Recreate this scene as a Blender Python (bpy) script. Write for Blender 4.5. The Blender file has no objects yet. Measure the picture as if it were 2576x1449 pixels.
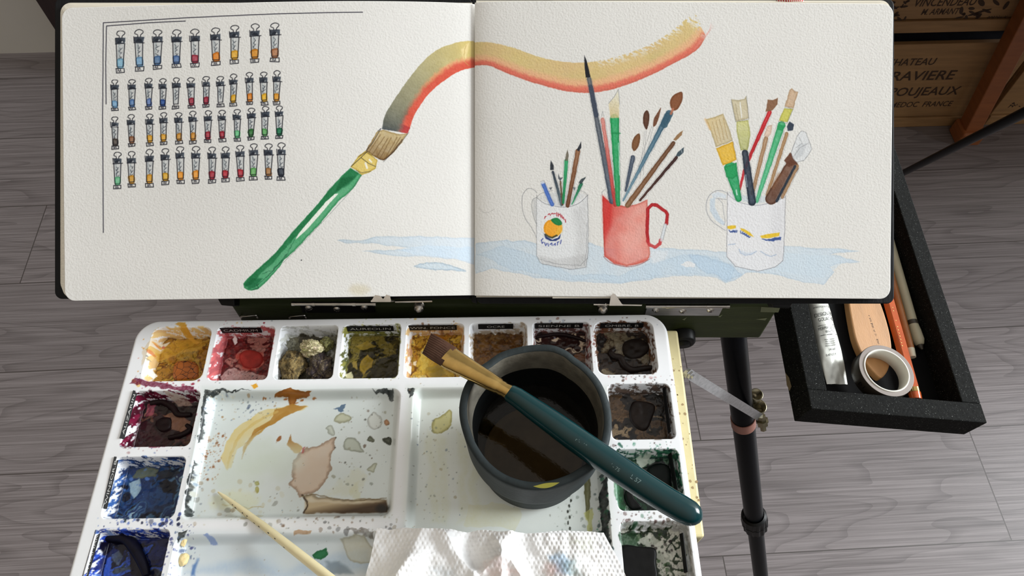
import bpy, bmesh, math, random
import numpy as np
from mathutils import Vector, Matrix

S = bpy.context.scene
COL = S.collection

# ------------------------------------------------------------------ camera
H = 1.25                       # height of the phone above the floor
F = 1860.0                     # focal length for a 2576 px wide frame
TH = math.radians(58.8)        # looking down
CT, ST = math.cos(TH), math.sin(TH)
cam_d = bpy.data.cameras.new('camera')
cam_d.sensor_width = 36.0
cam_d.lens = F / 2576.0 * 36.0
cam_d.clip_start = 0.01
cam = bpy.data.objects.new('camera', cam_d)
COL.objects.link(cam)
cam.location = (0, 0, H)
cam.rotation_euler = (math.radians(90) - TH, 0, 0)
S.camera = cam

# ------------------------------------------------------------------ world, window light, exposure
S.view_settings.view_transform = 'Standard'
S.view_settings.look = 'None'
S.view_settings.gamma = 1.0
S.view_settings.use_curve_mapping = False
S.view_settings.exposure = 0.05

W = bpy.data.worlds.new('room_light')
S.world = W
W.use_nodes = True
wt = W.node_tree
bg = wt.nodes['Background']
tc = wt.nodes.new('ShaderNodeTexCoord')
sx = wt.nodes.new('ShaderNodeSeparateXYZ')
rp = wt.nodes.new('ShaderNodeValToRGB')
mr = wt.nodes.new('ShaderNodeMapRange')
mr.inputs['From Min'].default_value = -1
wt.links.new(tc.outputs['Generated'], sx.inputs[0])
wt.links.new(sx.outputs['Z'], mr.inputs['Value'])
wt.links.new(mr.outputs['Result'], rp.inputs[0])
# dim room: pale ceiling above, dark furniture and floor below
rp.color_ramp.elements[0].position = 0.48
rp.color_ramp.elements[0].color = (0.045, 0.042, 0.040, 1)
rp.color_ramp.elements[1].position = 0.97
rp.color_ramp.elements[1].color = (1.0, 1.0, 1.0, 1)
# warm walls to the left, cool ones by the window
mx_ = wt.nodes.new('ShaderNodeMapRange')
mx_.inputs['From Min'].default_value = -0.8
mx_.inputs['From Max'].default_value = 0.8
wt.links.new(sx.outputs['X'], mx_.inputs['Value'])
rx = wt.nodes.new('ShaderNodeValToRGB')
rx.color_ramp.elements[0].color = (0.84, 0.70, 0.50, 1)
rx.color_ramp.elements[1].color = (1.08, 1.11, 1.16, 1)
wt.links.new(mx_.outputs['Result'], rx.inputs[0])
mm = wt.nodes.new('ShaderNodeMix')
mm.data_type = 'RGBA'
mm.blend_type = 'MULTIPLY'
mm.inputs['Factor'].default_value = 1.0
wt.links.new(rp.outputs['Color'], mm.inputs['A'])
wt.links.new(rx.outputs['Color'], mm.inputs['B'])
wt.links.new(mm.outputs['Result'], bg.inputs['Color'])
bg.inputs['Strength'].default_value = 0.80

wl = bpy.data.lights.new('window_daylight', 'AREA')
wl.shape = 'RECTANGLE'
wl.size, wl.size_y = 1.80, 1.70
wl.energy = 265
wl.color = (0.93, 0.975, 1.0)
wo = bpy.data.objects.new('window_daylight', wl)
COL.objects.link(wo)
wo.location = (3.50, 0.72, 2.32)
wo.rotation_euler = (0, math.radians(90), 0)


# ------------------------------------------------------------------ measuring helpers
def ray(px, py):
    u = (px - 1288.0) / F
    v = (724.5 - py) / F
    return Vector((u, CT + v * ST, -ST + v * CT))


EYE = Vector((0, 0, H))


def at_z(px, py, z):
    r = ray(px, py)
    return EYE + r * ((z - H) / r.z)


def at_y(px, py, y):
    r = ray(px, py)
    return EYE + r * (y / r.y)


def at_t(px, py, t):
    return EYE + ray(px, py) * t


def at_plane(px, py, o, n):
    r = ray(px, py)
    return EYE + r * ((o - EYE).dot(n) / r.dot(n))


def srgb(c):
    c = np.asarray(c, dtype=np.float32)
    return np.where(c <= 0.04045, c / 12.92, ((np.maximum(c, 0.04045) + 0.055) / 1.055) ** 2.4)


def L(r, g, b, k=1.0):
    a = srgb(np.array([r, g, b]) / 255.0) * k
    return (float(a[0]), float(a[1]), float(a[2]), 1.0)


# ------------------------------------------------------------------ materials
def mat(name, col, rough=0.5, metal=0.0, bump=0.0, bscale=400.0, var=0.06, vscale=60.0, coat=0.0,
        attr=None, spec=0.5, stretch=None, dist=0.001, detail=4.0):
    m = bpy.data.materials.new(name)
    m.use_nodes = True
    t = m.node_tree
    b = t.nodes['Principled BSDF']
    b.inputs['Roughness'].default_value = rough
    b.inputs['Metallic'].default_value = metal
    b.inputs['Specular IOR Level'].default_value = spec
    b.inputs['Coat Weight'].default_value = coat
    b.inputs['Coat Roughness'].default_value = 0.08
    co = t.nodes.new('ShaderNodeTexCoord')
    vec = co.outputs['Object']
    if stretch:
        mp = t.nodes.new('ShaderNodeMapping')
        mp.inputs['Scale'].default_value = stretch
        t.links.new(vec, mp.inputs['Vector'])
        vec = mp.outputs['Vector']
    nz = t.nodes.new('ShaderNodeTexNoise')
    nz.inputs['Scale'].default_value = vscale
    nz.inputs['Detail'].default_value = detail
    t.links.new(vec, nz.inputs['Vector'])
    mrn = t.nodes.new('ShaderNodeMapRange')
    mrn.inputs['From Min'].default_value = 0.3
    mrn.inputs['From Max'].default_value = 0.7
    mrn.inputs['To Min'].default_value = 1.0 - var
    mrn.inputs['To Max'].default_value = 1.0 + var
    t.links.new(nz.outputs['Fac'], mrn.inputs['Value'])
    mx = t.nodes.new('ShaderNodeMix')
    mx.data_type = 'RGBA'
    mx.blend_type = 'MULTIPLY'
    mx.inputs['Factor'].default_value = 1.0
    if attr:
        at = t.nodes.new('ShaderNodeAttribute')
        at.attribute_name = attr
        t.links.new(at.outputs['Color'], mx.inputs['A'])
    else:
        mx.inputs['A'].default_value = col
    t.links.new(mrn.outputs['Result'], mx.inputs['B'])
    t.links.new(mx.outputs['Result'], b.inputs['Base Color'])
    if bump > 0:
        n2 = t.nodes.new('ShaderNodeTexNoise')
        n2.inputs['Scale'].default_value = bscale
        n2.inputs['Detail'].default_value = 3.0
        t.links.new(vec, n2.inputs['Vector'])
        bp = t.nodes.new('ShaderNodeBump')
        bp.inputs['Strength'].default_value = bump
        bp.inputs['Distance'].default_value = dist
        t.links.new(n2.outputs['Fac'], bp.inputs['Height'])
        t.links.new(bp.outputs['Normal'], b.inputs['Normal'])
    return m


# ------------------------------------------------------------------ mesh builder (world coordinates)
class MB:
    def __init__(self):
        self.v, self.f, self.m, self.s = [], [], [], []

    def add(self, vs, fs, mi=0, smooth=False):
        b = len(self.v)
        self.v.extend([tuple(p) for p in vs])
        for f in fs:
            self.f.append([b + i for i in f])
            self.m.append(mi)
            self.s.append(smooth)

    def box(self, c, size, R=None, bev=0.0, mi=0, seg=2):
        bm = bmesh.new()
        bmesh.ops.create_cube(bm, size=1.0)
        for v in bm.verts:
            v.co = Vector((v.co.x * size[0], v.co.y * size[1], v.co.z * size[2]))
        if bev > 0:
            bmesh.ops.bevel(bm, geom=bm.edges[:], offset=bev, segments=seg, profile=0.5, affect='EDGES')
        c = Vector(c)
        R = R or Matrix.Identity(3)
        bm.verts.index_update()
        self.add([c + R @ v.co for v in bm.verts], [[v.index for v in f.verts] for f in bm.faces], mi, False)
        bm.free()

    def hexa(self, lo, hi, mi=0):
        """two quads of corners (lo and hi, same order, counter-clockwise seen from hi)"""
        self.add(list(lo) + list(hi), [(3, 2, 1, 0), (4, 5, 6, 7), (0, 1, 5, 4), (1, 2, 6, 5), (2, 3, 7, 6), (3, 0, 4, 7)], mi)

    def tube(self, pts, radii, seg=16, mi=0, caps=True, smooth=True, flat=None, up=None):
        """sweep; flat = list of (a,b) scale pairs for an oval section"""
        pts = [Vector(p) for p in pts]
        n = len(pts)
        if not hasattr(radii, '__len__'):
            radii = [radii] * n
        T = []
        for i in range(n):
            a = pts[max(i - 1, 0)]
            b = pts[min(i + 1, n - 1)]
            T.append((b - a).normalized())
        u = Vector(up) if up else (Vector((0, 0, 1)) if abs(T[0].z) < 0.9 else Vector((1, 0, 0)))
        vs, fs = [], []
        for i in range(n):
            u = (u - T[i] * u.dot(T[i])).normalized()
            w = T[i].cross(u)
            fa, fb = flat[i] if flat else (1, 1)
            for k in range(seg):
                a = 2 * math.pi * k / seg
                vs.append(pts[i] + (w * math.cos(a) * fa + u * math.sin(a) * fb) * radii[i])
        for i in range(n - 1):
            for k in range(seg):
                k2 = (k + 1) % seg
                fs.append((i * seg + k, i * seg + k2, (i + 1) * seg + k2, (i + 1) * seg + k))
        self.add(vs, fs, mi, smooth)
        if caps:
            self.add(vs[:seg], [tuple(reversed(range(seg)))], mi)
            self.add(vs[-seg:], [tuple(range(seg))], mi)

    def lathe(self, prof, o, R=None, seg=48, mi=0, mod=None, smooth=True, close=False):
        """prof: list of (r, z[, material]); mod(angle, i) -> (radius factor, dz)"""
        o = Vector(o)
        R = R or Matrix.Identity(3)
        n = len(prof)
        vs = []
        for i, p in enumerate(prof):
            for k in range(seg):
                a = 2 * math.pi * k / seg
                fr, dz = mod(a, i) if mod else (1.0, 0.0)
                vs.append(o + R @ Vector((p[0] * fr * math.cos(a), p[0] * fr * math.sin(a), p[1] + dz)))
        b = len(self.v)
        self.v.extend([tuple(p) for p in vs])
        rng = n if close else n - 1
        for i in range(rng):
            j = (i + 1) % n
            for k in range(seg):
                k2 = (k + 1) % seg
                self.f.append([b + i * seg + k, b + i * seg + k2, b + j * seg + k2, b + j * seg + k])
                self.m.append(prof[i][2] if len(prof[i]) > 2 else mi)
                self.s.append(smooth)
        return b

    def prism(self, pts, lo, hi, mi=0, smooth=False):
        """pts: list of params; lo(p), hi(p) give world points; counter-clockwise seen from hi"""
        n = len(pts)
        a = [lo(p) for p in pts]
        b = [hi(p) for p in pts]
        self.add(a + b, [tuple(reversed(range(n))), tuple(range(n, 2 * n))] +
                 [(i, (i + 1) % n, n + (i + 1) % n, n + i) for i in range(n)], mi, smooth)

    def grid(self, P, mi=0, smooth=True, flip=False):
        h, w = P.shape[:2]
        vs = P.reshape(-1, 3).tolist()
        fs = []
        for i in range(h - 1):
            for j in range(w - 1):
                a = i * w + j
                q = (a, a + 1, a + w + 1, a + w)
                fs.append(tuple(reversed(q)) if flip else q)
        self.add(vs, fs, mi, smooth)

    def text(self, s, size, o, xd, yd, mi=0, lift=0.0, align='CENTER', squeeze=1.0, shear=0.0, space=1.0, fit=None, bold=0.0):
        cu = bpy.data.curves.new('lettering', 'FONT')
        cu.body = s
        cu.size = 1.0
        cu.align_x = align
        cu.align_y = 'CENTER'
        cu.shear = shear
        cu.space_character = space
        cu.resolution_u = 3
        cu.offset = bold
        ob = bpy.data.objects.new('lettering', cu)
        COL.objects.link(ob)
        dg = bpy.context.evaluated_depsgraph_get()
        me = ob.evaluated_get(dg).to_mesh()
        vs = [v.co.copy() for v in me.vertices]
        fs = [tuple(p.vertices) for p in me.polygons]
        ob.evaluated_get(dg).to_mesh_clear()
        bpy.data.objects.remove(ob)
        bpy.data.curves.remove(cu)
        if not vs:
            return
        if fit:
            wd = max(v.x for v in vs) - min(v.x for v in vs)
            cx = (max(v.x for v in vs) + min(v.x for v in vs)) / 2
            for v in vs:
                v.x = (v.x - cx)
            squeeze = fit / (wd * size)
        o, xd, yd = Vector(o), Vector(xd).normalized(), Vector(yd).normalized()
        n = xd.cross(yd).normalized()
        self.add([o + xd * v.x * size * squeeze + yd * v.y * size + n * lift for v in vs], fs, mi)


def thing(name, label, cat, loc=(0, 0, 0), group=None, rot=None):
    o = bpy.data.objects.new(name, None)
    o.empty_display_size = 0.02
    COL.objects.link(o)
    o.location = loc
    if rot:
        o.rotation_euler = rot
    tag(o, label, cat, group)
    return o


def tag(o, label=None, cat=None, group=None, kind=None):
    if label:
        o['label'] = label
    if cat:
        o['category'] = cat
    if group:
        o['group'] = group
    if kind:
        o['kind'] = kind
    return o


def mw(o):
    m = Matrix.LocRotScale(o.location, o.rotation_euler, o.scale)
    return mw(o.parent) @ m if o.parent else m


def link(name, me, parent=None, loc=None):
    o = bpy.data.objects.new(name, me)
    COL.objects.link(o)
    if parent:
        o.parent = parent
        me.transform(mw(parent).inverted())
    elif loc is not None:
        me.transform(Matrix.Translation(-Vector(loc)))
        o.location = loc
    return o


def obj(name, mb, mats, parent=None, loc=None, bevel=0.0, label=None, subsurf=0, autosmooth=None, colors=None):
    me = bpy.data.meshes.new(name)
    me.from_pydata([tuple(p) for p in mb.v], [], mb.f)
    mats = mats if isinstance(mats, (list, tuple)) else [mats]
    for m in mats:
        me.materials.append(m)
    me.polygons.foreach_set('material_index', np.array(mb.m, dtype=np.int32))
    me.polygons.foreach_set('use_smooth', np.array(mb.s, dtype=bool))
    if colors is not None:
        set_col(me, colors)
    me.update()
    o = link(name, me, parent, loc)
    if bevel:
        md = o.modifiers.new('edge', 'BEVEL')
        md.width = bevel
        md.segments = 2
        md.limit_method = 'ANGLE'
        md.angle_limit = math.radians(40)
    if subsurf:
        md = o.modifiers.new('round', 'SUBSURF')
        md.levels = md.render_levels = subsurf
    if label:
        o['label'] = label
    return o


def set_col(me, rgb):
    """rgb: (n,3) linear colours per vertex"""
    a = me.color_attributes.new('paint', 'FLOAT_COLOR', 'POINT')
    c = np.ones((len(rgb), 4), dtype=np.float32)
    c[:, :3] = rgb
    a.data.foreach_set('color', c.ravel())


def dense(name, P, rgb, m, parent=None, loc=None, keep=None, flip=False):
    """a fine grid of world points P (h,w,3) with a colour per point; keep = mask of faces"""
    h, w = P.shape[:2]
    idx = np.arange(h * w, dtype=np.int32).reshape(h, w)
    q = np.stack([idx[:-1, :-1], idx[:-1, 1:], idx[1:, 1:], idx[1:, :-1]], -1).reshape(-1, 4)
    if flip:
        q = q[:, ::-1]
    pts = P.reshape(-1, 3)
    col = None if rgb is None else rgb.reshape(-1, 3)
    if keep is not None:
        q = q[keep.ravel()]
        used = np.unique(q)
        mp = np.full(h * w, -1, np.int32)
        mp[used] = np.arange(len(used))
        q = mp[q]
        pts = pts[used]
        col = None if col is None else col[used]
    me = bpy.data.meshes.new(name)
    nf = len(q)
    me.vertices.add(len(pts))
    me.vertices.foreach_set('co', np.ascontiguousarray(pts, dtype=np.float32).ravel())
    me.loops.add(nf * 4)
    me.loops.foreach_set('vertex_index', np.ascontiguousarray(q, dtype=np.int32).ravel())
    me.polygons.add(nf)
    me.polygons.foreach_set('loop_start', np.arange(0, nf * 4, 4, dtype=np.int32))
    me.polygons.foreach_set('use_smooth', np.ones(nf, dtype=bool))
    me.materials.append(m)
    me.update(calc_edges=True)
    if col is not None:
        set_col(me, col)
    return link(name, me, parent, loc)


# ------------------------------------------------------------------ noise and a small paint-box
def vnoise(x, y, sc, seed=0):
    x = x / sc + 1000.0
    y = y / sc + 1000.0
    xi = np.floor(x).astype(np.int64)
    yi = np.floor(y).astype(np.int64)
    fx = x - xi
    fy = y - yi
    fx = fx * fx * (3 - 2 * fx)
    fy = fy * fy * (3 - 2 * fy)

    def h(a, b):
        k = (a * 374761393 + b * 668265263 + seed * 974634541) & 0xffffffff
        k = ((k ^ (k >> 13)) * 1274126177) & 0xffffffff
        k = ((k ^ (k >> 16)) * 2246822519) & 0xffffffff
        return ((k ^ (k >> 15)) & 0xffffff) / float(0x1000000)
    a = h(xi, yi) * (1 - fx) + h(xi + 1, yi) * fx
    b = h(xi, yi + 1) * (1 - fx) + h(xi + 1, yi + 1) * fx
    return (a * (1 - fy) + b * fy).astype(np.float32)


def fbm(x, y, sc, seed=0, oc=3):
    r, a, tot = 0, 1.0, 0.0
    for i in range(oc):
        r = r + a * vnoise(x, y, sc / 2 ** i, seed + 17 * i)
        tot += a
        a *= 0.5
    return r / tot


def sdf_poly(X, Y, pts):
    """signed distance, negative inside"""
    d2 = np.full(X.shape, 1e18)
    ins = np.zeros(X.shape, bool)
    n = len(pts)
    for i in range(n):
        ax, ay = pts[i]
        bx, by = pts[(i + 1) % n]
        ex, ey = bx - ax, by - ay
        l2 = ex * ex + ey * ey + 1e-18
        t = np.clip(((X - ax) * ex + (Y - ay) * ey) / l2, 0, 1)
        d2 = np.minimum(d2, (X - ax - t * ex) ** 2 + (Y - ay - t * ey) ** 2)
        if ay != by:
            ins ^= ((ay > Y) != (by > Y)) & (X < (bx - ax) * (Y - ay) / (by - ay) + ax)
    d = np.sqrt(d2)
    return np.where(ins, -d, d)


def sdf_line(X, Y, pts, w):
    """distance to a polyline minus its half width (w: number or one per point)"""
    if not hasattr(w, '__len__'):
        w = [w] * len(pts)
    d = np.full(X.shape, 1e9)
    for i in range(len(pts) - 1):
        ax, ay = pts[i]
        bx, by = pts[i + 1]
        ex, ey = bx - ax, by - ay
        l2 = ex * ex + ey * ey + 1e-18
        t = np.clip(((X - ax) * ex + (Y - ay) * ey) / l2, 0, 1)
        d = np.minimum(d, np.sqrt((X - ax - t * ex) ** 2 + (Y - ay - t * ey) ** 2) - 0.5 * (w[i] + (w[i + 1] - w[i]) * t))
    return d


def curve(pts, n=6, closed=False):
    """Catmull-Rom through pts"""
    P = [np.array(p, float) for p in pts]
    m = len(P)
    out = []
    for i in range(m if closed else m - 1):
        p0 = P[(i - 1) % m] if closed or i > 0 else P[0]
        p1, p2 = P[i], P[(i + 1) % m]
        p3 = P[(i + 2) % m] if closed or i + 2 < m else P[-1]
        for k in range(n):
            t = k / n
            out.append(tuple(0.5 * ((2 * p1) + (p2 - p0) * t + (2 * p0 - 5 * p1 + 4 * p2 - p3) * t * t + (3 * p1 - p0 - 3 * p2 + p3) * t ** 3)))
    if not closed:
        out.append(tuple(P[-1]))
    return out


def sstep(a, b, x):
    t = np.clip((x - a) / (b - a), 0, 1)
    return t * t * (3 - 2 * t)


class Paint:
    """paints on a grid of points; X, Y in the units the shapes are given in; colours 0..255 sRGB"""

    def __init__(self, X, Y, base, px=1.0):
        self.X, self.Y = X.astype(np.float64), Y.astype(np.float64)
        self.xs, self.ys = self.X.mean(0), self.Y.mean(1)
        self.C = np.empty(X.shape + (3,), np.float32)
        self.C[:] = np.array(base, np.float32) / 255
        self.px = px           # size of one fine unit (soft edge) in shape units

    def win(self, x0, x1, y0, y1, m):
        a = np.where((self.xs > x0 - m) & (self.xs < x1 + m))[0]
        b = np.where((self.ys > y0 - m) & (self.ys < y1 + m))[0]
        if len(a) == 0 or len(b) == 0:
            return None
        return slice(b[0], b[-1] + 1), slice(a[0], a[-1] + 1)

    def put(self, w, a, col, mult=False):
        c = np.asarray(col, np.float32) / 255
        a = np.clip(a, 0, 1)[..., None].astype(np.float32)
        if mult:
            self.C[w] = self.C[w] * (1 - a + a * c)
        else:
            self.C[w] = self.C[w] * (1 - a) + a * c

    def _d(self, pts, kind, wdt, wob, ws, seed, m):
        P = np.array(pts)
        w = self.win(P[:, 0].min(), P[:, 0].max(), P[:, 1].min(), P[:, 1].max(), m)
        if w is None:
            return None, None, None, None
        X, Y = self.X[w], self.Y[w]
        if wob:
            Xw = X + (fbm(X, Y, ws, seed) - 0.5) * 2 * wob
            Yw = Y + (fbm(X, Y, ws, seed + 5) - 0.5) * 2 * wob
        else:
            Xw, Yw = X, Y
        d = sdf_poly(Xw, Yw, pts) if kind == 'p' else sdf_line(Xw, Yw, pts, wdt)
        return w, d, X, Y

    def shape(self, pts, col, a=1.0, kind='p', wdt=1.0, soft=None, wob=0.0, ws=None, rim=0.0, rimw=None, gran=0.0,
              gs=None, col2=None, g=None, mult=False, seed=0):
        px = self.px
        soft = soft if soft is not None else 0.8 * px
        ws = ws or 8 * px
        rimw = rimw or 2 * px
        gs = gs or 4 * px
        mw_ = max(wdt) if hasattr(wdt, '__len__') else wdt
        w, d, X, Y = self._d(pts, kind, wdt, wob, ws, seed, 3 * px + soft * 2 + wob * 2 + (mw_ if kind != 'p' else 0))
        if w is None:
            return
        al = a * sstep(soft, -soft, d)
        c = np.array(col, np.float32)
        if col2 is not None:
            (x0, y0), (x1, y1) = g
            t = np.clip(((X - x0) * (x1 - x0) + (Y - y0) * (y1 - y0)) / ((x1 - x0) ** 2 + (y1 - y0) ** 2), 0, 1)
            if gran:
                t = np.clip(t + (fbm(X, Y, gs * 3, seed + 3) - 0.5) * gran, 0, 1)
            c = c * (1 - t[..., None]) + np.array(col2, np.float32) * t[..., None]
        if gran:
            al = al * (1 - gran * (fbm(X, Y, gs, seed + 9, 2)))
        if rim:
            al = np.clip(al * (1 + rim * np.exp(-((d + rimw) / rimw) ** 2)), 0, 1)
            c = c * (1 - 0.35 * min(rim, 1) * np.exp(-((d + rimw * 0.6) / rimw) ** 2))[..., None]
        self.put(w, al, c, mult)

    def poly(self, pts, col, a=1.0, smooth=0, **k):
        if smooth:
            pts = curve(pts, smooth, True)
        self.shape(pts, col, a, 'p', **k)

    def line(self, pts, wdt, col, a=1.0, smooth=0, **k):
        if smooth:
            n0 = len(pts)
            if hasattr(wdt, '__len__'):
                q = curve([(p[0], p[1]) for p in pts], smooth)
                wdt = list(np.interp(np.linspace(0, n0 - 1, len(q)), range(n0), wdt))
                pts = q
            else:
                pts = curve(pts, smooth)
        self.shape(pts, col, a, 'l', wdt, **k)

    def oval(self, c, rx, ry, col, a=1.0, rot=0.0, n=18, **k):
        cr, sr = math.cos(rot), math.sin(rot)
        self.poly([(c[0] + rx * math.cos(t) * cr - ry * math.sin(t) * sr, c[1] + rx * math.cos(t) * sr + ry * math.sin(t) * cr)
                   for t in np.linspace(0, 2 * math.pi, n, endpoint=False)], col, a, **k)

    def specks(self, box, n, r0, r1, cols, a=0.8, seed=1, **k):
        rg = random.Random(seed)
        x0, x1, y0, y1 = box
        for i in range(n):
            r = r0 * (r1 / r0) ** (rg.random() ** 2)
            self.oval((rg.uniform(x0, x1), rg.uniform(y0, y1)), r * rg.uniform(0.8, 1.5), r, rg.choice(cols), a * rg.uniform(0.5, 1),
                      rot=rg.uniform(0, 3.1), n=9, wob=r * 0.4, ws=r * 1.5, seed=seed + i, **k)

    def ribbon(self, up, lo, fn, wob=1.0, ws=6, soft=1.0, dry=None, seed=0):
        """a band between two polylines; fn(u, v) -> (colour array, alpha array); v 0 at up, 1 at lo"""
        up, lo = curve(up, 8), curve(lo, 8)
        k = 90
        U = np.array(up)[np.linspace(0, len(up) - 1, k).astype(int)]
        V = np.array(lo)[np.linspace(0, len(lo) - 1, k).astype(int)]
        pts = list(map(tuple, U)) + list(map(tuple, V[::-1]))
        w, d, X, Y = self._d(pts, 'p', 0, wob, ws, seed, 8)
        du = sdf_line(X, Y, up[::2] + [up[-1]], 0)
        dl = sdf_line(X, Y, lo[::2] + [lo[-1]], 0)
        v = du / (du + dl + 1e-6)
        mid = (U + V) / 2
        best = np.full(X.shape, 1e18)
        u = np.zeros(X.shape)
        for i in range(k):
            q = (X - mid[i, 0]) ** 2 + (Y - mid[i, 1]) ** 2
            b = q < best
            best = np.where(b, q, best)
            u = np.where(b, i / (k - 1.0), u)
        c, al = fn(u, v, X, Y)
        self.put(w, al * sstep(soft, -soft, d), c)

    def linear(self, white, albedo):
        """linear colours scaled so that the painted colour 'white' becomes 'albedo'"""
        c = srgb(np.clip(self.C, 0, 1))
        return np.clip(c * (albedo / srgb(np.array(white) / 255.0)), 0.0, 0.95).astype(np.float32)

# ================================================================== the sketchbook's paintings
K = 0.376 / F                    # metres per unit on the sketchbook (units measured on the photograph)
UPV = Vector((0, ST, CT))
OUT = Vector((0, -CT, ST))
BO = EYE + Vector((0, CT, -ST)) * 0.376


def B(px, py, h=0.0):
    return BO + Vector((1, 0, 0)) * ((px - 1288) * K) + UPV * ((724.5 - py) * K) + OUT * h


PAPER = (224, 220, 211)
INK = (26, 26, 34)


def page_points(tl, tr, br, bl, rad, left, nx, ny):
    """unit coordinates (X, Y) of a page with two rounded outer corners"""
    s = np.linspace(0, 1, nx)[None, :]
    t = np.linspace(0, 1, ny)[:, None]
    tl, tr, br, bl = map(np.array, (tl, tr, br, bl))
    hgt = abs(bl[1] - tl[1])
    d = np.minimum(t, 1 - t) * hgt
    ins = np.where(d < rad, rad - np.sqrt(np.maximum(rad ** 2 - (rad - d) ** 2, 0)), 0)
    wid = abs(tr[0] - tl[0])
    ss = (s * (1 - ins / wid) + ins / wid) if left else s * (1 - ins / wid)
    X = (tl[0] * (1 - ss) + tr[0] * ss) * (1 - t) + (bl[0] * (1 - ss) + br[0] * ss) * t
    Y = (tl[1] * (1 - ss) + tr[1] * ss) * (1 - t) + (bl[1] * (1 - ss) + br[1] * ss) * t
    return X, Y


def page_h(X, left):
    d = np.maximum((1193.5 - X) if left else (X - 1193.5), 0)
    if left:
        u_ = np.clip((X - 155) / 1038.0, 0, 1)
        return 0.0040 * np.sin(np.pi * u_ ** 1.5) ** 1.0 * (1 - 0.35 * u_) - 0.0012 * np.exp(-d / 20.0) - 0.0040 * np.exp(-d / 190.0)
    return -0.0010 * np.exp(-d / 22.0) - 0.0026 * np.exp(-d / 130.0)


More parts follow.
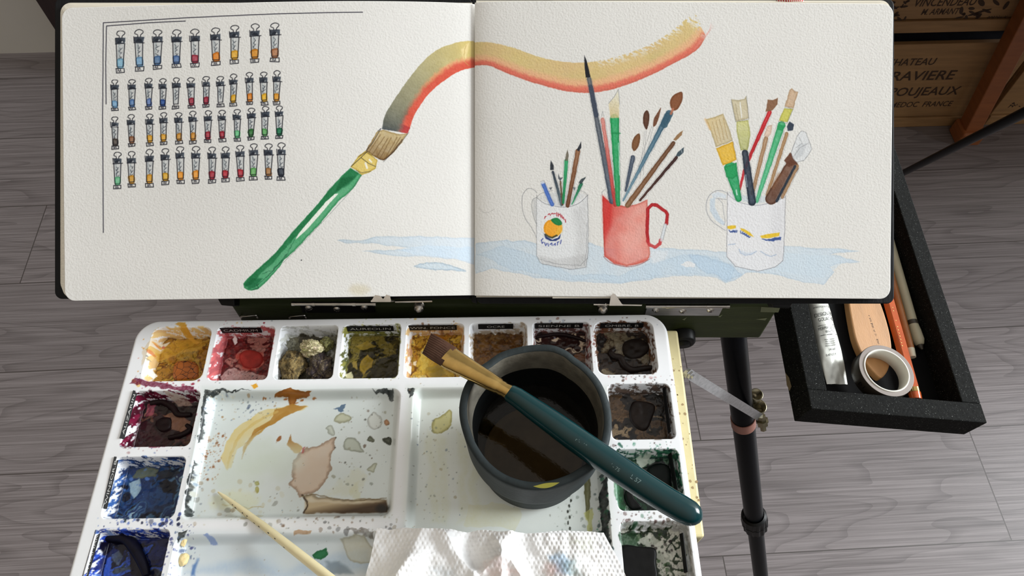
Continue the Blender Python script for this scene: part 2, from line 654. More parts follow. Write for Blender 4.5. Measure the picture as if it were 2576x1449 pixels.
def paint_tubes(p):
    rows = [
        ([(305, 78, 184), (352, 76, 180), (399, 77, 176), (448, 78, 173), (494, 77, 172), (547, 74, 168), (595, 68, 164), (646, 65, 162), (696, 63, 160)],
         [(130, 178, 200), (118, 162, 195), (78, 112, 152), (78, 110, 158), (165, 50, 66), (226, 126, 34), (232, 168, 44), (216, 136, 34), (172, 108, 66)], 1.0),
        ([(290, 201, 280), (334, 201, 278), (377, 198, 277), (413, 200, 277), (447, 198, 276), (484, 198, 275), (523, 195, 273), (559, 195, 272),
          (592, 190, 270), (632, 186, 267), (668, 185, 268), (701, 182, 267)],
         [(118, 165, 200), (88, 124, 172), (96, 122, 176), (44, 78, 142), None, (164, 46, 62), (158, 40, 58), None, (228, 168, 40), (222, 128, 40), (236, 178, 44), (226, 150, 40)], 0.78),
        ([(290, 294, 376), (332, 289, 370), (379, 288, 368), (415, 285, 366), (453, 285, 364), (489, 282, 364), (528, 281, 361), (563, 280, 359),
          (601, 278, 358), (637, 275, 355), (672, 271, 354), (707, 270, 352)],
         [(72, 62, 54), (146, 94, 60), (226, 162, 44), (228, 162, 46), (206, 140, 48), (214, 142, 50), (168, 42, 54), (166, 40, 54), (106, 196, 130), (46, 108, 48), (92, 164, 88), (20, 104, 62)], 0.78),
        ([(297, 383, 476), (333, 382, 472), (379, 377, 472), (419, 375, 466), (457, 370, 464), (497, 370, 463), (538, 372, 462), (572, 372, 459),
          (609, 368, 457), (643, 364, 455), (680, 364, 454), (712, 362, 456)],
         [(112, 190, 138), (212, 150, 48), (220, 156, 50), (226, 168, 46), (236, 150, 48), (240, 150, 46), (166, 42, 52), (180, 46, 54), (182, 44, 54), (98, 168, 88), (168, 116, 66), (44, 50, 60)], 0.86),
    ]
    sd = 0
    for tubes, cols, k in rows:
        for (x, y0, y1), c in zip(tubes, cols):
            sd += 1
            rg = random.Random(sd)
            j = lambda a=1.2: rg.uniform(-a, a)
            k2 = (y1 - y0) / 104.0
            wv = 12.5 * k
            yr, yc, yb = y0, y0 + 18 * k2, y0 + 32 * k2
            yl = y1 - 12 * k2
            lean = j(1.5)
            # glassy body
            p.poly([(x - wv + 3, yb), (x + wv - 3, yb), (x + lean + wv * 0.62, yl - 4), (x + lean - wv * 0.62, yl - 4)], (150, 158, 162), 0.42, wob=1.5, gran=0.7, seed=sd, gs=9)
            p.line([(x - wv * 0.35, yb + 3), (x - wv * 0.3 + lean, yl - 20 * k2)], 4 * k, (110, 125, 130), 0.45, wob=1.5, gran=0.5, seed=sd)
            for q in range(3):
                yy = yb + 8 * k2 + q * 11 * k2
                p.line([(x - 4 * k + j(2), yy + j(2)), (x + j(2), yy + 5 + j(2)), (x - 2 * k + j(3), yy + 9 + j(2)), (x + 3 * k + j(2), yy + 3)], 1.7, (48, 54, 62), 0.75)
            # colour inside
            if c:
                ch = 19 * k2
                p.poly([(x - wv * 0.7 + j() + lean, yl - ch - 2), (x + wv * 0.6 + j() + lean, yl - ch - 3 + j(2)), (x + wv * 0.8 + lean, yl - ch * 0.45),
                        (x + wv * 0.5 + lean + j(), yl + 1), (x - wv * 0.5 + lean, yl + 1 + j(1)), (x - wv * 0.75 + lean, yl - ch * 0.4)], c, 0.92, smooth=4, wob=1.2, rim=0.5, gran=0.3, seed=sd)
            # body outlines
            p.line([(x - wv + 2 + j(), yb), (x - wv * 0.62 + lean + j(1), yl - 3)], 2.4, INK, 0.95)
            p.line([(x + wv - 2 + j(), yb), (x + wv * 0.62 + lean + j(1), yl - 3)], 2.4, INK, 0.95)
            # binder clip: black bar and wire loop
            p.poly([(x - wv + j(), yc + j()), (x + wv + j(), yc + j(1.5)), (x + wv - 1 + j(), yb + j(1.5)), (x - wv + 1 + j(), yb + j())], (30, 35, 44), 0.97, wob=1.2, gran=0.2, col2=(58, 68, 80), g=((x - wv, yc), (x + wv, yb)), seed=sd)
            p.poly([(x - wv * 0.8, yb - 1), (x - wv * 0.2, yc + 4), (x + wv * 0.5, yc + 6), (x + wv * 0.7, yb)], (34, 38, 46), 0.85, wob=1.0, seed=sd)
            if rg.random() < 0.6:
                p.poly([(x + wv * 0.1, yb - 2), (x + wv * 0.35, yc + 6), (x + wv * 0.6, yb - 2)], (205, 205, 203), 0.9)
            p.line([(x - wv - 1, yc - 1 + j(1)), (x - wv, yb + 1)], 2.1, INK, 0.95)
            p.line([(x - wv - j(1), yb + 1), (x + wv + 1 + j(2), yb + j(1.5))], 2.1, INK, 0.95)
            r = 10.0 * k
            ring = [(x - 3.5 * k + j(.5), yc), (x - 4 * k, yc - 5 * k2), (x - r + j(1), yr + 9 * k2 + j(1)), (x - r * 0.8, yr + 3 * k2), (x + j(1), yr + j(.6)), (x + r * 0.9, yr + 3 * k2),
                    (x + r + j(1), yr + 8 * k2), (x + 4.5 * k, yc - 5 * k2), (x + 4 * k + j(.6), yc)]
            p.line(ring, 2.2, INK, 0.95, smooth=4)
            # screw cap with a scrawled number
            x2 = x + lean
            p.line([(x2 - wv * 0.85 + j(1), yl + 1), (x2 - wv * 0.85 + j(1.5), y1 + j(1)), (x2 + wv * 0.85 + j(1.5), y1 - 1 + j(1)), (x2 + wv * 0.85 + j(1), yl + 1 + j(1)),
                    (x2 - wv * 0.9, yl + 2)], 2.3, INK, 0.95)
            p.line([(x2 - wv * 0.5, yl), (x2 - wv * 0.5 + j(1), yl - 3), (x2 + wv * 0.5, yl - 3.5)], 2.0, INK, 0.9)
            for q in range(2):
                xa = x2 - wv * 0.5 + q * 5 * k
                p.line([(xa + j(.8), y1 - 2.5), (xa + 1.5 + j(.8), yl + 3), (xa + 4 + j(1), y1 - 3)], 1.8, (44, 44, 52), 0.85)
    for q in [[(914, 34), (700, 40), (470, 48), (261, 58), (259, 300), (261, 585)], [(470, 56), (380, 59), (269, 66), (267, 160), (268, 262)]]:
        p.line(q, 2.3, (34, 32, 46), 0.97)


def paint_left(p):
    # blue ground wash
    wash = [(849, 605), (868, 602), (900, 606), (925, 603), (948, 596), (1000, 595), (1057, 594), (1192, 598), (1192, 664), (1150, 652), (1100, 648), (1063, 644), (1020, 647), (980, 642), (911, 631), (960, 629), (1000, 628), (1041, 624), (990, 620), (940, 613), (900, 613), (870, 612)]
    p.poly(wash, (184, 199, 206), 0.75, wob=3, ws=22, rim=0.2, gran=0.35, gs=30, col2=(208, 222, 232), g=((880, 610), (1150, 640)))
    p.poly([(1000, 628), (1060, 618), (1192, 622), (1192, 660), (1100, 645), (1041, 640)], (198, 216, 228), 0.6, wob=4, ws=25, gran=0.4)
    p.poly([(1041, 670), (1065, 662), (1090, 659), (1120, 663), (1160, 676), (1172, 684), (1130, 680), (1085, 679)], (186, 204, 214), 0.7, smooth=3, wob=2, rim=0.4, gran=0.3)
    # big brush stroke curving to the gutter
    up = [(962, 326), (970, 290), (995, 248), (1026, 202), (1063, 155), (1103, 121), (1150, 102), (1180, 96), (1196, 97)]
    lo = [(1026, 336), (1032, 320), (1044, 286), (1075, 239), (1103, 211), (1141, 183), (1169, 169), (1196, 162)]

    def f(u, v, X, Y):
        n = fbm(X, Y, 7, 3)
        v = v + (n - 0.5) * 0.14
        U = u[..., None]
        dark, olive, ochre = np.array([60, 66, 68.]), np.array([160, 152, 112.]), np.array([208, 184, 108.])
        top = np.where(U < 0.45, dark + (olive - dark) * np.clip(U / 0.45, 0, 1) ** 0.7, olive + (ochre - olive) * np.clip((U - 0.45) / 0.45, 0, 1))
        red = np.array([212, 78, 56.]) * (1 - U * 0.05)
        red = np.where(U < 0.12, np.array([176, 50, 48.]), red)
        orange = np.array([214, 150, 100.])
        s1 = sstep(0.52, 0.68, v)[..., None]
        s2 = sstep(0.62, 0.82, v)[..., None]
        c = top * (1 - s1) + (orange * np.clip(U * 2, 0.3, 1) + dark * (1 - np.clip(U * 2, 0.3, 1))) * s1
        c = c * (1 - s2) + red * s2
        c = c + (fbm(X, Y, 22, 8)[..., None] - 0.5) * 18
        return c, 0.97 * (1 - 0.10 * n)
    p.ribbon(up, lo, f, wob=1.0)
    p.poly([(1160, 120), (1176, 102), (1180, 100), (1172, 140), (1166, 148)], (236, 214, 160), 0.6, wob=2, soft=3)
    p.line([(1172, 108), (1166, 128), (1168, 150), (1178, 160)], 2, (188, 158, 88), 0.6, wob=2)
    # bristles of the painted brush
    br = [(952, 330), (965, 327), (1000, 338), (1026, 335), (1012, 358), (990, 385), (968, 405), (955, 402), (922, 382), (935, 356)]
    p.poly(br, (186, 160, 106), 0.95, wob=1.5, rim=0.3, gran=0.3, gs=10, col2=(128, 96, 52), g=((965, 335), (955, 400)))
    for a, b in [((958, 340), (930, 384)), ((968, 345), (938, 390)), ((976, 350), (950, 394)), ((985, 348), (958, 398)), ((1000, 345), (972, 396)), ((1008, 345), (985, 385))]:
        p.line([a, b], 2.2, (112, 84, 48), 0.6, wob=1)
    p.line([(955, 400), (966, 404), (985, 388), (1012, 352)], 3, (84, 58, 38), 0.7, wob=1)
    p.line([(952, 331), (960, 324), (938, 362), (920, 384)], 1.5, INK, 0.7)
    p.line([(1028, 334), (1000, 372), (966, 408)], 1.2, INK, 0.6)
    # ferrule
    p.poly([(921, 381), (936, 390), (951, 404), (947, 424), (930, 436), (911, 442), (898, 430), (884, 422), (903, 395)], (218, 188, 92), 0.97, wob=1.2, rim=0.4, gran=0.2, gs=12)
    p.line([(904, 396), (922, 384), (936, 392)], 2.5, (120, 96, 40), 0.7)
    p.line([(886, 420), (908, 400), (926, 382)], 1.6, INK, 0.75)
    p.line([(910, 398), (928, 412), (946, 420)], 1.6, INK, 0.75)
    p.line([(898, 430), (912, 436), (934, 432)], 1.4, INK, 0.6)
    p.line([(921, 412), (925, 424)], 5, (238, 232, 214), 0.95)
    p.line([(931, 403), (936, 409)], 4, (238, 232, 214), 0.95)
    # green handle
    hd = [(884, 424), (862, 444), (836, 474), (812, 503), (790, 530), (762, 560), (734, 592), (712, 620), (690, 645), (676, 657), (650, 680), (630, 698), (616, 714), (618, 724), (628, 730), (640, 731), (652, 728),
          (672, 712), (692, 690), (708, 672), (718, 655), (740, 636), (759, 617), (784, 590), (808, 565), (832, 535), (855, 506), (876, 490), (895, 470), (912, 442), (898, 434)]
    p.poly(hd, (72, 158, 104), 0.97, wob=1.2, rim=0.35, gran=0.18, gs=20)
    p.poly([(884, 425), (905, 436), (896, 450), (862, 474), (840, 496), (800, 540), (764, 580), (744, 602), (716, 632), (690, 662), (660, 690), (636, 716), (622, 722), (617, 714), (650, 680), (690, 645), (734, 592), (790, 530), (836, 474)],
           (22, 104, 56), 0.9, wob=2.5, ws=14, gran=0.35, gs=14, soft=2)
    p.poly([(860, 450), (896, 444), (880, 466), (846, 484)], (18, 92, 50), 0.7, wob=2, soft=3)
    p.poly([(622, 716), (640, 700), (664, 700), (648, 724), (630, 728)], (16, 96, 52), 0.75, wob=2, soft=3)
    p.poly([(845, 489), (854, 489), (838, 506), (806, 544), (776, 578), (750, 602), (746, 603), (757, 586), (792, 545), (822, 510)], (238, 236, 222), 0.97, wob=0.6)
    p.line([(724, 640), (700, 672), (672, 700), (650, 720)], 1.6, (14, 74, 44), 0.7, wob=2)
    p.line([(748, 600), (720, 650), (690, 680), (664, 690)], 1.5, (20, 84, 50), 0.6, wob=3)
    p.line([(650, 716), (655, 724), (640, 729)], 1.6, (14, 60, 40), 0.7)
    p.line([(912, 442), (878, 490), (828, 545), (758, 620), (716, 662)], 1.0, (70, 78, 74), 0.5)
    p.oval((762, 655), 1.6, 1.6, INK, 0.9)
    p.oval((905, 728), 26, 14, (222, 206, 160), 0.35, wob=4, soft=10, mult=True)


def brush_stick(p, a, b, w0, w1, c, c2=None, seed=0, al=0.96, pencil=True):
    p.line([a, ((a[0] + b[0]) / 2, (a[1] + b[1]) / 2), b], [w0, (w0 + w1) / 2, w1], c, al, wob=0.9, ws=9, rim=0.35, gran=0.2, gs=9, seed=seed, col2=c2, g=(a, b) if c2 else None)
    if pencil:
        dx, dy = b[0] - a[0], b[1] - a[1]
        l = math.hypot(dx, dy)
        nx, ny = -dy / l, dx / l
        for sgn in (1, -1):
            p.line([(a[0] + sgn * nx * (w0 / 2 + 2), a[1] + sgn * ny * (w0 / 2 + 2)), (b[0] + sgn * nx * (w1 / 2 + 2), b[1] + sgn * ny * (w1 / 2 + 2))], 0.9, (120, 120, 122), 0.55, wob=1.0, seed=seed + 3)


def paint_right(p):
    G = (120, 120, 122)
    # blue ground wash
    wash = [(1194, 618), (1196, 610), (1240, 606), (1280, 604), (1320, 606), (1350, 612), (1400, 616), (1480, 612), (1520, 622), (1600, 626), (1640, 624), (1680, 624), (1760, 630), (1830, 634), (1900, 628), (1975, 620), (2040, 622), (2110, 626), (2165, 632), (2130, 636), (2090, 640),
            (2165, 656), (2120, 662), (2085, 672), (2100, 682), (2075, 716), (2020, 712), (1960, 690), (1880, 686), (1850, 704), (1826, 710), (1800, 698), (1745, 692), (1650, 702), (1580, 712), (1500, 712), (1420, 706), (1340, 700), (1270, 682), (1240, 676), (1194, 690)]
    p.poly(wash, (199, 213, 221), 0.85, wob=5, ws=30, rim=0.15, gran=0.3, gs=40)
    p.poly([(1194, 640), (1260, 620), (1345, 640), (1440, 690), (1560, 690), (1640, 660), (1720, 640), (1800, 645), (1850, 670), (1840, 706), (1790, 690), (1700, 690), (1560, 710), (1400, 700), (1280, 675)], (190, 208, 219), 0.6, wob=6, ws=28, rim=0.12, gran=0.4, gs=30)
    p.poly([(1730, 640), (1780, 645), (1840, 668), (1868, 690), (1826, 710), (1790, 690), (1760, 680)], (178, 202, 220), 0.5, wob=6, ws=20, rim=0.25, gran=0.3)
    p.poly([(1960, 640), (2080, 640), (2120, 660), (2070, 700), (1960, 680)], (203, 216, 222), 0.6, wob=6, ws=30, gran=0.3)
    p.poly([(1712, 664), (1730, 657), (1750, 663), (1748, 672), (1722, 671)], (228, 226, 222), 0.9, wob=3, ws=8)
    p.poly([(1635, 628), (1680, 632), (1672, 652), (1640, 664)], (226, 226, 224), 0.6, wob=4, soft=5)
    # rainbow stroke
    up = [(1192, 101), (1215, 101), (1250, 107), (1300, 121), (1330, 133), (1370, 146), (1420, 155), (1470, 157), (1520, 150), (1570, 137), (1620, 119), (1660, 98), (1700, 70), (1730, 44), (1750, 34)]
    lo = [(1192, 161), (1205, 160), (1232, 163), (1270, 180), (1320, 200), (1380, 218), (1430, 230), (1480, 233), (1530, 227), (1580, 212), (1640, 188), (1690, 162), (1735, 138), (1760, 118), (1776, 92)]

    def f(u, v, X, Y):
        n = fbm(X, Y, 6, 4)
        v = v + (n - 0.5) * 0.10
        top, mid = np.array([214, 190, 118.]), np.array([212, 180, 120.])
        org, red = np.array([228, 170, 122.]), np.array([218, 100, 78.])
        k1 = sstep(0.45, 0.70, v)[..., None]
        k2 = sstep(0.70, 0.88, v)[..., None]
        c = (top + (mid - top) * fbm(X, Y, 40, 6)[..., None] * 1.4)
        gr = np.clip(fbm(X, Y, 50, 12)[..., None] - 0.5, 0, 1) * np.clip(v, 0, 1)[..., None]
        c = c - gr * np.array([60, 20, 40.])
        c = c * (1 - k1) + org * k1
        c = c * (1 - k2) + red * k2
        c = c * (1 - 0.08 * (v > 0.94)[..., None])
        e = np.clip((u - 0.90) / 0.10, 0, 1)[..., None]
        c = c * (1 - 0.25 * e) + np.array([216, 200, 130.]) * 0.25 * e
        a = 0.95 * (1 - 0.12 * n)
        dry = sstep(0.50, 0.60, u) * sstep(0.42, 0.0, v + 0.05) + sstep(0.93, 1.0, u) * 1.1
        spk = fbm(X * 0.75 + Y * 0.45, (Y - X * 0.5) * 1.7, 7, 31, 3)
        a = a * (1 - np.clip(dry, 0, 1.2) * sstep(0.53, 0.60, spk + 0.14 * dry - 0.06))
        return c, a
    p.ribbon(up, lo, f, wob=1.2)
    for q in range(5):
        p.line([(1745 + q * 4, 128 - q * 7), (1770 + q * 4, 100 - q * 6), (1796 - q * 2, 66 - q * 2)], [1.6, 1.2, 0.6], (222, 150, 138), 0.55, wob=1, gran=0.8, seed=q)
    # ---------------- mug with the orange
    p.poly([(1350, 500), (1418, 521), (1479, 492), (1480, 560), (1479, 640), (1474, 671), (1440, 677), (1400, 672), (1362, 662), (1350, 643)], (224, 223, 219), 0.92, wob=1)
    p.poly([(1440, 530), (1478, 500), (1480, 640), (1472, 670), (1440, 672), (1452, 600)], (186, 184, 180), 0.5, soft=12, gran=0.4, gs=14)
    p.poly([(1354, 642), (1400, 652), (1474, 640), (1474, 671), (1440, 677), (1362, 663)], (176, 174, 170), 0.5, soft=5, gran=0.4, gs=10)
    p.poly([(1352, 496), (1380, 484), (1440, 480), (1476, 490), (1440, 512), (1418, 520), (1385, 514)], (198, 200, 199), 0.5, wob=1, soft=3)
    pts = [(1350, 490), (1350, 560), (1350, 644), (1360, 662), (1400, 671), (1440, 678), (1474, 671), (1479, 640), (1480, 560), (1478, 492)]
    p.line(pts, 1.4, G, 0.75, wob=1.2)
    p.line([(1477, 560), (1475, 640), (1470, 668)], 1.2, G, 0.6, wob=1.5)
    p.line([(1352, 650), (1400, 664), (1460, 668), (1478, 650)], 1.3, G, 0.55, wob=1.5)
    p.line([(1350, 496), (1372, 512), (1418, 521), (1455, 512), (1479, 490)], 1.5, G, 0.8, smooth=4)
    p.line([(1350, 496), (1362, 486), (1390, 479)], 1.3, G, 0.6, smooth=3)
    p.line([(1458, 478), (1472, 484), (1479, 492)], 1.3, G, 0.6)
    p.line([(1350, 484), (1342, 476), (1328, 474), (1317, 486), (1313, 505), (1315, 530), (1323, 552), (1336, 570), (1350, 598)], 1.4, G, 0.75, smooth=4, wob=.8)
    p.line([(1350, 497), (1342, 500), (1338, 512), (1339, 530), (1344, 548), (1351, 568)], 1.4, G, 0.75, smooth=4)
    p.poly([(1342, 500), (1349, 500), (1350, 560), (1341, 535)], (176, 176, 174), 0.5, soft=3)
    p.oval((1391, 574), 23.5, 23, (240, 160, 38), 0.97, wob=1, rim=0.2, gran=0.15, gs=14)
    p.poly([(1404, 572), (1414, 566), (1414, 584), (1406, 592), (1396, 592)], (236, 186, 70), 0.6, wob=2, soft=3)
    p.poly([(1368, 586), (1376, 596), (1390, 603), (1404, 598), (1411, 588), (1409, 600), (1398, 606), (1384, 606), (1372, 600)], (38, 54, 108), 0.97, wob=0.6)
    p.line([(1372, 590), (1380, 595), (1390, 598), (1400, 592)], 5, (64, 66, 44), 0.9, wob=1)
    p.poly([(1386, 554), (1392, 549), (1403, 548), (1412, 556), (1414, 564), (1406, 567), (1396, 564)], (36, 130, 70), 0.97, smooth=3, rim=0.2)
    rd = (176, 34, 46)
    for q in [[(1370, 549), (1371, 545), (1374, 544)], [(1379, 540), (1382, 537), (1385, 541)], [(1387, 538), (1390, 536), (1392, 538)], [(1394, 537), (1397, 537)], [(1400, 535), (1401, 543)], [(1404, 536), (1405, 544)],
              [(1405, 540), (1409, 539)], [(1409, 538), (1411, 546)], [(1413, 541), (1415, 549)], [(1417, 546), (1419, 552)], [(1422, 552), (1423, 559)]]:
        p.line(q, 2.3, rd, 0.92, wob=.4)
    bl = (58, 72, 146)
    for q in [[(1362, 604), (1364, 612), (1367, 609)], [(1370, 610), (1373, 618), (1376, 612)], [(1379, 613), (1380, 619)], [(1384, 615), (1388, 611), (1389, 617)], [(1393, 616), (1397, 612), (1397, 617)], [(1402, 616), (1403, 609)],
              [(1402, 609), (1406, 608)], [(1410, 613), (1412, 604)], [(1366, 600), (1362, 604)]]:
        p.line(q, 2.3, bl, 0.92, wob=.4)
    # brushes in it
    brush_stick(p, (1366, 462), (1389, 514), 10, 10, (84, 120, 194), seed=1)
    p.poly([(1360, 456), (1368, 454), (1371, 460), (1363, 463)], (226, 226, 226), 0.8)
    p.line([(1360, 456), (1369, 454), (1371, 461)], 1.1, G, .7)
    brush_stick(p, (1391, 432), (1413, 514), 6, 9, (62, 70, 80), (96, 112, 118), seed=2)
    p.poly([(1386, 403), (1393, 416), (1393, 427), (1384, 427), (1384, 416)], (44, 48, 54), 0.95, wob=.7)
    brush_stick(p, (1410, 456), (1415, 514), 4, 5, (108, 80, 54), seed=3)
    p.poly([(1405, 435), (1409, 447), (1417, 446), (1410, 455), (1404, 449)], (66, 72, 78), 0.85, wob=1)
    p.poly([(1381, 472), (1390, 471), (1386, 478)], (70, 76, 84), 0.8, wob=.8)
    brush_stick(p, (1425, 404), (1417, 510), 10, 6, (62, 166, 108), (40, 146, 88), seed=4)
    p.poly([(1428, 375), (1431, 392), (1428, 405), (1421, 404), (1424, 388)], (104, 96, 80), 0.9, wob=1)
    brush_stick(p, (1454, 380), (1428, 517), 12, 10, (146, 100, 68), (112, 70, 46), seed=5)
    p.poly([(1462, 355), (1462, 372), (1456, 381), (1450, 377), (1456, 368)], (42, 44, 50), 0.95, wob=1)
    brush_stick(p, (1462, 463), (1439, 514), 9, 3, (46, 120, 86), (76, 172, 118), seed=6)
    p.poly([(1474, 443), (1470, 452), (1463, 463), (1456, 460), (1462, 450)], (52, 62, 64), 0.9, wob=1.5)
    p.poly([(1441, 470), (1449, 472), (1445, 480)], (84, 94, 98), 0.8, wob=1)
    # ---------------- red mug
    p.poly([(1515, 491), (1536, 509), (1572, 519), (1600, 514), (1629, 502), (1630, 580), (1636, 640), (1630, 654), (1605, 665), (1576, 669), (1545, 663), (1520, 645), (1517, 560)], (206, 66, 56), 0.95,
           col2=(228, 140, 124), g=((1520, 560), (1585, 580)), wob=1, rim=0.35, gran=0.3, gs=24)
    p.poly([(1516, 492), (1540, 512), (1538, 570), (1522, 600), (1518, 560)], (200, 42, 40), 0.7, soft=7, gran=0.3)
    p.poly([(1556, 590), (1600, 585), (1615, 640), (1570, 650)], (236, 172, 158), 0.5, soft=14)
    p.poly([(1520, 640), (1576, 668), (1636, 645), (1620, 660), (1576, 671), (1545, 664)], (206, 84, 70), 0.6, soft=4)
    p.line([(1515, 491), (1514, 484), (1522, 476)], 1.2, G, .7)
    p.line([(1518, 645), (1536, 661), (1576, 671), (1608, 666), (1634, 652)], 1.4, (128, 60, 58), 0.7, smooth=3)
    p.line([(1630, 607), (1628, 580), (1630, 525), (1640, 515), (1652, 516), (1674, 532), (1679, 540), (1677, 562)], 8.5, (184, 40, 44), 0.95, wob=.9, rim=.3, gran=.15)
    p.line([(1662, 603), (1660, 613), (1648, 622), (1634, 616), (1629, 606)], 8, (192, 52, 54), 0.95, wob=.9, gran=.2)
    p.line([(1674, 566), (1664, 604)], 7, (212, 216, 217), 0.8)
    p.line([(1678, 563), (1668, 604)], 1.1, G, .8)
    p.line([(1671, 563), (1660, 604)], 1.1, G, .7)
    # brushes in it
    brush_stick(p, (1482, 198), (1540, 506), 11, 15, (104, 106, 108), (74, 84, 98), seed=11)
    p.line([(1486, 218), (1500, 290)], 12, (62, 70, 84), 0.9, wob=1)
    p.poly([(1470, 138), (1476, 152), (1486, 193), (1474, 195), (1470, 165)], (26, 28, 34), 0.98, wob=.8)
    brush_stick(p, (1516, 300), (1548, 516), 10, 9, (222, 148, 134), (196, 62, 58), seed=12)
    p.line([(1513, 294), (1516, 280), (1520, 292)], 1.1, G, .7)
    brush_stick(p, (1546, 298), (1555, 514), 23, 11, (36, 156, 88), (44, 150, 88), seed=13)
    p.line([(1540, 335), (1560, 335)], 4, (24, 124, 66), .6, wob=1)
    p.line([(1556, 360), (1558, 440)], 2, (190, 226, 204), .8, wob=1)
    p.poly([(1556, 224), (1558, 260), (1557, 296), (1536, 297), (1531, 262), (1545, 243)], (206, 184, 130), 0.95, wob=1, gran=.2, col2=(226, 220, 196), g=((1540, 295), (1550, 230)))
    p.line([(1531, 260), (1546, 242), (1556, 224), (1559, 262)], 1.4, (140, 140, 142), .8)
    brush_stick(p, (1592, 396), (1574, 480), 12, 6, (82, 92, 106), seed=14)
    p.poly([(1608, 336), (1611, 346), (1607, 366), (1597, 380), (1590, 374), (1591, 354), (1600, 340)], (124, 82, 50), 0.95, smooth=3, rim=.3, wob=.8)
    for a, b in [((1622, 330), (1610, 450)), ((1626, 328), (1618, 440)), ((1644, 318), (1616, 430)), ((1640, 318), (1606, 420))]:
        p.line([a, b], 1.0, G, .6, wob=1)
    p.poly([(1628, 277), (1634, 290), (1631, 315), (1626, 326), (1618, 310), (1619, 288)], (92, 58, 42), 0.95, smooth=3, rim=.3, wob=.8)
    p.poly([(1663, 270), (1658, 295), (1650, 315), (1643, 318), (1645, 298), (1655, 282)], (108, 66, 44), 0.95, smooth=3, wob=.8)
    brush_stick(p, (1680, 290), (1568, 504), 15, 5, (62, 96, 114), (130, 160, 172), seed=15)
    p.line([(1684, 286), (1671, 312)], 19, (56, 88, 104), .9, wob=1)
    p.poly([(1715, 231), (1717, 250), (1707, 272), (1696, 278), (1687, 270), (1686, 252), (1696, 238)], (130, 78, 48), 0.96, smooth=3, rim=.3, wob=.8)
    p.line([(1693, 274), (1688, 286)], 6, (178, 110, 82), .9)
    brush_stick(p, (1694, 360), (1579, 516), 10, 14, (108, 72, 50), (136, 96, 64), seed=16)
    p.poly([(1718, 328), (1716, 340), (1700, 354), (1694, 352), (1702, 340)], (146, 110, 72), 0.95, wob=1)
    brush_stick(p, (1702, 396), (1610, 504), 8, 6, (66, 42, 40), (84, 54, 46), seed=17)
    p.poly([(1721, 370), (1720, 384), (1708, 394), (1700, 392), (1706, 382)], (58, 74, 82), 0.95, wob=1)
    p.line([(1712, 374), (1716, 384)], 1.5, (230, 230, 230), .6)
    # ---------------- mug with the face
    p.poly([(1830, 486), (1860, 508), (1900, 516), (1943, 508), (1975, 496), (1974, 580), (1970, 656), (1950, 672), (1906, 682), (1850, 670), (1828, 645)], (226, 224, 222), 0.92, wob=1)
    p.poly([(1940, 520), (1974, 505), (1970, 656), (1940, 668)], (206, 204, 203), 0.5, soft=12, gran=.4)
    p.poly([(1832, 482), (1850, 484), (1880, 494), (1960, 492), (1973, 498), (1900, 514), (1850, 503)], (188, 200, 206), 0.55, wob=1, soft=3)
    p.line([(1830, 484), (1829, 560), (1828, 645), (1850, 670), (1906, 682), (1950, 672), (1970, 656), (1974, 580), (1976, 494)], 1.5, (130, 128, 132), 0.8, wob=1)
    p.line([(1830, 488), (1856, 507), (1900, 517), (1945, 508), (1976, 495)], 1.5, (140, 140, 148), 0.8, smooth=3)
    p.line([(1832, 488), (1822, 482), (1806, 479), (1788, 488), (1778, 506), (1777, 530), (1790, 555), (1810, 570), (1825, 580)], 1.5, (130, 132, 138), 0.8, smooth=3)
    p.line([(1828, 502), (1808, 500), (1798, 498)], 1.4, (130, 132, 138), 0.7)
    p.line([(1806, 499), (1818, 512), (1824, 560), (1822, 566)], 1.3, (130, 132, 138), 0.7)
    p.poly([(1786, 500), (1800, 498), (1798, 520), (1812, 548), (1824, 560), (1820, 568), (1800, 554), (1786, 530)], (194, 206, 214), 0.8, wob=1, soft=1.5)
    p.poly([(1790, 488), (1806, 482), (1828, 490), (1826, 500), (1808, 496), (1794, 500)], (206, 214, 220), 0.7, soft=2)
    yl, nb = (226, 186, 46), (52, 76, 136)
    p.poly([(1830, 569), (1842, 567), (1852, 567), (1851, 574), (1838, 577), (1830, 575)], yl, 0.95, wob=.6)
    p.poly([(1862, 573), (1872, 576), (1886, 584), (1897, 596), (1886, 593), (1872, 584), (1865, 580)], yl, 0.95, wob=.6)
    p.poly([(1912, 593), (1935, 588), (1962, 585), (1960, 594), (1935, 599), (1916, 599)], yl, 0.95, wob=.6)
    for q in range(4):
        p.line([(1834 + q * 5, 579 + (q % 2) * 3), (1838 + q * 5, 584), (1845 + q * 3, 580)], 2.4, nb, 0.9, wob=1)
    for q in range(5):
        p.line([(1863 + q * 5, 580 + q * 3), (1864 + q * 5, 586 + q * 3), (1872 + q * 4, 588 + q * 2)], 2.4, nb, 0.9, wob=1)
    p.poly([(1914, 600), (1930, 602), (1950, 598), (1966, 596), (1964, 603), (1945, 607), (1925, 605)], nb, 0.92, wob=2, ws=5)
    for q in [[(1833, 616), (1849, 614)], [(1859, 627), (1864, 637), (1876, 642), (1892, 639), (1903, 632)], [(1914, 632), (1926, 641), (1940, 645), (1952, 640)]]:
        p.line(q, 2.6, (160, 176, 196), 0.85, wob=1, gran=.3)
    p.poly([(1861, 629), (1880, 636), (1900, 633), (1888, 641), (1870, 641)], (196, 206, 216), .6, soft=2)
    # brushes in it
    p.line([(1888, 392), (1872, 430), (1861, 476)], [8, 7, 6], (190, 40, 46), .95, wob=1)
    brush_stick(p, (1936, 282), (1888, 390), 11, 8, (206, 46, 50), (190, 40, 46), seed=21)
    p.poly([(1931, 250), (1944, 252), (1957, 246), (1956, 262), (1944, 278), (1926, 281)], (132, 92, 64), .95, wob=1.2)
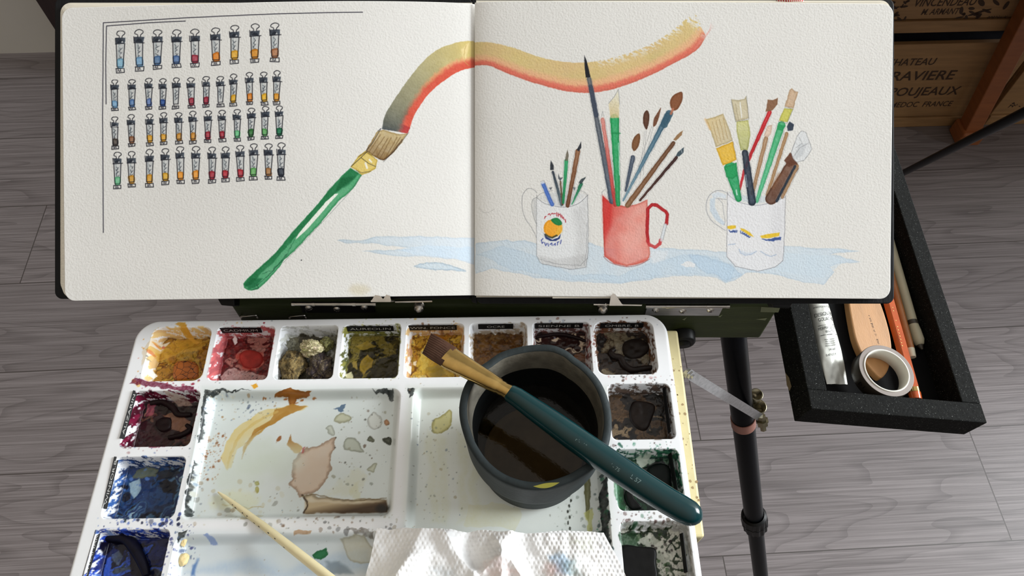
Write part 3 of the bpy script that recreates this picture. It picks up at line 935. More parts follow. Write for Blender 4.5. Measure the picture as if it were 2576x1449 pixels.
    brush_stick(p, (1927, 348), (1893, 486), 11, 9, (176, 138, 102), seed=22)
    p.poly([(1930, 318), (1943, 313), (1940, 336), (1932, 346), (1921, 342)], (222, 194, 172), .95, wob=1, rim=.3)
    brush_stick(p, (1979, 336), (1930, 490), 9, 8, (178, 140, 100), seed=23)
    p.poly([(1986, 305), (1998, 313), (1994, 328), (1982, 330), (1980, 318)], (46, 56, 70), .95, wob=1)
    brush_stick(p, (1966, 314), (1904, 506), 19, 9, (66, 168, 108), (96, 190, 138), seed=24)
    p.poly([(1957, 312), (1977, 316), (1968, 330), (1955, 326)], (40, 150, 88), .95, wob=1)
    p.poly([(1986, 226), (1992, 222), (2000, 230), (2008, 231), (1996, 273), (1974, 268)], (198, 166, 132), .96, wob=1.2, gran=.2, rim=.3)
    p.poly([(1973, 272), (1995, 274), (1981, 307), (1959, 304)], (200, 194, 92), .95, wob=1, rim=.3)
    p.line([(1974, 270), (1996, 274), (1980, 310), (1958, 306)], 1.2, G, .7)
    brush_stick(p, (1992, 420), (1940, 500), 34, 30, (104, 64, 44), (92, 58, 42), seed=25)
    p.poly([(1988, 383), (1999, 396), (2003, 412), (1984, 420), (1972, 404)], (98, 58, 40), .95, wob=1)
    p.line([(1960, 440), (1945, 470)], 10, (140, 92, 58), .5, soft=5)
    brush_stick(p, (2006, 418), (1968, 496), 8, 8, (176, 138, 100), seed=27)
    brush_stick(p, (2000, 418), (1954, 506), 6, 6, (46, 56, 68), seed=26)
    fe = [(2016, 330), (2026, 332), (2035, 352), (2042, 375), (2034, 388), (2022, 404), (2004, 408), (1996, 400), (1990, 384), (1998, 362), (2006, 342)]
    p.poly(fe, (216, 216, 213), .9, wob=1)
    p.poly([(2012, 362), (2030, 360), (2020, 390), (2000, 402), (1998, 388)], (196, 197, 195), .8, wob=1, soft=2)
    p.line(fe + [fe[0]], 1.2, G, .75, wob=1.5)
    p.line([(2010, 345), (2018, 360), (2002, 372)], 1.2, G, .6)
    p.line([(2034, 360), (2012, 372), (1998, 392)], 1.2, G, .6)
    # two-coloured flat brushes
    brush_stick(p, (1874, 384), (1892, 508), 16, 20, (46, 54, 66), (40, 50, 64), seed=28)
    p.line([(1876, 440), (1880, 470)], 2, (190, 200, 206), .7)
    p.poly([(1852, 305), (1883, 302), (1888, 341), (1881, 377), (1863, 378), (1853, 330)], (200, 196, 124), .95, wob=1, gran=.25, gs=12, rim=.3, col2=(176, 176, 110), g=((1866, 310), (1870, 375)))
    p.poly([(1839, 250), (1858, 252), (1873, 248), (1877, 241), (1882, 270), (1884, 298), (1850, 306)], (200, 186, 150), .95, wob=1, gran=.25, gs=8, rim=.3)
    p.line([(1862, 258), (1866, 296)], 3, (236, 234, 226), .8, wob=1)
    p.line([(1850, 262), (1858, 302)], 1.5, (150, 134, 98), .7, wob=1)
    p.line([(1839, 250), (1850, 306), (1884, 300), (1878, 242)], 1.2, G, .7)
    brush_stick(p, (1838, 424), (1858, 500), 32, 16, (44, 160, 96), (34, 148, 86), seed=29)
    p.poly([(1821, 420), (1853, 409), (1856, 440), (1842, 452), (1828, 446)], (40, 152, 88), .95, wob=1, rim=.3)
    p.line([(1852, 478), (1854, 490)], 3, (220, 236, 226), .8)
    p.poly([(1801, 373), (1844, 356), (1853, 402), (1836, 410), (1818, 417)], (226, 176, 52), .95, wob=1, gran=.2, rim=.3)
    p.poly([(1776, 300), (1798, 294), (1820, 286), (1834, 322), (1844, 354), (1824, 362), (1801, 370), (1788, 330)], (212, 188, 136), .95, wob=1.2, gran=.2, rim=.35, col2=(200, 184, 146), g=((1780, 310), (1840, 340)))
    for q in range(4):
        p.line([(1792 + q * 9, 306 - q * 3), (1806 + q * 8, 358 - q * 3)], 1.5, (168, 136, 86), .75, wob=1)
    p.line([(1774, 300), (1786, 325)], 4, (216, 164, 92), .6, soft=3)
    p.line([(1844, 356), (1856, 410), (1858, 452)], 1.1, G, .6, wob=1)
    # pencil arc at the gutter
    p.line([(1205, 520), (1215, 532), (1228, 533), (1242, 526)], 1.0, (160, 156, 150), .6, smooth=3)


cov_m = mat('black_bookcloth', L(19, 20, 23), rough=0.65, spec=0.2, bump=0.5, bscale=900, dist=0.0004, var=0.2, vscale=300, stretch=(1, 0.15, 0.15))
edge_m = mat('paper_edges', L(226, 220, 206), rough=0.8, bump=0.8, bscale=120, dist=0.0006, var=0.06, stretch=(0.03, 0.2, 20))
thread_m = mat('red_white_cord', L(190, 60, 64), rough=0.8)


def paper_mat():
    m = mat('watercolour_paper', None, rough=0.85, attr='paint', var=0.012, vscale=700, bump=0.0, spec=0.25)
    t = m.node_tree
    b = t.nodes['Principled BSDF']
    co = t.nodes.new('ShaderNodeTexCoord')
    n1 = t.nodes.new('ShaderNodeTexNoise')
    n1.inputs['Scale'].default_value = 1000
    n1.inputs['Detail'].default_value = 2.5
    n1.inputs['Roughness'].default_value = 0.45
    bp = t.nodes.new('ShaderNodeBump')
    bp.inputs['Strength'].default_value = 0.6
    bp.inputs['Distance'].default_value = 0.00020
    t.links.new(co.outputs['Object'], n1.inputs['Vector'])
    t.links.new(n1.outputs['Fac'], bp.inputs['Height'])
    t.links.new(bp.outputs['Normal'], b.inputs['Normal'])
    return m


paper_m = paper_mat()
book = thing('sketchbook', 'open landscape sketchbook with black cover, painted with tubes, a big brush and three mugs', 'sketchbook', B(1193, 752, -0.012))


def slab(mb, outline, h0, h1, mi=0):
    k = (0.376 - h1) / 0.376
    f = lambda q, h: B(1288 + (q[0] - 1288) * k, 724.5 + (q[1] - 724.5) * k, h)
    mb.prism(outline, lambda q: f(q, h0), lambda q: f(q, h1), mi)


def rrect(x0, y0, x1, y1, r, n=6, left=True, right=True):
    pts = []
    for cx, cy, a0, on in ((x0 + r, y1 - r, 90, left), (x0 + r, y0 + r, 180, left), (x1 - r, y0 + r, 270, right), (x1 - r, y1 - r, 0, right)):
        if on:
            for k in range(n + 1):
                a = math.radians(a0 + 90 * k / n)
                pts.append((cx + r * math.cos(a), cy + r * math.sin(a)))
        else:
            pts.append((cx + (r if cx > (x0 + x1) / 2 else -r), cy + (r if cy > (y0 + y1) / 2 else -r)))
    return pts


def left_turn(pts):
    a = sum(pts[i][0] * pts[(i + 1) % len(pts)][1] - pts[(i + 1) % len(pts)][0] * pts[i][1] for i in range(len(pts)))
    return pts if a < 0 else pts[::-1]       # image y runs down, so negative area is counter-clockwise


mb = MB()
slab(mb, left_turn(rrect(137, -6, 1189, 752, 18)), -0.0118, -0.0090)
slab(mb, left_turn(rrect(1197, -4, 2250, 764, 18)), -0.0118, -0.0090)
slab(mb, left_turn([(1186, -5), (1200, -5), (1200, 764), (1186, 760)]), -0.0125, -0.0095)
obj('cover', mb, cov_m, book, bevel=0.0006)
mb = MB()
slab(mb, left_turn(rrect(152, 7, 1188, 736, 26, right=False)), -0.0090, -0.0072)
obj('page_block', mb, edge_m, book)
mb = MB()
slab(mb, left_turn(rrect(1198, 1, 2240, 748, 24, left=False)), -0.0090, -0.0072)
obj('page_block', mb, edge_m, book)
mb = MB()
for i in range(4):
    sh = i * 1.6
    slab(mb, left_turn(rrect(152 + sh, 7 + sh * 2, 640, 738 + sh * 2.6, 27, right=False)), -0.0072 + i * 0.0016, -0.0072 + i * 0.0016 + 0.0012)
obj('loose_leaf', mb, edge_m, book)
mb = MB()
for i in range(4):
    slab(mb, left_turn(rrect(1390, 3 + i, 2240 - i * 0.4, 749 + i * .5, 26, left=False)), -0.0072 + i * 0.0016, -0.0072 + i * 0.0016 + 0.0012)
obj('loose_leaf', mb, edge_m, book)


def build_page(name, quad, rad, left, fn, nx, ny, label):
    X, Y = page_points(*quad, rad, left, nx, ny)
    p = Paint(X, Y, PAPER, px=1.0)
    n = fbm(X, Y, 160, 41, 2)[..., None]
    p.C *= 1 + (n - 0.5) * 0.03
    fn(p)
    hh = page_h(X, left)
    P = np.empty((ny + 2, nx, 3), np.float32)
    bx, by, bz = (np.array(BO), np.array(UPV), np.array(OUT))
    P0 = bx + ((X - 1288) * K)[..., None] * np.array([1, 0, 0]) + ((724.5 - Y) * K)[..., None] * by + hh[..., None] * bz
    P[1:-1] = P0
    P[0] = P0[0] - bz * 0.0007
    P[-1] = P0[-1] - bz * 0.0007
    C = p.linear(PAPER, np.array([0.80, 0.792, 0.766]))
    C = np.concatenate([C[:1], C, C[-1:]], 0)
    # outer side edge
    sd = 0 if left else -1
    E = P[:, sd:sd + 1 if sd == 0 else None] - bz * 0.0007
    if left:
        P = np.concatenate([E, P], 1)
        C = np.concatenate([C[:, :1], C], 1)
    else:
        P = np.concatenate([P, E], 1)
        C = np.concatenate([C, C[:, -1:]], 1)
    o = dense(name, P, C, paper_m, book, flip=True)
    o['label'] = label
    return o


build_page('page', ((155, 20), (1193.5, 1), (1193.5, 743), (163, 757)), 27, True, lambda p: (paint_tubes(p), paint_left(p)), 826, 590, 'page with rows of inked paint tubes and a green brush')
build_page('page', ((1193.5, 0), (2247, 10), (2239, 752), (1193.5, 744)), 26, False, paint_right, 830, 592, 'page with three painted mugs of brushes')
# ribbon bookmark peeping over the top edge
mb = MB()
path = [B(1940, 40, -0.0091), B(1962, 0, -0.0086), B(1990, -10, -0.005), B(2024, -8, -0.006), B(2046, 24, -0.0091)]
path = [Vector(q) for q in curve([tuple(q) for q in path], 14)]
for i in range(len(path) - 1):
    mb.tube(path[i:i + 2], 0.0016, 10, mi=i % 2)
obj('bookmark_cord', mb, [thread_m, mat('white_cord', L(226, 214, 208), rough=0.8)], book, label='red and white striped cord')

# ================================================================== the white palette
PZ = H - 0.346                                # top of the ridges
PYAW = math.radians(0.9)
PO = Vector((-0.0572, 0.1916, PZ))            # middle of its back edge
PX = Vector((math.cos(PYAW), math.sin(PYAW), 0))
PY = Vector((-math.sin(PYAW), math.cos(PYAW), 0))
WD, MD = 0.0094, 0.0058                       # depth of wells and of mixing areas


def pal(lx, ly, z=0.0):
    return PO + PX * lx + PY * ly + Vector((0, 0, z))


def pl(px, py, z=0.0):
    """millimetres on the palette of a point measured on the photograph at height z above/below the ridges"""
    q = at_z(px, py, PZ + z) - PO
    return (q.dot(PX) * 1000, q.dot(PY) * 1000)


def PM(pts, z=0.0):
    return [pl(a, b, z) for a, b in pts]


WELLS = []          # x0, x1, y0, y1 (mm), depth, wall, corner, name
for i in range(8):
    c = -116.7 + 33.3 * i
    WELLS.append((c - (16.0 if i in (0, 7) else 15.3), c + (15.6 if i == 7 else 15.3), -35.6, -4.2, WD * 1000, 2.2, 3.0 if 0 < i < 7 else 5.0, ('top', i)))
for r in range(4):
    y1 = -40.6 - 34.2 * r
    WELLS.append((-134.2, -100.2, y1 - 29.6, y1, WD * 1000, 2.4, 3.2, ('left', r)))
    WELLS.append((104.6, 136.4, y1 - 29.6, y1, WD * 1000, 2.0, 3.2, ('right', r)))
for i in range(8):
    c = -116.7 + 33.3 * i
    WELLS.append((c - 15.3, c + 15.3, -208.0, -177.5, WD * 1000, 2.2, 3.2, ('bottom', i)))
MIX = [(-97.6, 0.6, -105.6, -41.0, MD * 1000, 4.0, 5.0, ('mix', 0)), (6.4, 100.8, -172.5, -41.0, MD * 1000, 4.0, 5.0, ('mix', 1)),
       (-97.6, 0.6, -172.5, -111.6, MD * 1000, 4.0, 5.0, ('mix', 2))]



def graded(lo, hi, step, zones, k=2.6):
    """sample positions, k times denser inside the zones (steep walls)"""
    t = np.linspace(lo, hi, 6000)
    den = np.ones_like(t)
    for q0, q1 in zones:
        den[(t > q0) & (t < q1)] = k
    c = np.concatenate([[0], np.cumsum((den[1:] + den[:-1]) / 2 * np.diff(t))])
    return np.interp(np.linspace(0, c[-1], int(c[-1] / step)), c, t)


zx, zy = [], []
for w in WELLS:
    if w[7][0] != 'bottom':
        zx += [(w[0] - .2, w[0] + w[5] + .3), (w[1] - w[5] - .3, w[1] + .2)]
        zy += [(w[3] - w[5] - .3, w[3] + .2)]
gx = graded(-143.5, 141.3, 0.36, zx)
nx = len(gx)
gy = np.concatenate([graded(-142, 1.9, 0.34, zy)[::-1], np.linspace(-143.5, -213.6, 44)])
GX, GY = np.meshgrid(gx, gy)
HZ = np.zeros_like(GX)


def rsd(X, Y, x0, x1, y0, y1, r):
    qx = np.abs(X - (x0 + x1) / 2) - (x1 - x0) / 2 + r
    qy = np.abs(Y - (y0 + y1) / 2) - (y1 - y0) / 2 + r
    return np.sqrt(np.maximum(qx, 0) ** 2 + np.maximum(qy, 0) ** 2) + np.minimum(np.maximum(qx, qy), 0) - r


def wellwin(w, m=1.0):
    a = np.where((gx > w[0] - m) & (gx < w[1] + m))[0]
    b = np.where((gy > w[2] - m) & (gy < w[3] + m))[0]
    return slice(b[0], b[-1] + 1), slice(a[0], a[-1] + 1)


for w in WELLS + MIX:
    sl = wellwin(w)
    d = rsd(GX[sl], GY[sl], *w[:4], w[6])
    t = np.clip(-d / w[5], 0, 1)
    f = np.where(t < 0.25, t * t * 2, np.where(t > 0.85, 1 - (1 - t) ** 2 * 2.2 * 0.9, 0))
    f = t ** 1.0
    f = f - 0.10 * np.sin(np.clip(t, 0, 1) * 2 * np.pi) / 1.0
    HZ[sl] = np.minimum(HZ[sl], -w[4] * f)
dout = rsd(GX, GY, -143.0, 140.8, -213.0, 1.3, 13.0)
HZ += np.where(dout > -4.0, -13.5 * np.clip((dout + 4.0) / 4.2, 0, 1.02) ** 5, 0)
# gently rounded ridge tops
HZ += -0.25 * (1 - np.exp(-np.maximum(dout + 10, 0) / 8))

# ---- paint
pp = Paint(GX, GY, (234, 236, 236), px=0.22)


def wfill(key, cols, ths, seed, sc=6.0, wall=None, wall_a=0.7, floor_a=0.97, ragged=0.25):
    """layered paint on a well's floor (noise bands) and splashes on its walls"""
    w = [q for q in WELLS if q[7] == key][0]
    sl = wellwin(w, 1.5)
    X, Y = GX[sl], GY[sl]
    d = rsd(X, Y, *w[:4], w[6])
    n = fbm(X, Y, sc, seed, 4)
    n2 = fbm(X + (n - 0.5) * 14, Y + (fbm(X, Y, sc, seed + 2, 3) - 0.5) * 14, sc * 1.3, seed + 7, 4)
    n2 = np.clip((n2 - 0.28) / 0.44, 0, 1)
    Hh = HZ[sl]
    cols = [tuple(q * (0.66 if sum(c_) < 300 else 0.82 if sum(c_) < 440 else 0.94) for q in c_) for c_ in cols]
    c = np.zeros(X.shape + (3,), np.float32) + np.array(cols[0], np.float32)
    for col, th in zip(cols[1:], ths):
        k = sstep(th - 0.03, th + 0.03, n2)[..., None]
        c = c * (1 - k) + np.array(col, np.float32) * k
    rd_ = 1 - np.abs(fbm(X, Y, 2.6, seed + 13, 4) - 0.5) * 2
    c = c * (0.84 + 0.32 * fbm(X, Y, 0.9, seed + 11, 3))[..., None] * (1 - 0.45 * sstep(0.93, 0.99, rd_))[..., None]
    on = -d - w[5]
    a = sstep(-0.25, 0.15, on + (fbm(X, Y, 2.0, seed + 21, 3) - 0.5) * 1.6 * ragged * 4) * floor_a
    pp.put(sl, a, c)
    if wall:
        s = fbm(X + Hh * .8, Y + Hh * .8, 1.5, seed + 31, 3) * 0.7 + fbm(X + Hh * .8, Y + Hh * .8, 4.5, seed + 33, 2) * 0.5
        dd = -d / w[5]
        k = sstep(0.62, 0.70, s + 0.16 * np.clip(dd, 0, 1) - 0.10 * (dd < 0.15)) * sstep(-0.35, 0.12, dd) * (1 - a)
        j = sstep(0.45, 0.55, fbm(X + Hh * .8, Y + Hh * .8, 2.4, seed + 35, 2))[..., None]
        wc = np.array(wall[0], np.float32) * (1 - j) + np.array(wall[-1], np.float32) * j
        pp.put(sl, k * wall_a, wc)
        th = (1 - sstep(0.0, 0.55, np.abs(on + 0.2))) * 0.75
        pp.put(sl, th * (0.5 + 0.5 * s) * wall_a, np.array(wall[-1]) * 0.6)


WH = (226, 224, 216)
# 1 new gamboge, 2 cadmium red, 3 sponge well, 4 aureolin, 5 deep yellow, 6 ochre, 7 sienna, 8 umber
wfill(('top', 0), [(178, 118, 34), (196, 140, 40), (208, 162, 60), (168, 100, 26), (186, 128, 36)], [0.25, 0.45, 0.6, 0.72], 5, 7, [(222, 164, 50), (206, 140, 40)], 0.55)
wfill(('top', 1), [(112, 22, 26), (136, 28, 30), (162, 44, 40), (120, 26, 28), (190, 120, 108)], [0.25, 0.45, 0.58, 0.80], 6, 7, [(188, 60, 60), (150, 40, 44)], 0.75)
wfill(('top', 2), [(196, 196, 184), (150, 148, 126), (120, 116, 92), (96, 90, 70)], [0.3, 0.5, 0.7], 7, 8, [(150, 150, 120), (90, 90, 80)], 0.3, ragged=0.5)
wfill(('top', 3), [(58, 50, 22), (74, 64, 28), (44, 38, 18), (96, 84, 34), (140, 122, 48)], [0.25, 0.45, 0.62, 0.76], 8, 6, [(66, 70, 30), (120, 118, 40)], 0.85)
wfill(('top', 4), [(188, 118, 26), (204, 150, 40), (170, 102, 20), (214, 172, 60), (224, 200, 120)], [0.3, 0.5, 0.62, 0.8], 9, 7, [(208, 150, 60), (186, 110, 50)], 0.6)
wfill(('top', 5), [(122, 76, 26), (136, 88, 32), (112, 66, 22), (146, 100, 44)], [0.3, 0.55, 0.75], 10, 8, [(150, 110, 60), (120, 90, 50)], 0.45)
wfill(('top', 6), [(52, 22, 18), (206, 186, 158), (72, 34, 22), (38, 20, 18), (140, 84, 48)], [0.36, 0.50, 0.58, 0.82], 11, 8, [(108, 46, 36), (70, 30, 26)], 0.75)
wfill(('top', 7), [(44, 32, 26), (58, 42, 30), (32, 26, 24), (96, 76, 52), (120, 108, 84)], [0.28, 0.45, 0.66, 0.80], 12, 6, [(84, 52, 36), (110, 70, 44)], 0.9)
wfill(('left', 0), [(58, 20, 26), (36, 14, 18), (130, 84, 62), (96, 40, 44), (32, 14, 16), (152, 108, 84)], [0.25, 0.42, 0.56, 0.66, 0.86], 13, 9, [(110, 24, 52), (64, 14, 30)], 1.0)
wfill(('left', 1), [(24, 60, 124), (40, 92, 160), (14, 24, 50), (84, 130, 166), (22, 52, 116), (150, 180, 190)], [0.25, 0.42, 0.55, 0.68, 0.86], 14, 8, [(40, 84, 156), (22, 40, 84)], 0.9)
wfill(('left', 2), [(24, 32, 90), (30, 44, 120), (14, 16, 34), (54, 92, 200), (80, 94, 110), (20, 26, 60)], [0.25, 0.45, 0.60, 0.72, 0.84], 15, 9, [(52, 84, 186), (26, 36, 104)], 1.0)
wfill(('left', 3), [(60, 60, 70), (90, 100, 120), (30, 30, 40)], [0.4, 0.6], 16, 8, [(60, 80, 120), (40, 50, 90)], 0.6)
wfill(('right', 0), [(96, 70, 46), (124, 92, 60), (46, 36, 28), (30, 26, 24), (140, 118, 88)], [0.28, 0.42, 0.56, 0.82], 17, 7, [(80, 58, 44), (52, 40, 34)], 0.8)
wfill(('right', 1), [(58, 104, 74), (92, 132, 104), (22, 44, 36), (10, 28, 24), (40, 92, 60), (170, 188, 172)], [0.25, 0.42, 0.55, 0.66, 0.86], 18, 8, [(48, 118, 84), (20, 60, 50)], 0.9)
wfill(('right', 2), [(214, 214, 200), (60, 84, 48), (30, 50, 30), (40, 70, 34), (208, 208, 196)], [0.34, 0.48, 0.58, 0.66], 19, 6, [(70, 70, 56), (110, 104, 90)], 0.35, ragged=0.6)
wfill(('right', 3), [(30, 60, 40), (60, 90, 60)], [0.5], 20, 8, [(40, 80, 50)], 0.5)
for i in range(8):
    wfill(('bottom', i), [(90, 60, 50), (120, 90, 70), (60, 40, 36)], [0.4, 0.6], 40 + i, 8, [(110, 80, 60)], 0.4)

# hand-placed passages in the wells (positions read off the photograph)
d = -WD
pp.poly(PM([(375, 905), (400, 868), (430, 862), (395, 900), (378, 940)], d), (226, 214, 190), .9, wob=.8, ws=3)
pp.poly(PM([(384, 900), (440, 858), (508, 850), (510, 880), (450, 890), (400, 910)], d), (208, 158, 52), .7, wob=1, ws=3, gran=.3)
pp.poly(PM([(376, 944), (386, 938), (398, 946), (388, 954), (376, 952)], d), (238, 236, 228), .95, wob=.4)
pp.poly(PM([(590, 895), (620, 880), (660, 888), (664, 915), (640, 935), (612, 928)], d), (196, 62, 48), .8, wob=.6, soft=.8, gran=.3)
pp.poly(PM([(620, 905), (650, 895), (662, 915), (645, 930), (622, 922)], d), (220, 168, 150), .6, wob=1, soft=1.0)
pp.poly(PM([(575, 925), (630, 935), (670, 948), (650, 962), (560, 962), (555, 945)], d), (224, 206, 196), .8, wob=1.4, ws=3, gran=.4)
pp.specks((pl(575, 925, d)[0], pl(650, 940, d)[0], pl(575, 955, d)[1], pl(575, 925, d)[1]), 40, .15, .5, [(30, 22, 30), (60, 20, 24)], .9, 3)
pp.poly(PM([(585, 852), (594, 846), (598, 862), (590, 868)], d), (236, 226, 220), .95, wob=.4)
pp.poly(PM([(906, 905), (925, 890), (938, 905), (936, 925), (922, 932), (914, 945), (904, 925)], d), (166, 136, 46), .9, wob=.8, ws=3, gran=.3, rim=.4)
pp.poly(PM([(895, 870), (925, 858), (945, 872), (910, 880)], d), (150, 126, 48), .8, wob=1, ws=3)
pp.poly(PM([(884, 912), (900, 906), (898, 930), (888, 922)], d), (172, 146, 70), .8, wob=.7, ws=2)
pp.poly(PM([(870, 942), (884, 936), (888, 952), (872, 954)], d), (226, 220, 176), .9, wob=.6, ws=2)
pp.poly(PM([(1060, 890), (1110, 880), (1150, 900), (1135, 950), (1080, 950), (1050, 920)], d), (206, 172, 62), .85, wob=1.6, ws=4, gran=.4)
pp.poly(PM([(1075, 925), (1110, 915), (1120, 945), (1090, 955)], d), (140, 122, 48), .6, wob=1.2, soft=1)
pp.poly(PM([(1026, 925), (1036, 922), (1034, 942), (1026, 942)], d), (240, 232, 220), .95, wob=.4)
pp.poly(PM([(1040, 910), (1048, 908), (1046, 922), (1040, 918)], d), (240, 226, 200), .9, wob=.4)
# alizarin
pp.poly(PM([(375, 1020), (400, 1008), (480, 1030), (486, 1050), (440, 1052), (405, 1040)], d), (26, 12, 14), .95, wob=1, ws=4)
pp.poly(PM([(430, 1000), (470, 1006), (486, 1022), (450, 1022)], d), (200, 176, 156), .8, wob=1, ws=3, gran=.4)
pp.poly(PM([(410, 1045), (440, 1035), (480, 1060), (460, 1090), (420, 1085)], d), (146, 104, 78), .85, wob=1.2, ws=4, gran=.2)
pp.poly(PM([(385, 1050), (405, 1040), (420, 1060), (430, 1048), (432, 1080), (470, 1092), (470, 1104), (410, 1100), (388, 1082)], d), (34, 14, 18), .97, wob=.8, ws=4)
pp.poly(PM([(370, 1015), (392, 1014), (384, 1044), (366, 1050)], d), (164, 70, 90), .7, wob=1, ws=3, gran=.3)
# winsor blue
pp.poly(PM([(330, 1205), (342, 1185), (370, 1175), (400, 1182), (392, 1198), (350, 1204)], d), (92, 100, 84), .85, wob=.8, ws=4, rim=.5)
pp.poly(PM([(325, 1215), (352, 1203), (354, 1230), (338, 1255), (328, 1238)], d), (160, 184, 190), .9, wob=.6, ws=3, gran=.2)
pp.oval(pl(318, 1250, d), 2.0, 2.6, (14, 18, 34), .97, wob=.4, ws=2)
pp.oval(pl(316, 1225, d), 1.6, 1.2, (14, 18, 34), .97, wob=.4, ws=2)
pp.poly(PM([(400, 1215), (420, 1205), (445, 1220), (438, 1240), (410, 1238)], d), (10, 14, 28), .95, wob=.8, ws=3)
pp.poly(PM([(390, 1190), (430, 1178), (455, 1190), (430, 1205)], d), (20, 30, 44), .9, wob=1, ws=3)
pp.poly(PM([(340, 1250), (390, 1238), (440, 1245), (430, 1290), (350, 1290)], d), (34, 62, 104), .7, wob=2, ws=6, gran=.5)
# ultramarine
pp.poly(PM([(265, 1370), (285, 1355), (320, 1350), (350, 1370), (372, 1420), (380, 1449), (330, 1449), (325, 1390), (290, 1380), (262, 1400)], d), (14, 12, 30), .97, wob=1, ws=5)
pp.poly(PM([(262, 1440), (270, 1405), (280, 1400), (276, 1449), (262, 1449)], d), (48, 84, 180), .9, wob=.6, ws=3)
pp.poly(PM([(280, 1395), (300, 1385), (308, 1400), (296, 1425), (284, 1412)], d), (90, 104, 118), .8, wob=.7, ws=3, gran=.3)
pp.poly(PM([(340, 1395), (360, 1385), (376, 1415), (366, 1425)], d), (112, 120, 122), .8, wob=.8, ws=3, gran=.3)
# greens
pp.poly(PM([(1620, 1180), (1650, 1160), (1690, 1172), (1690, 1250), (1640, 1200)], d), (8, 20, 18), .97, wob=.8, ws=4)
pp.poly(PM([(1600, 1152), (1635, 1150), (1628, 1168), (1612, 1180), (1602, 1165)], d), (200, 208, 194), .9, wob=1, ws=2.5)
pp.poly(PM([(1565, 1240), (1580, 1225), (1600, 1262), (1620, 1285), (1590, 1285), (1570, 1265)], d), (10, 16, 16), .97, wob=.5, ws=3)
pp.poly(PM([(1535, 1195), (1560, 1190), (1566, 1240), (1575, 1282), (1545, 1282), (1538, 1240)], d), (58, 122, 76), .7, wob=1.2, ws=4, gran=.5)
pp.poly(PM([(1548, 1348), (1600, 1340), (1612, 1370), (1590, 1380), (1555, 1378)], d), (26, 62, 34), .9, wob=2, ws=4, gran=.5)
pp.poly(PM([(1600, 1350), (1640, 1345), (1690, 1400), (1660, 1430), (1650, 1390)], d), (212, 214, 200), .8, wob=2.4, ws=3)
pp.specks((pl(1605, 1380, d)[0], pl(1690, 1380, d)[0], pl(1640, 1449, d)[1], pl(1640, 1340, d)[1]), 46, .25, 1.1, [(20, 30, 20), (28, 20, 20), (40, 70, 34)], .95, 8)

# ---- mixing areas
z = -MD
pp.poly(PM([(520, 985), (1000, 985), (985, 1310), (470, 1310)], z), (200, 211, 205), .75, soft=3, gran=.25, gs=14)
pp.poly(PM([(1030, 985), (1525, 985), (1540, 1449), (1015, 1449)], z), (207, 215, 204), .75, soft=3, gran=.25, gs=14)
pp.poly(PM([(460, 1345), (940, 1345), (930, 1449), (440, 1449)], z), (196, 209, 211), .75, soft=3, gran=.3, gs=14)
# dark grime in the corners
for q in ([(523, 989), (548, 990), (640, 993), (590, 995), (552, 998), (535, 1006), (527, 1024), (521, 1060), (514, 1110), (507, 1128), (514, 1060)],
          [(496, 1165), (498, 1168), (489, 1240), (482, 1275), (492, 1296), (488, 1303), (472, 1302), (481, 1240)], [(940, 990), (992, 987), (992, 1006), (986, 1010), (976, 998), (950, 994)],
          [(1030, 988), (1048, 990), (1040, 1006), (1030, 1012)], [(460, 1345), (490, 1338), (474, 1356), (460, 1372)], [(1508, 1250), (1520, 1180), (1530, 1300), (1538, 1449), (1524, 1449)]):
    pp.poly(PM(q, z), (14, 19, 19), .95, wob=1.4, ws=2.5, gran=.45, gs=1.2)
pp.specks((pl(530, 990, z)[0], pl(600, 990, z)[0], pl(560, 1010, z)[1], pl(560, 990, z)[1]), 30, .15, .5, [(210, 210, 190), (230, 230, 216)], .9, 5)
# ochre puddle at the back ridge and its sweep
oc, oc2 = (150, 92, 30), (206, 182, 106)
pp.poly(PM([(690, 1000), (720, 988), (735, 982), (760, 990), (785, 992), (770, 1000), (745, 1002), (738, 1018), (728, 1016), (724, 1000)], -0.004), oc, .95, wob=.9, ws=3, rim=.4)
pp.poly(PM([(565, 1180), (556, 1150), (570, 1110), (590, 1080), (620, 1060), (650, 1036), (700, 1024), (735, 1016), (776, 1024), (760, 1032), (720, 1042), (705, 1056), (680, 1070), (640, 1090), (600, 1130), (580, 1180)], z),
        (212, 190, 118), .85, wob=1.0, ws=4, gran=.35, gs=5)
pp.poly(PM([(690, 1030), (735, 1016), (772, 1024), (745, 1036), (715, 1048), (690, 1066), (655, 1082), (630, 1102), (640, 1080), (680, 1056), (690, 1045)], z), (164, 112, 36), .9, wob=.8, ws=4, gran=.3, gs=4)
pp.poly(PM([(606, 1150), (614, 1115), (650, 1085), (690, 1062), (640, 1100), (616, 1130)], z), (178, 134, 50), .8, wob=.6, ws=3, gran=.3)
pp.poly(PM([(722, 1120), (732, 1092), (736, 1108), (760, 1124), (756, 1140), (742, 1140)], z), (150, 100, 40), .85, wob=.7, ws=3, col2=(196, 168, 100), g=(pl(730, 1095, z), pl(752, 1142, z)))
pp.line(PM([(720, 1040), (680, 1066), (640, 1092), (618, 1122), (606, 1156)], z), [2.4, 2.0, 1.6, 1.0, .4], (170, 124, 46), .7, smooth=4, wob=.6, ws=3, gran=.4)
pp.line(PM([(700, 1036), (650, 1058), (610, 1088), (586, 1130), (572, 1180)], z), [1.4, 1.6, 1.4, 1.6, 1.0], (204, 176, 100), .7, smooth=4, wob=.8, ws=3, gran=.4)
for q in ((700, 996), (716, 1002), (757, 1004), (775, 996), (664, 1002), (790, 1000), (744, 1010)):
    pp.oval(pl(*q, -0.004), 1.1, .4, (150, 84, 26), .85, rot=.2, wob=.5, ws=1.2)
pp.oval(pl(702, 1104, z), 1.0, 1.6, (140, 80, 34), .9, rot=-.5, wob=.4)
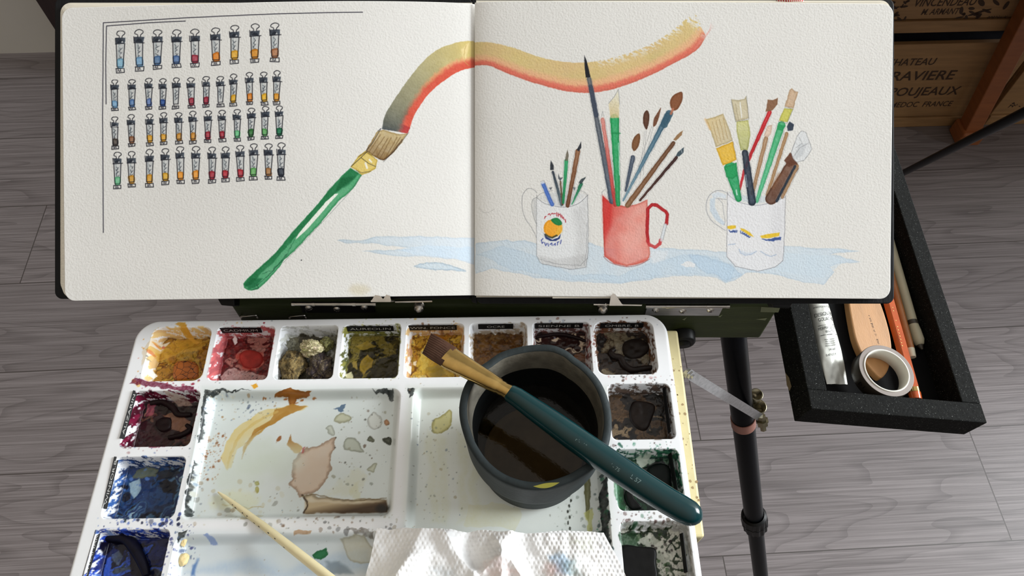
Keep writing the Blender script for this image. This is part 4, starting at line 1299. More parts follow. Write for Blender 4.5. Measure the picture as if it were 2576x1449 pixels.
# pink-brown stain
pp.poly(PM([(756, 1140), (775, 1130), (800, 1125), (828, 1110), (850, 1100), (842, 1120), (838, 1140), (834, 1170), (828, 1200), (805, 1230), (780, 1245), (758, 1250), (736, 1228), (730, 1190), (738, 1165), (752, 1155)], z),
        (200, 176, 152), .85, wob=2.0, ws=3.5, rim=.6, rimw=.8, gran=.2, gs=6)
pp.poly(PM([(760, 1128), (768, 1122), (766, 1140), (758, 1142)], z), (170, 74, 72), .7, wob=.5)
# brown pool against the front ridge
pp.poly(PM([(762, 1250), (785, 1240), (800, 1250), (880, 1256), (972, 1254), (972, 1290), (900, 1292), (764, 1292), (774, 1272)], z), (206, 190, 158), .75, wob=.9, ws=4, rim=.8, rimw=.7)
pp.poly(PM([(768, 1264), (800, 1262), (900, 1268), (955, 1262), (973, 1256), (973, 1291), (900, 1292), (766, 1291)], z), (190, 170, 134), .9, wob=.6, ws=4, soft=.8, col2=(56, 36, 16), g=(pl(860, 1262, z), pl(862, 1288, z)))
pp.oval(pl(962, 1280, z), 3.2, 1.9, (26, 22, 16), .85, wob=.6, soft=1.2)
pp.line(PM([(760, 1246), (772, 1262), (774, 1274), (764, 1290)], z), .8, (60, 44, 28), .9, wob=.4)
pp.line(PM([(762, 1248), (800, 1244), (830, 1254), (900, 1258), (972, 1254)], z), .5, (110, 92, 60), .8, wob=.6, ws=3)
# blue and grey spots
pp.poly(PM([(838, 1030), (852, 1024), (858, 1016), (868, 1018), (866, 1034), (852, 1036)], z), (70, 96, 124), .85, wob=.9, ws=2)
for q, c_ in (([(840, 1060), (848, 1045), (866, 1040), (884, 1048), (880, 1060), (858, 1063)], (184, 186, 158)), ([(868, 1105), (890, 1100), (908, 1120), (914, 1140), (890, 1136), (866, 1130)], (176, 182, 166)),
              ([(924, 1108), (932, 1096), (942, 1106), (936, 1112)], (104, 108, 90)), ([(962, 1104), (984, 1102), (984, 1118), (972, 1118)], (62, 66, 52)), ([(928, 1050), (940, 1036), (952, 1044), (962, 1056), (956, 1076), (936, 1080), (924, 1064)], (206, 210, 202)),
              ([(922, 1180), (940, 1166), (948, 1170), (940, 1188)], (190, 194, 172)), ([(966, 1060), (976, 1056), (978, 1068), (968, 1070)], (186, 140, 100)), ([(818, 1076), (834, 1070), (842, 1092), (834, 1096), (824, 1084)], (192, 198, 184)),
              ([(640, 1212), (650, 1210), (652, 1220), (644, 1222)], (170, 166, 70)), ([(642, 1226), (650, 1226), (648, 1240), (642, 1236)], (190, 182, 96)), ([(1108, 1048), (1128, 1030), (1136, 1040), (1136, 1070), (1108, 1090), (1086, 1084), (1090, 1054)], (190, 184, 122))):
    pp.poly(PM(q, z), c_, .85, wob=.7, ws=2.5, rim=.5, rimw=.5, smooth=3)
pp.line(PM([(560, 1270), (590, 1272), (620, 1278), (660, 1276)], z), .5, (170, 150, 90), .7, wob=.8)
pp.poly(PM([(880, 1230), (900, 1210), (906, 1260), (890, 1262)], z), (204, 204, 166), .5, wob=2, soft=1)
pp.poly(PM([(900, 1180), (925, 1200), (905, 1240), (860, 1246), (820, 1240)], z), (206, 206, 176), .4, wob=3, soft=2)
for x, y in ((600, 1200), (700, 1160), (640, 1150)):
    pp.oval(pl(x, y, z), 12, 8, (204, 214, 198), .5, wob=4, ws=8, soft=4)
pp.oval(pl(590, 1260, z), 12, 5, (214, 218, 186), .6, wob=2, soft=2)
bx = lambda x0, x1, y0, y1, zz=z: (pl(x0, (y0 + y1) / 2, zz)[0], pl(x1, (y0 + y1) / 2, zz)[0], pl((x0 + x1) / 2, y1, zz)[1], pl((x0 + x1) / 2, y0, zz)[1])
pp.specks(bx(512, 560, 1090, 1210), 90, .2, .8, [(150, 96, 56), (176, 140, 100), (130, 84, 50)], .8, 11)
pp.specks(bx(530, 700, 1000, 1060), 70, .2, .8, [(120, 130, 130), (150, 110, 60), (70, 84, 110), (170, 150, 110)], .7, 12)
pp.specks(bx(840, 990, 1000, 1240), 70, .2, .9, [(110, 116, 104), (150, 150, 130), (90, 70, 54), (60, 60, 52)], .75, 13)
pp.specks(bx(480, 760, 1210, 1330), 70, .3, 1.3, [(186, 180, 150), (150, 130, 100), (120, 120, 110), (200, 196, 170)], .6, 14)
pp.specks(bx(700, 1000, 1300, 1345, -.002), 60, .3, 1.3, [(150, 140, 116), (120, 96, 76), (170, 168, 150), (90, 90, 90)], .6, 15)
pp.specks(bx(1030, 1170, 1030, 1330), 90, .2, .8, [(120, 124, 104), (90, 92, 84), (160, 150, 120), (60, 80, 110)], .7, 16)
pp.specks(bx(1380, 1510, 1230, 1340), 50, .3, 1.0, [(150, 160, 150), (110, 120, 110), (190, 196, 186)], .6, 17)
for y in range(1245, 1330, 14):
    pp.oval(pl(1428 + (y % 9), y, z), .5, .9, (50, 52, 44), .9, wob=.3)
pp.poly(PM([(1466, 1180), (1482, 1180), (1486, 1240), (1482, 1310), (1474, 1300), (1470, 1240)], z), (112, 112, 74), .85, wob=1, ws=4, rim=.4)
pp.poly(PM([(1472, 1290), (1490, 1280), (1490, 1340), (1480, 1340)], z), (190, 192, 110), .7, wob=1.2, ws=3)
for x in (1075, 1100, 1150, 1180):
    pp.poly(PM([(x, 1080), (x + 22, 1100), (x + 26, 1320), (x + 4, 1320)], z), (206, 208, 174), .45, wob=3, ws=9, soft=1.5, gran=.6)
pp.poly(PM([(1180, 1270), (1310, 1275), (1300, 1330), (1170, 1330)], z), (212, 212, 178), .6, wob=3, ws=8, gran=.4)
# front-left mixing area: blue wash, green drop
pp.poly(PM([(470, 1449), (500, 1430), (600, 1400), (720, 1420), (820, 1400), (930, 1390), (930, 1449)], z), (172, 194, 214), .7, wob=5, ws=16, soft=3, gran=.4)
pp.poly(PM([(478, 1449), (484, 1420), (496, 1406), (492, 1449)], z), (70, 110, 168), .8, wob=1, ws=3, soft=.8)
pp.poly(PM([(786, 1396), (800, 1384), (822, 1382), (824, 1396), (806, 1410), (790, 1406)], z), (26, 110, 64), .95, wob=.8, ws=2.5, rim=.3)
pp.poly(PM([(820, 1412), (850, 1410), (890, 1449), (830, 1449)], z), (120, 136, 148), .7, wob=2, ws=6, soft=1)
pp.poly(PM([(860, 1360), (920, 1350), (940, 1380), (936, 1420), (880, 1420)], z), (196, 192, 166), .6, wob=2, ws=6, rim=.5, gran=.3)
pp.poly(PM([(520, 1352), (532, 1350), (548, 1362), (550, 1372), (532, 1372), (528, 1360)], z), (122, 146, 196), .75, wob=.8, ws=2.5)
pp.poly(PM([(745, 1338), (790, 1338), (786, 1346), (742, 1348)], -.003), (172, 132, 92), .7, wob=.8, ws=3)
pp.poly(PM([(870, 1336), (900, 1330), (940, 1340), (938, 1352), (900, 1346)], -.003), (80, 72, 62), .7, wob=1.4, ws=3, gran=.6)
pp.poly(PM([(600, 1290), (660, 1295), (650, 1312), (610, 1310)], -.003), (190, 186, 156), .6, wob=1, ws=3)
# splashes on the ridges
yl_ = [(214, 160, 56), (228, 190, 110), (190, 120, 40)]
pp.specks(bx(455, 475, 815, 830, -.001), 8, .5, 1.6, yl_, .85, 21)
pp.specks(bx(345, 385, 850, 960, 0), 22, .3, 1.0, [(220, 150, 50), (200, 90, 60), (120, 120, 120)], .8, 22)
pp.poly(PM([(440, 818), (470, 814), (474, 836), (490, 846), (478, 852), (462, 838), (458, 826)], -.002), (216, 160, 58), .85, wob=.8, ws=2.5)
pp.poly(PM([(633, 972), (648, 966), (652, 976), (642, 980)], -.001), (222, 160, 40), .95, wob=.6, ws=2)
pp.oval(pl(664, 812), .55, .55, (150, 20, 40), .95)
pp.specks(bx(560, 690, 806, 822, -.0005), 14, .2, .7, [(170, 40, 60), (210, 170, 90), (120, 130, 140)], .7, 23)
pp.specks(bx(330, 500, 955, 982, -.001), 30, .3, 1.2, [(110, 16, 44), (150, 40, 70), (230, 190, 110)], .85, 24)
pp.poly(PM([(346, 955), (380, 962), (430, 972), (490, 980), (490, 990), (420, 984), (350, 976), (334, 968)], -.003), (96, 14, 42), .9, wob=1.4, ws=3, gran=.4)
pp.specks(bx(1030, 1160, 796, 822, -.0005), 16, .2, .8, [(214, 180, 90), (200, 160, 80), (120, 80, 50)], .75, 25)
pp.specks(bx(890, 1000, 800, 822, -.0005), 12, .2, .9, [(190, 186, 70), (120, 130, 60)], .75, 26)
pp.specks(bx(1350, 1660, 800, 830, -.0005), 40, .2, 1.0, [(110, 60, 44), (70, 44, 36), (150, 160, 180)], .75, 27)
pp.specks(bx(1480, 1500, 820, 950, 0), 18, .2, 1.0, [(40, 90, 90), (110, 60, 50), (150, 40, 50)], .75, 28)
pp.specks(bx(1530, 1700, 945, 970, -.0005), 40, .2, .9, [(70, 48, 40), (40, 40, 40), (190, 140, 140)], .8, 29)
pp.specks(bx(1530, 1700, 1112, 1135, -.0005), 40, .2, .9, [(30, 90, 70), (60, 40, 36), (60, 130, 100)], .8, 30)
pp.specks(bx(1530, 1720, 1288, 1318, -.0005), 46, .2, 1.1, [(60, 30, 26), (40, 90, 60), (90, 80, 70)], .8, 31)
pp.specks(bx(1505, 1535, 1190, 1440, 0), 60, .2, 1.0, [(40, 120, 80), (40, 60, 60), (70, 60, 60)], .8, 32)
pp.specks(bx(1620, 1700, 1320, 1449, -.004), 90, .12, .4, [(90, 88, 76), (120, 112, 96)], .7, 33)
pp.specks(bx(250, 330, 1150, 1449, -.001), 70, .2, 1.1, [(46, 84, 170), (30, 44, 90), (90, 130, 200)], .8, 34)
pp.specks(bx(290, 460, 1295, 1325, -.0005), 60, .3, 1.3, [(36, 52, 130), (24, 30, 60), (70, 100, 180)], .85, 35)
pp.poly(PM([(312, 1300), (322, 1302), (320, 1316), (314, 1314)], -.001), (40, 56, 54), .9, wob=.6)
pp.specks(bx(300, 470, 1112, 1140, -.0005), 30, .2, .8, [(110, 40, 56), (40, 60, 130), (170, 130, 130)], .7, 36)
pp.specks(bx(400, 480, 1320, 1449, 0), 70, .2, .9, [(50, 54, 110), (70, 90, 130)], .75, 37)
pp.specks(bx(470, 520, 985, 1300, 0), 40, .2, .7, [(110, 140, 170), (60, 70, 90)], .6, 38)
pp.specks((-130, 130, -142, -2), 420, .10, .35, [(120, 110, 100), (70, 70, 74), (150, 120, 80), (90, 110, 120)], .6, 39)

# slight relief of dried paint in the wells
for w in WELLS:
    sl = wellwin(w)
    X, Y = GX[sl], GY[sl]
    dd = -rsd(X, Y, *w[:4], w[6]) - w[5]
    HZ[sl] += sstep(0, 1, dd) * (fbm(X, Y, 3.2, 51, 3) - 0.5) * 0.9
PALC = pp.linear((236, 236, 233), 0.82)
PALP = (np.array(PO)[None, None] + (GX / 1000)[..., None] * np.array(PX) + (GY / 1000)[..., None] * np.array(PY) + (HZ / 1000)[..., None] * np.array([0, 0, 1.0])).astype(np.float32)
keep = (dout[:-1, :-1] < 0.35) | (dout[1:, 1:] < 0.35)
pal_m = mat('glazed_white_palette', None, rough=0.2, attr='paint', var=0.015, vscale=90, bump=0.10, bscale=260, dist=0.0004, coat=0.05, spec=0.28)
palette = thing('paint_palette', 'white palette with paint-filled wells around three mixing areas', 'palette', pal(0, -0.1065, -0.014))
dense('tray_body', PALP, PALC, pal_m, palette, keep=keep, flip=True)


def pal_depth(lx, ly):
    """height of the tray's surface at millimetres lx, ly"""
    j = int(np.clip(np.searchsorted(gx, lx), 0, nx - 1))
    i = int(np.argmin(np.abs(gy - ly)))
    return HZ[i, j] / 1000


# ---- embossed label strips on the well walls
tape_m = mat('black_label_tape', L(14, 13, 14), rough=0.5, spec=0.2)
let_m = mat('white_embossed_lettering', L(158, 156, 152), rough=0.5)


def label(txt, c0, c1, hgt, yd, plane_o, plane_n, fit=0.9, sz=1.0, spots=0):
    """tape between two points measured on the photograph, lying on a wall of the tray"""
    a, b = at_plane(*c0, plane_o, plane_n), at_plane(*c1, plane_o, plane_n)
    n = plane_n.normalized()
    if n.dot(EYE - a) < 0:
        n = -n
    xd = (b - a).normalized()
    yv = n.cross(xd).normalized()
    ln = (b - a).length
    mb = MB()
    lo, hi = n * 0.0002, n * 0.0006
    q = [a - yv * hgt / 2, b - yv * hgt / 2, b + yv * hgt / 2, a + yv * hgt / 2]
    mb.hexa([p + lo for p in q], [p + hi for p in q])
    if txt:
        mb.text(txt, hgt * 0.66 * sz, (a + b) / 2 + n * 0.00066, xd, yv, 1, fit=ln * fit)
    return obj('label_tape', mb, [tape_m, let_m], palette)


wo_ = pal(0, -0.0049, -0.0005)
wn_ = (PX.cross(PY * -0.0019 + Vector((0, 0, -0.0088)))).normalized()
for txt, c, wdt, ft in (('CADMIUM', (606, 829.5), 104, .82), ('AUREOLIN', (932, 825.5), 116, .88), ('WIN. FONCE', (1088, 823), 122, .92), ('OCRE', (1247, 820), 88, .5), ('SIENNE B', (1406, 818), 120, .86), ('OMBRE. B', (1564, 817.5), 108, .78)):
    label(txt, (c[0] - wdt / 2, c[1] + .4), (c[0] + wdt / 2, c[1] - .4), 0.0037, None, wo_, wn_, ft)
wo2 = pal(-0.1340, 0, 0.0002)
wn2 = Vector((0.62, 0, 0.78)).normalized()
label('ALIZARIN', (306, 1104), (340, 984), 0.0022, None, wo2, wn2, .84)
label('WINSOR.B', (262, 1280), (293, 1150), 0.0022, None, wo2, wn2, .86)
label('ULTRAMAR', (206, 1478), (247, 1334), 0.0024, None, wo2, wn2, .82)
wo3 = pal(0.1362, 0, -0.0004)
wn3 = Vector((-0.0088, 0, 0.0030)).normalized()
label('', (1684, 1128), (1704, 1238), 0.0030, None, wo3, wn3)
label('', (1716, 1342), (1728, 1440), 0.0030, None, wo3, wn3)
label('', (1672, 976), (1686, 1088), 0.0026, None, wo3, wn3)

# ---- dried cakes and squeezed worms of paint standing in the wells
def blob(name, outline, z0, hgt, m, label=None, seed=0, flat=0.6, rough=0.15, cracks=False, ring=9):
    """a domed lump of paint; outline measured on the photograph"""
    pts = curve(PM(outline, z0), 5, True)
    cx = sum(p[0] for p in pts) / len(pts)
    cy = sum(p[1] for p in pts) / len(pts)
    P = np.zeros((ring, len(pts) + 1, 3))
    for i in range(ring):
        s = i / (ring - 1.0)
        for k in range(len(pts) + 1):
            p = pts[k % len(pts)]
            x, y = cx + (p[0] - cx) * (1 - s), cy + (p[1] - cy) * (1 - s)
            zz = hgt * (1 - (1 - s) ** (2 / flat)) ** flat if s > 0 else -0.0012
            nn = float(vnoise(np.array([x]), np.array([y]), 2.2, seed)[0] - 0.5) * rough * hgt * (1 if 0 < s else 0)
            P[i, k] = pal(x / 1000, y / 1000, z0 + zz + nn)
    mb = MB()
    mb.grid(P, flip=True)
    if mb.v:
        A, Bq, Cq = Vector(mb.v[0]), Vector(mb.v[1]), Vector(mb.v[len(pts) + 1])
        if (Bq - A).cross(Cq - A).z < 0:
            mb.f = [tuple(reversed(f)) for f in mb.f]
    return obj(name, mb, m, palette, label=label)


def crack_mat():
    m = mat('cracked_orange_paint', L(166, 90, 26), rough=0.5, var=0.12, vscale=500)
    t = m.node_tree
    b = t.nodes['Principled BSDF']
    co = t.nodes.new('ShaderNodeTexCoord')
    vo = t.nodes.new('ShaderNodeTexVoronoi')
    vo.feature = 'DISTANCE_TO_EDGE'
    vo.inputs['Scale'].default_value = 300
    cr = t.nodes.new('ShaderNodeValToRGB')
    cr.color_ramp.elements[0].position = 0.01
    cr.color_ramp.elements[0].color = L(70, 30, 10)
    cr.color_ramp.elements[1].position = 0.045
    cr.color_ramp.elements[1].color = (1, 1, 1, 1)
    mx = t.nodes.new('ShaderNodeMix')
    mx.data_type = 'RGBA'
    mx.blend_type = 'MULTIPLY'
    mx.inputs['Factor'].default_value = 1
    src = b.inputs['Base Color'].links[0].from_socket
    t.links.new(co.outputs['Object'], vo.inputs['Vector'])
    t.links.new(vo.outputs['Distance'], cr.inputs[0])
    t.links.new(src, mx.inputs['A'])
    t.links.new(cr.outputs['Color'], mx.inputs['B'])
    t.links.new(mx.outputs['Result'], b.inputs['Base Color'])
    return m


blk_m = mat('wet_black_paint', L(16, 16, 16), rough=0.42, spec=0.16, var=0.3, vscale=300)
umb_m = mat('umber_paint', L(28, 21, 18), rough=0.42, spec=0.16, var=0.3, vscale=300)
red_m = mat('dried_red_paint', L(150, 44, 38), rough=0.5, spec=.2, var=0.25, vscale=250)
mad_m = mat('dark_crimson_paint', L(23, 9, 11), rough=0.42, spec=0.16, var=0.3, vscale=300)
grn_m = mat('dark_green_paint', L(7, 16, 14), rough=0.42, spec=0.16, var=0.3, vscale=300)
blu_m = mat('dark_blue_paint', L(11, 10, 25), rough=0.42, spec=0.16, var=0.3, vscale=300)
blob('paint_cake', [(434, 930), (440, 912), (465, 906), (495, 912), (503, 930), (498, 952), (465, 958), (436, 956)], -WD, 0.0012, crack_mat(), 'cracked dry orange paint cake', 1, .4)
blob('paint_cake', [(600, 895), (622, 880), (655, 886), (664, 908), (645, 928), (612, 925)], -WD, 0.0014, red_m, 'dried red paint dome', 2, .5)
blob('paint_cake', [(1556, 1376), (1610, 1374), (1650, 1380), (1652, 1420), (1650, 1470), (1556, 1470)], -WD, 0.0030, blk_m, 'smooth black slab of paint', 3, .25, .03)
blob('paint_cake', [(1626, 1178), (1652, 1164), (1684, 1172), (1690, 1210), (1684, 1245), (1650, 1225), (1630, 1200)], -WD, 0.0018, grn_m, 'dark green lump of paint', 4, .4)
blob('paint_cake', [(1570, 1240), (1582, 1228), (1598, 1256), (1616, 1280), (1590, 1284), (1574, 1266)], -WD, 0.0016, blk_m, None, 5, .5)
blob('paint_cake', [(1566, 862), (1600, 850), (1630, 862), (1636, 880), (1618, 898), (1590, 905), (1566, 892)], -WD, 0.0016, umb_m, 'dark umber lump of paint', 6, .5, .5)
blob('paint_cake', [(1590, 1010), (1620, 1008), (1650, 1020), (1640, 1060), (1625, 1085), (1600, 1080), (1580, 1050)], -WD, 0.0016, umb_m, None, 7, .5, .6)
blob('paint_cake', [(392, 1060), (410, 1050), (432, 1052), (430, 1080), (408, 1088), (392, 1076)], -WD, 0.0012, mad_m, 'dark crimson lump of paint', 8, .5, .5)


def worm(pts, r, m, label=None, z0=-WD):
    q = curve(pts, 6)
    mb = MB()
    n = len(q)
    mb.tube([pal(*(np.array(pl(a, b, z0)) / 1000), z0 + r * 0.5) for a, b in q], [r * (0.55 + 0.45 * math.sin(math.pi * (0.12 + 0.8 * i / (n - 1)))) for i in range(n)], 10)
    return obj('squeezed_paint', mb, m, palette, label=label)


worm([(1546, 880), (1536, 888), (1545, 898), (1560, 902), (1570, 920), (1590, 932), (1620, 928), (1640, 926)], 0.0018, umb_m, 'umber paint squeezed in a curl')
worm([(380, 1016), (410, 1012), (435, 1026), (450, 1044), (482, 1044)], 0.0016, mad_m)
worm([(425, 1102), (455, 1096), (480, 1082), (470, 1070)], 0.0014, mad_m)
worm([(262, 1356), (285, 1352), (320, 1356), (345, 1386), (365, 1425), (372, 1449)], 0.0026, blu_m, 'dark blue paint squeezed in a curl')
worm([(1345, 850), (1400, 842), (1440, 848), (1475, 860)], 0.0011, mad_m)

# ================================================================== things lying in and on the palette
# cream block below
crm_m = mat('cream_painted_board', L(204, 192, 146), rough=0.55, var=0.05, vscale=140, bump=0.1, bscale=300)


cz1 = PZ - 0.0142
c_tr = at_z(1702, 826, cz1)
c_fr = at_z(1776, 1351, cz1)
block = thing('support_block', 'cream painted block carrying the white palette', 'block', (-0.02, 0.135, cz1 - 0.037))
mb = MB()
x1 = (c_tr.x + c_fr.x) / 2
y0, y1 = c_fr.y, c_tr.y - 0.001
mb.box(((x1 - 0.155) / 2, (y0 + y1) / 2, cz1 - 0.0185), (x1 + 0.155, y1 - y0, 0.037), bev=0.0012)
obj('block_body', mb, crm_m, block)
rg = random.Random(12)
mb = MB()
for i in range(46):
    q = at_z(0, 0, cz1)
    c = Vector((x1 - rg.uniform(.0005, .009), rg.uniform(y0 + .002, y1 - .002), cz1 + .00005))
    r = rg.choice((.0002, .0003, .0004, .0007))
    mb.add([c + Vector((r * math.cos(u) * rg.uniform(.7, 1.3), r * math.sin(u) * rg.uniform(.7, 1.3), 0)) for u in np.linspace(0, 2 * math.pi, 8, endpoint=False)], [tuple(range(8))])
o = obj('paint_fleck', mb, mat('brown_flecks', L(150, 126, 88), rough=.6), block, label='tiny brown paint flecks')
o['kind'] = 'stuff'

# ---- three scraps of sponge in the third well
from mathutils import noise as mnoise


def lump(name, c, r, cols, label, seed, group, rough=0.35, fine=0.16, n=5, pores=0.0):
    """a fuzzy lump; r = three radii; cols = colours mixed by noise"""
    bm = bmesh.new()
    bmesh.ops.create_icosphere(bm, subdivisions=n, radius=1.0)
    vs, cl = [], []
    c = Vector(c)
    for v in bm.verts:
        d = v.co.normalized()
        q = d * 1.6 + Vector((seed * 7.1, seed * 3.3, 0))
        k = 1 + rough * mnoise.fractal(q, 1.0, 2.0, 4) + fine * mnoise.noise(d * 14 + Vector((seed, 0, 0))) + fine * 0.7 * mnoise.noise(d * 34)
        po = mnoise.noise(d * 20 + Vector((0, seed, 3)))
        if pores and po > 0.25:
            k -= pores * (po - 0.25)
        p = Vector((d.x * r[0], d.y * r[1], d.z * r[2])) * k
        p.z = max(p.z, -r[2] * 0.8)
        vs.append(c + p)
        t = mnoise.fractal(d * 2.2 + Vector((0, 0, seed)), 1.0, 2.0, 3) * 0.9 + 0.5
        t = min(max(t, 0), 0.999) * (len(cols) - 1)
        i = int(t)
        f = t - i
        a = [cols[i][j] * (1 - f) + cols[i + 1][j] * f for j in range(3)]
        g = 1 + 0.5 * mnoise.noise(d * 26 + Vector((seed, 9, 0)))
        cl.append(srgb(np.clip(np.array(a) * g / 255.0, 0, 1)))
    bm.verts.index_update()
    mb = MB()
    mb.add(vs, [[v.index for v in f.verts] for f in bm.faces], 0, True)
    bm.free()
    o = obj(name, mb, sponge_m, None, loc=(c.x, c.y, c.z - r[2] * 0.8), colors=np.array(cl))
    tag(o, label, 'sponge', group)
    return o


sponge_m = mat('paint_soaked_sponge', None, rough=0.95, attr='paint', var=0.15, vscale=900, bump=0.5, bscale=1500, dist=0.0005)
wz = PZ - WD
lump('sponge_scrap', at_z(735, 921, wz + 0.0032), (0.0068, 0.0082, 0.0044), [(64, 54, 34), (104, 90, 58), (128, 108, 66), (80, 66, 40)], 'brown porous sponge scrap at the front of the third well', 1, 'sponge scraps in the palette well', .3, .10, 5, .5)
lump('sponge_scrap', at_z(806, 926, wz + 0.0032), (0.0064, 0.0074, 0.0046), [(60, 52, 44), (96, 84, 66), (44, 36, 44), (120, 106, 84)], 'dark fuzzy sponge scrap beside the right wall of the third well', 2, 'sponge scraps in the palette well', .35, .14)
lump('sponge_scrap', at_z(784, 876, wz + 0.0062), (0.0062, 0.0046, 0.0040), [(168, 166, 112), (206, 192, 160), (150, 146, 104), (216, 200, 172)], 'pale cream fuzzy sponge scrap lying on the darker scraps', 3, 'sponge scraps in the palette well', .35, .14)
lump('sponge_scrap', at_z(822, 866, wz + 0.0040), (0.0034, 0.0036, 0.0036), [(84, 86, 52), (130, 128, 78), (66, 64, 40)], 'small olive green sponge scrap in the back corner of the third well', 4, 'sponge scraps in the palette well', .35, .14, 4)

# ---- two cream chips on the left ridge
chip_m = mat('dry_cream_chip', L(236, 214, 158), rough=0.5, bump=0.3, bscale=600)
for (px, py), s, lb, sd in (((461, 1362), (0.0020, 0.0036, 0.0014), 'small narrow cream chip, the farther of two at the ridge by the blue well', 5), ((457, 1404), (0.0034, 0.0046, 0.0022), 'larger cream chip, the nearer of two at the ridge by the blue well', 6)):
    lx, ly = pl(px, py, -0.002)
    z = pal_depth(lx, ly)
    c = pal(lx / 1000, ly / 1000, z + s[2] * 0.7)
    bm = bmesh.new()
    bmesh.ops.create_icosphere(bm, subdivisions=3, radius=1.0)
    mb = MB()
    for v in bm.verts:
        k = 1 + 0.35 * mnoise.noise(v.co * 1.4 + Vector((sd, 0, 0)))
        v.co = Vector((v.co.x * s[0], v.co.y * s[1], v.co.z * s[2])) * k * 0.62
    mb.add([c + v.co for v in bm.verts], [[v.index for v in f.verts] for f in bm.faces], 0, False)
    bm.free()
    tag(obj('cream_chip', mb, chip_m, None, loc=c), lb, 'chip', 'cream chips on the palette')

# ---- water cup
cb = Vector((0.0104, 0.1168, PZ - MD + 0.0002))
CH = 0.0530
rim_px = [(1155, 1030), (1170, 965), (1198, 925), (1226, 905), (1258, 882), (1300, 870), (1350, 865), (1392, 868), (1424, 882), (1448, 902), (1482, 927), (1511, 960), (1530, 1000), (1540, 1050), (1537, 1092),
          (1524, 1140), (1500, 1172), (1468, 1196), (1420, 1220), (1350, 1232), (1290, 1220), (1232, 1188), (1190, 1140), (1165, 1088)]
ra = []
for q in rim_px:
    w_ = at_z(q[0], q[1], cb.z + CH) - cb
    ra.append((math.atan2(w_.y, w_.x) % (2 * math.pi), math.hypot(w_.x, w_.y)))
ra.sort()
RA = np.array(ra)


def rim_r(a):
    return float(np.interp(a % (2 * math.pi), np.concatenate([RA[-1:, 0] - 2 * math.pi, RA[:, 0], RA[:1, 0] + 2 * math.pi]), np.concatenate([RA[-1:, 1], RA[:, 1], RA[:1, 1]])))


RM = RA[:, 1].mean()
prof = [(0.0, 0.0, 0), (0.0235, 0.0, 0), (0.0252, 0.0006, 0), (0.0262, 0.0022, 0), (0.0266, 0.0120, 0), (0.0268, 0.0238, 0), (0.0270, 0.0246, 0), (0.0302, 0.0256, 0), (0.0306, 0.0266, 0), (0.0311, 0.0300, 0), (RM * 0.965, 0.0400, 0), (RM * 0.995, 0.0500, 0), (RM, 0.0522, 0),
        (RM - 0.0004, CH, 0), (RM - 0.0030, CH, 0), (RM - 0.0034, 0.0526, 1), (RM - 0.0040, 0.0460, 1), (RM - 0.0050, 0.0400, 2), (0.0276, 0.0300, 2), (0.0254, 0.0240, 2), (0.0248, 0.0100, 2), (0.0244, 0.0056, 2), (0.0238, 0.0040, 3), (0.0225, 0.0036, 3), (0.0214, 0.0038, 3),
        (0.0206, 0.0034, 3), (0.0196, 0.0037, 3), (0.010, 0.0034, 3), (0.0, 0.0034, 3)]


def cup_mod(a, i):
    z = prof[i][1]
    k = max(0.0, (z - 0.018) / (CH - 0.018)) ** 1.5
    f = rim_r(a) / RM
    return 1 + (f - 1) * k, 0.0012 * k * math.cos(3 * (a - 1.0))


cup_m = mat('dark_rubber', L(42, 49, 51), rough=0.6, spec=0.2, var=0.16, vscale=160, bump=0.15, bscale=500)
cup_in = mat('stained_rubber', L(96, 92, 82), rough=0.6, var=0.25, vscale=200, bump=0.2, bscale=600)
cup_wet = mat('wet_black_rubber', L(9, 12, 13), rough=0.4, spec=.2, var=0.3, vscale=150, bump=0.1, bscale=500)
cup_bot = mat('murky_bottom', L(112, 98, 72), rough=0.5, var=0.2, vscale=120, bump=0.3, bscale=150)
cup = thing('water_cup', 'dark rubber water cup with a wavy rim standing on the white palette', 'cup', cb)
mb = MB()
mb.lathe(prof, cb, seg=120, mod=cup_mod)
obj('cup_body', mb, [cup_m, cup_in, cup_wet, cup_bot], cup)
wat_m = bpy.data.materials.new('murky_water')
wat_m.use_nodes = True
t = wat_m.node_tree
t.nodes.remove(t.nodes['Principled BSDF'])
tr = t.nodes.new('ShaderNodeBsdfTransparent')
tr.inputs['Color'].default_value = (0.46, 0.40, 0.30, 1)
gl = t.nodes.new('ShaderNodeBsdfGlossy')
gl.inputs['Roughness'].default_value = 0.03
fr = t.nodes.new('ShaderNodeFresnel')
fr.inputs['IOR'].default_value = 1.33
mxs = t.nodes.new('ShaderNodeMixShader')
nzw = t.nodes.new('ShaderNodeTexNoise')
nzw.inputs['Scale'].default_value = 40
bpw = t.nodes.new('ShaderNodeBump')
bpw.inputs['Strength'].default_value = 0.03
t.links.new(nzw.outputs['Fac'], bpw.inputs['Height'])
t.links.new(bpw.outputs['Normal'], gl.inputs['Normal'])
t.links.new(fr.outputs[0], mxs.inputs[0])
t.links.new(tr.outputs[0], mxs.inputs[1])
t.links.new(gl.outputs[0], mxs.inputs[2])
t.links.new(mxs.outputs[0], t.nodes['Material Output'].inputs['Surface'])
mb = MB()
n = 72
zw = 0.026
mb.add([cb + Vector((0.0261 * math.cos(2 * math.pi * k / n), 0.0261 * math.sin(2 * math.pi * k / n), zw)) for k in range(n)], [tuple(range(n))])
obj('water', mb, wat_m, cup, label='murky brown rinsing water')
sm_m = mat('yellow_smear', L(150, 146, 52), rough=0.5)
mb = MB()
a0 = math.atan2(-1, 0.10)
q = []
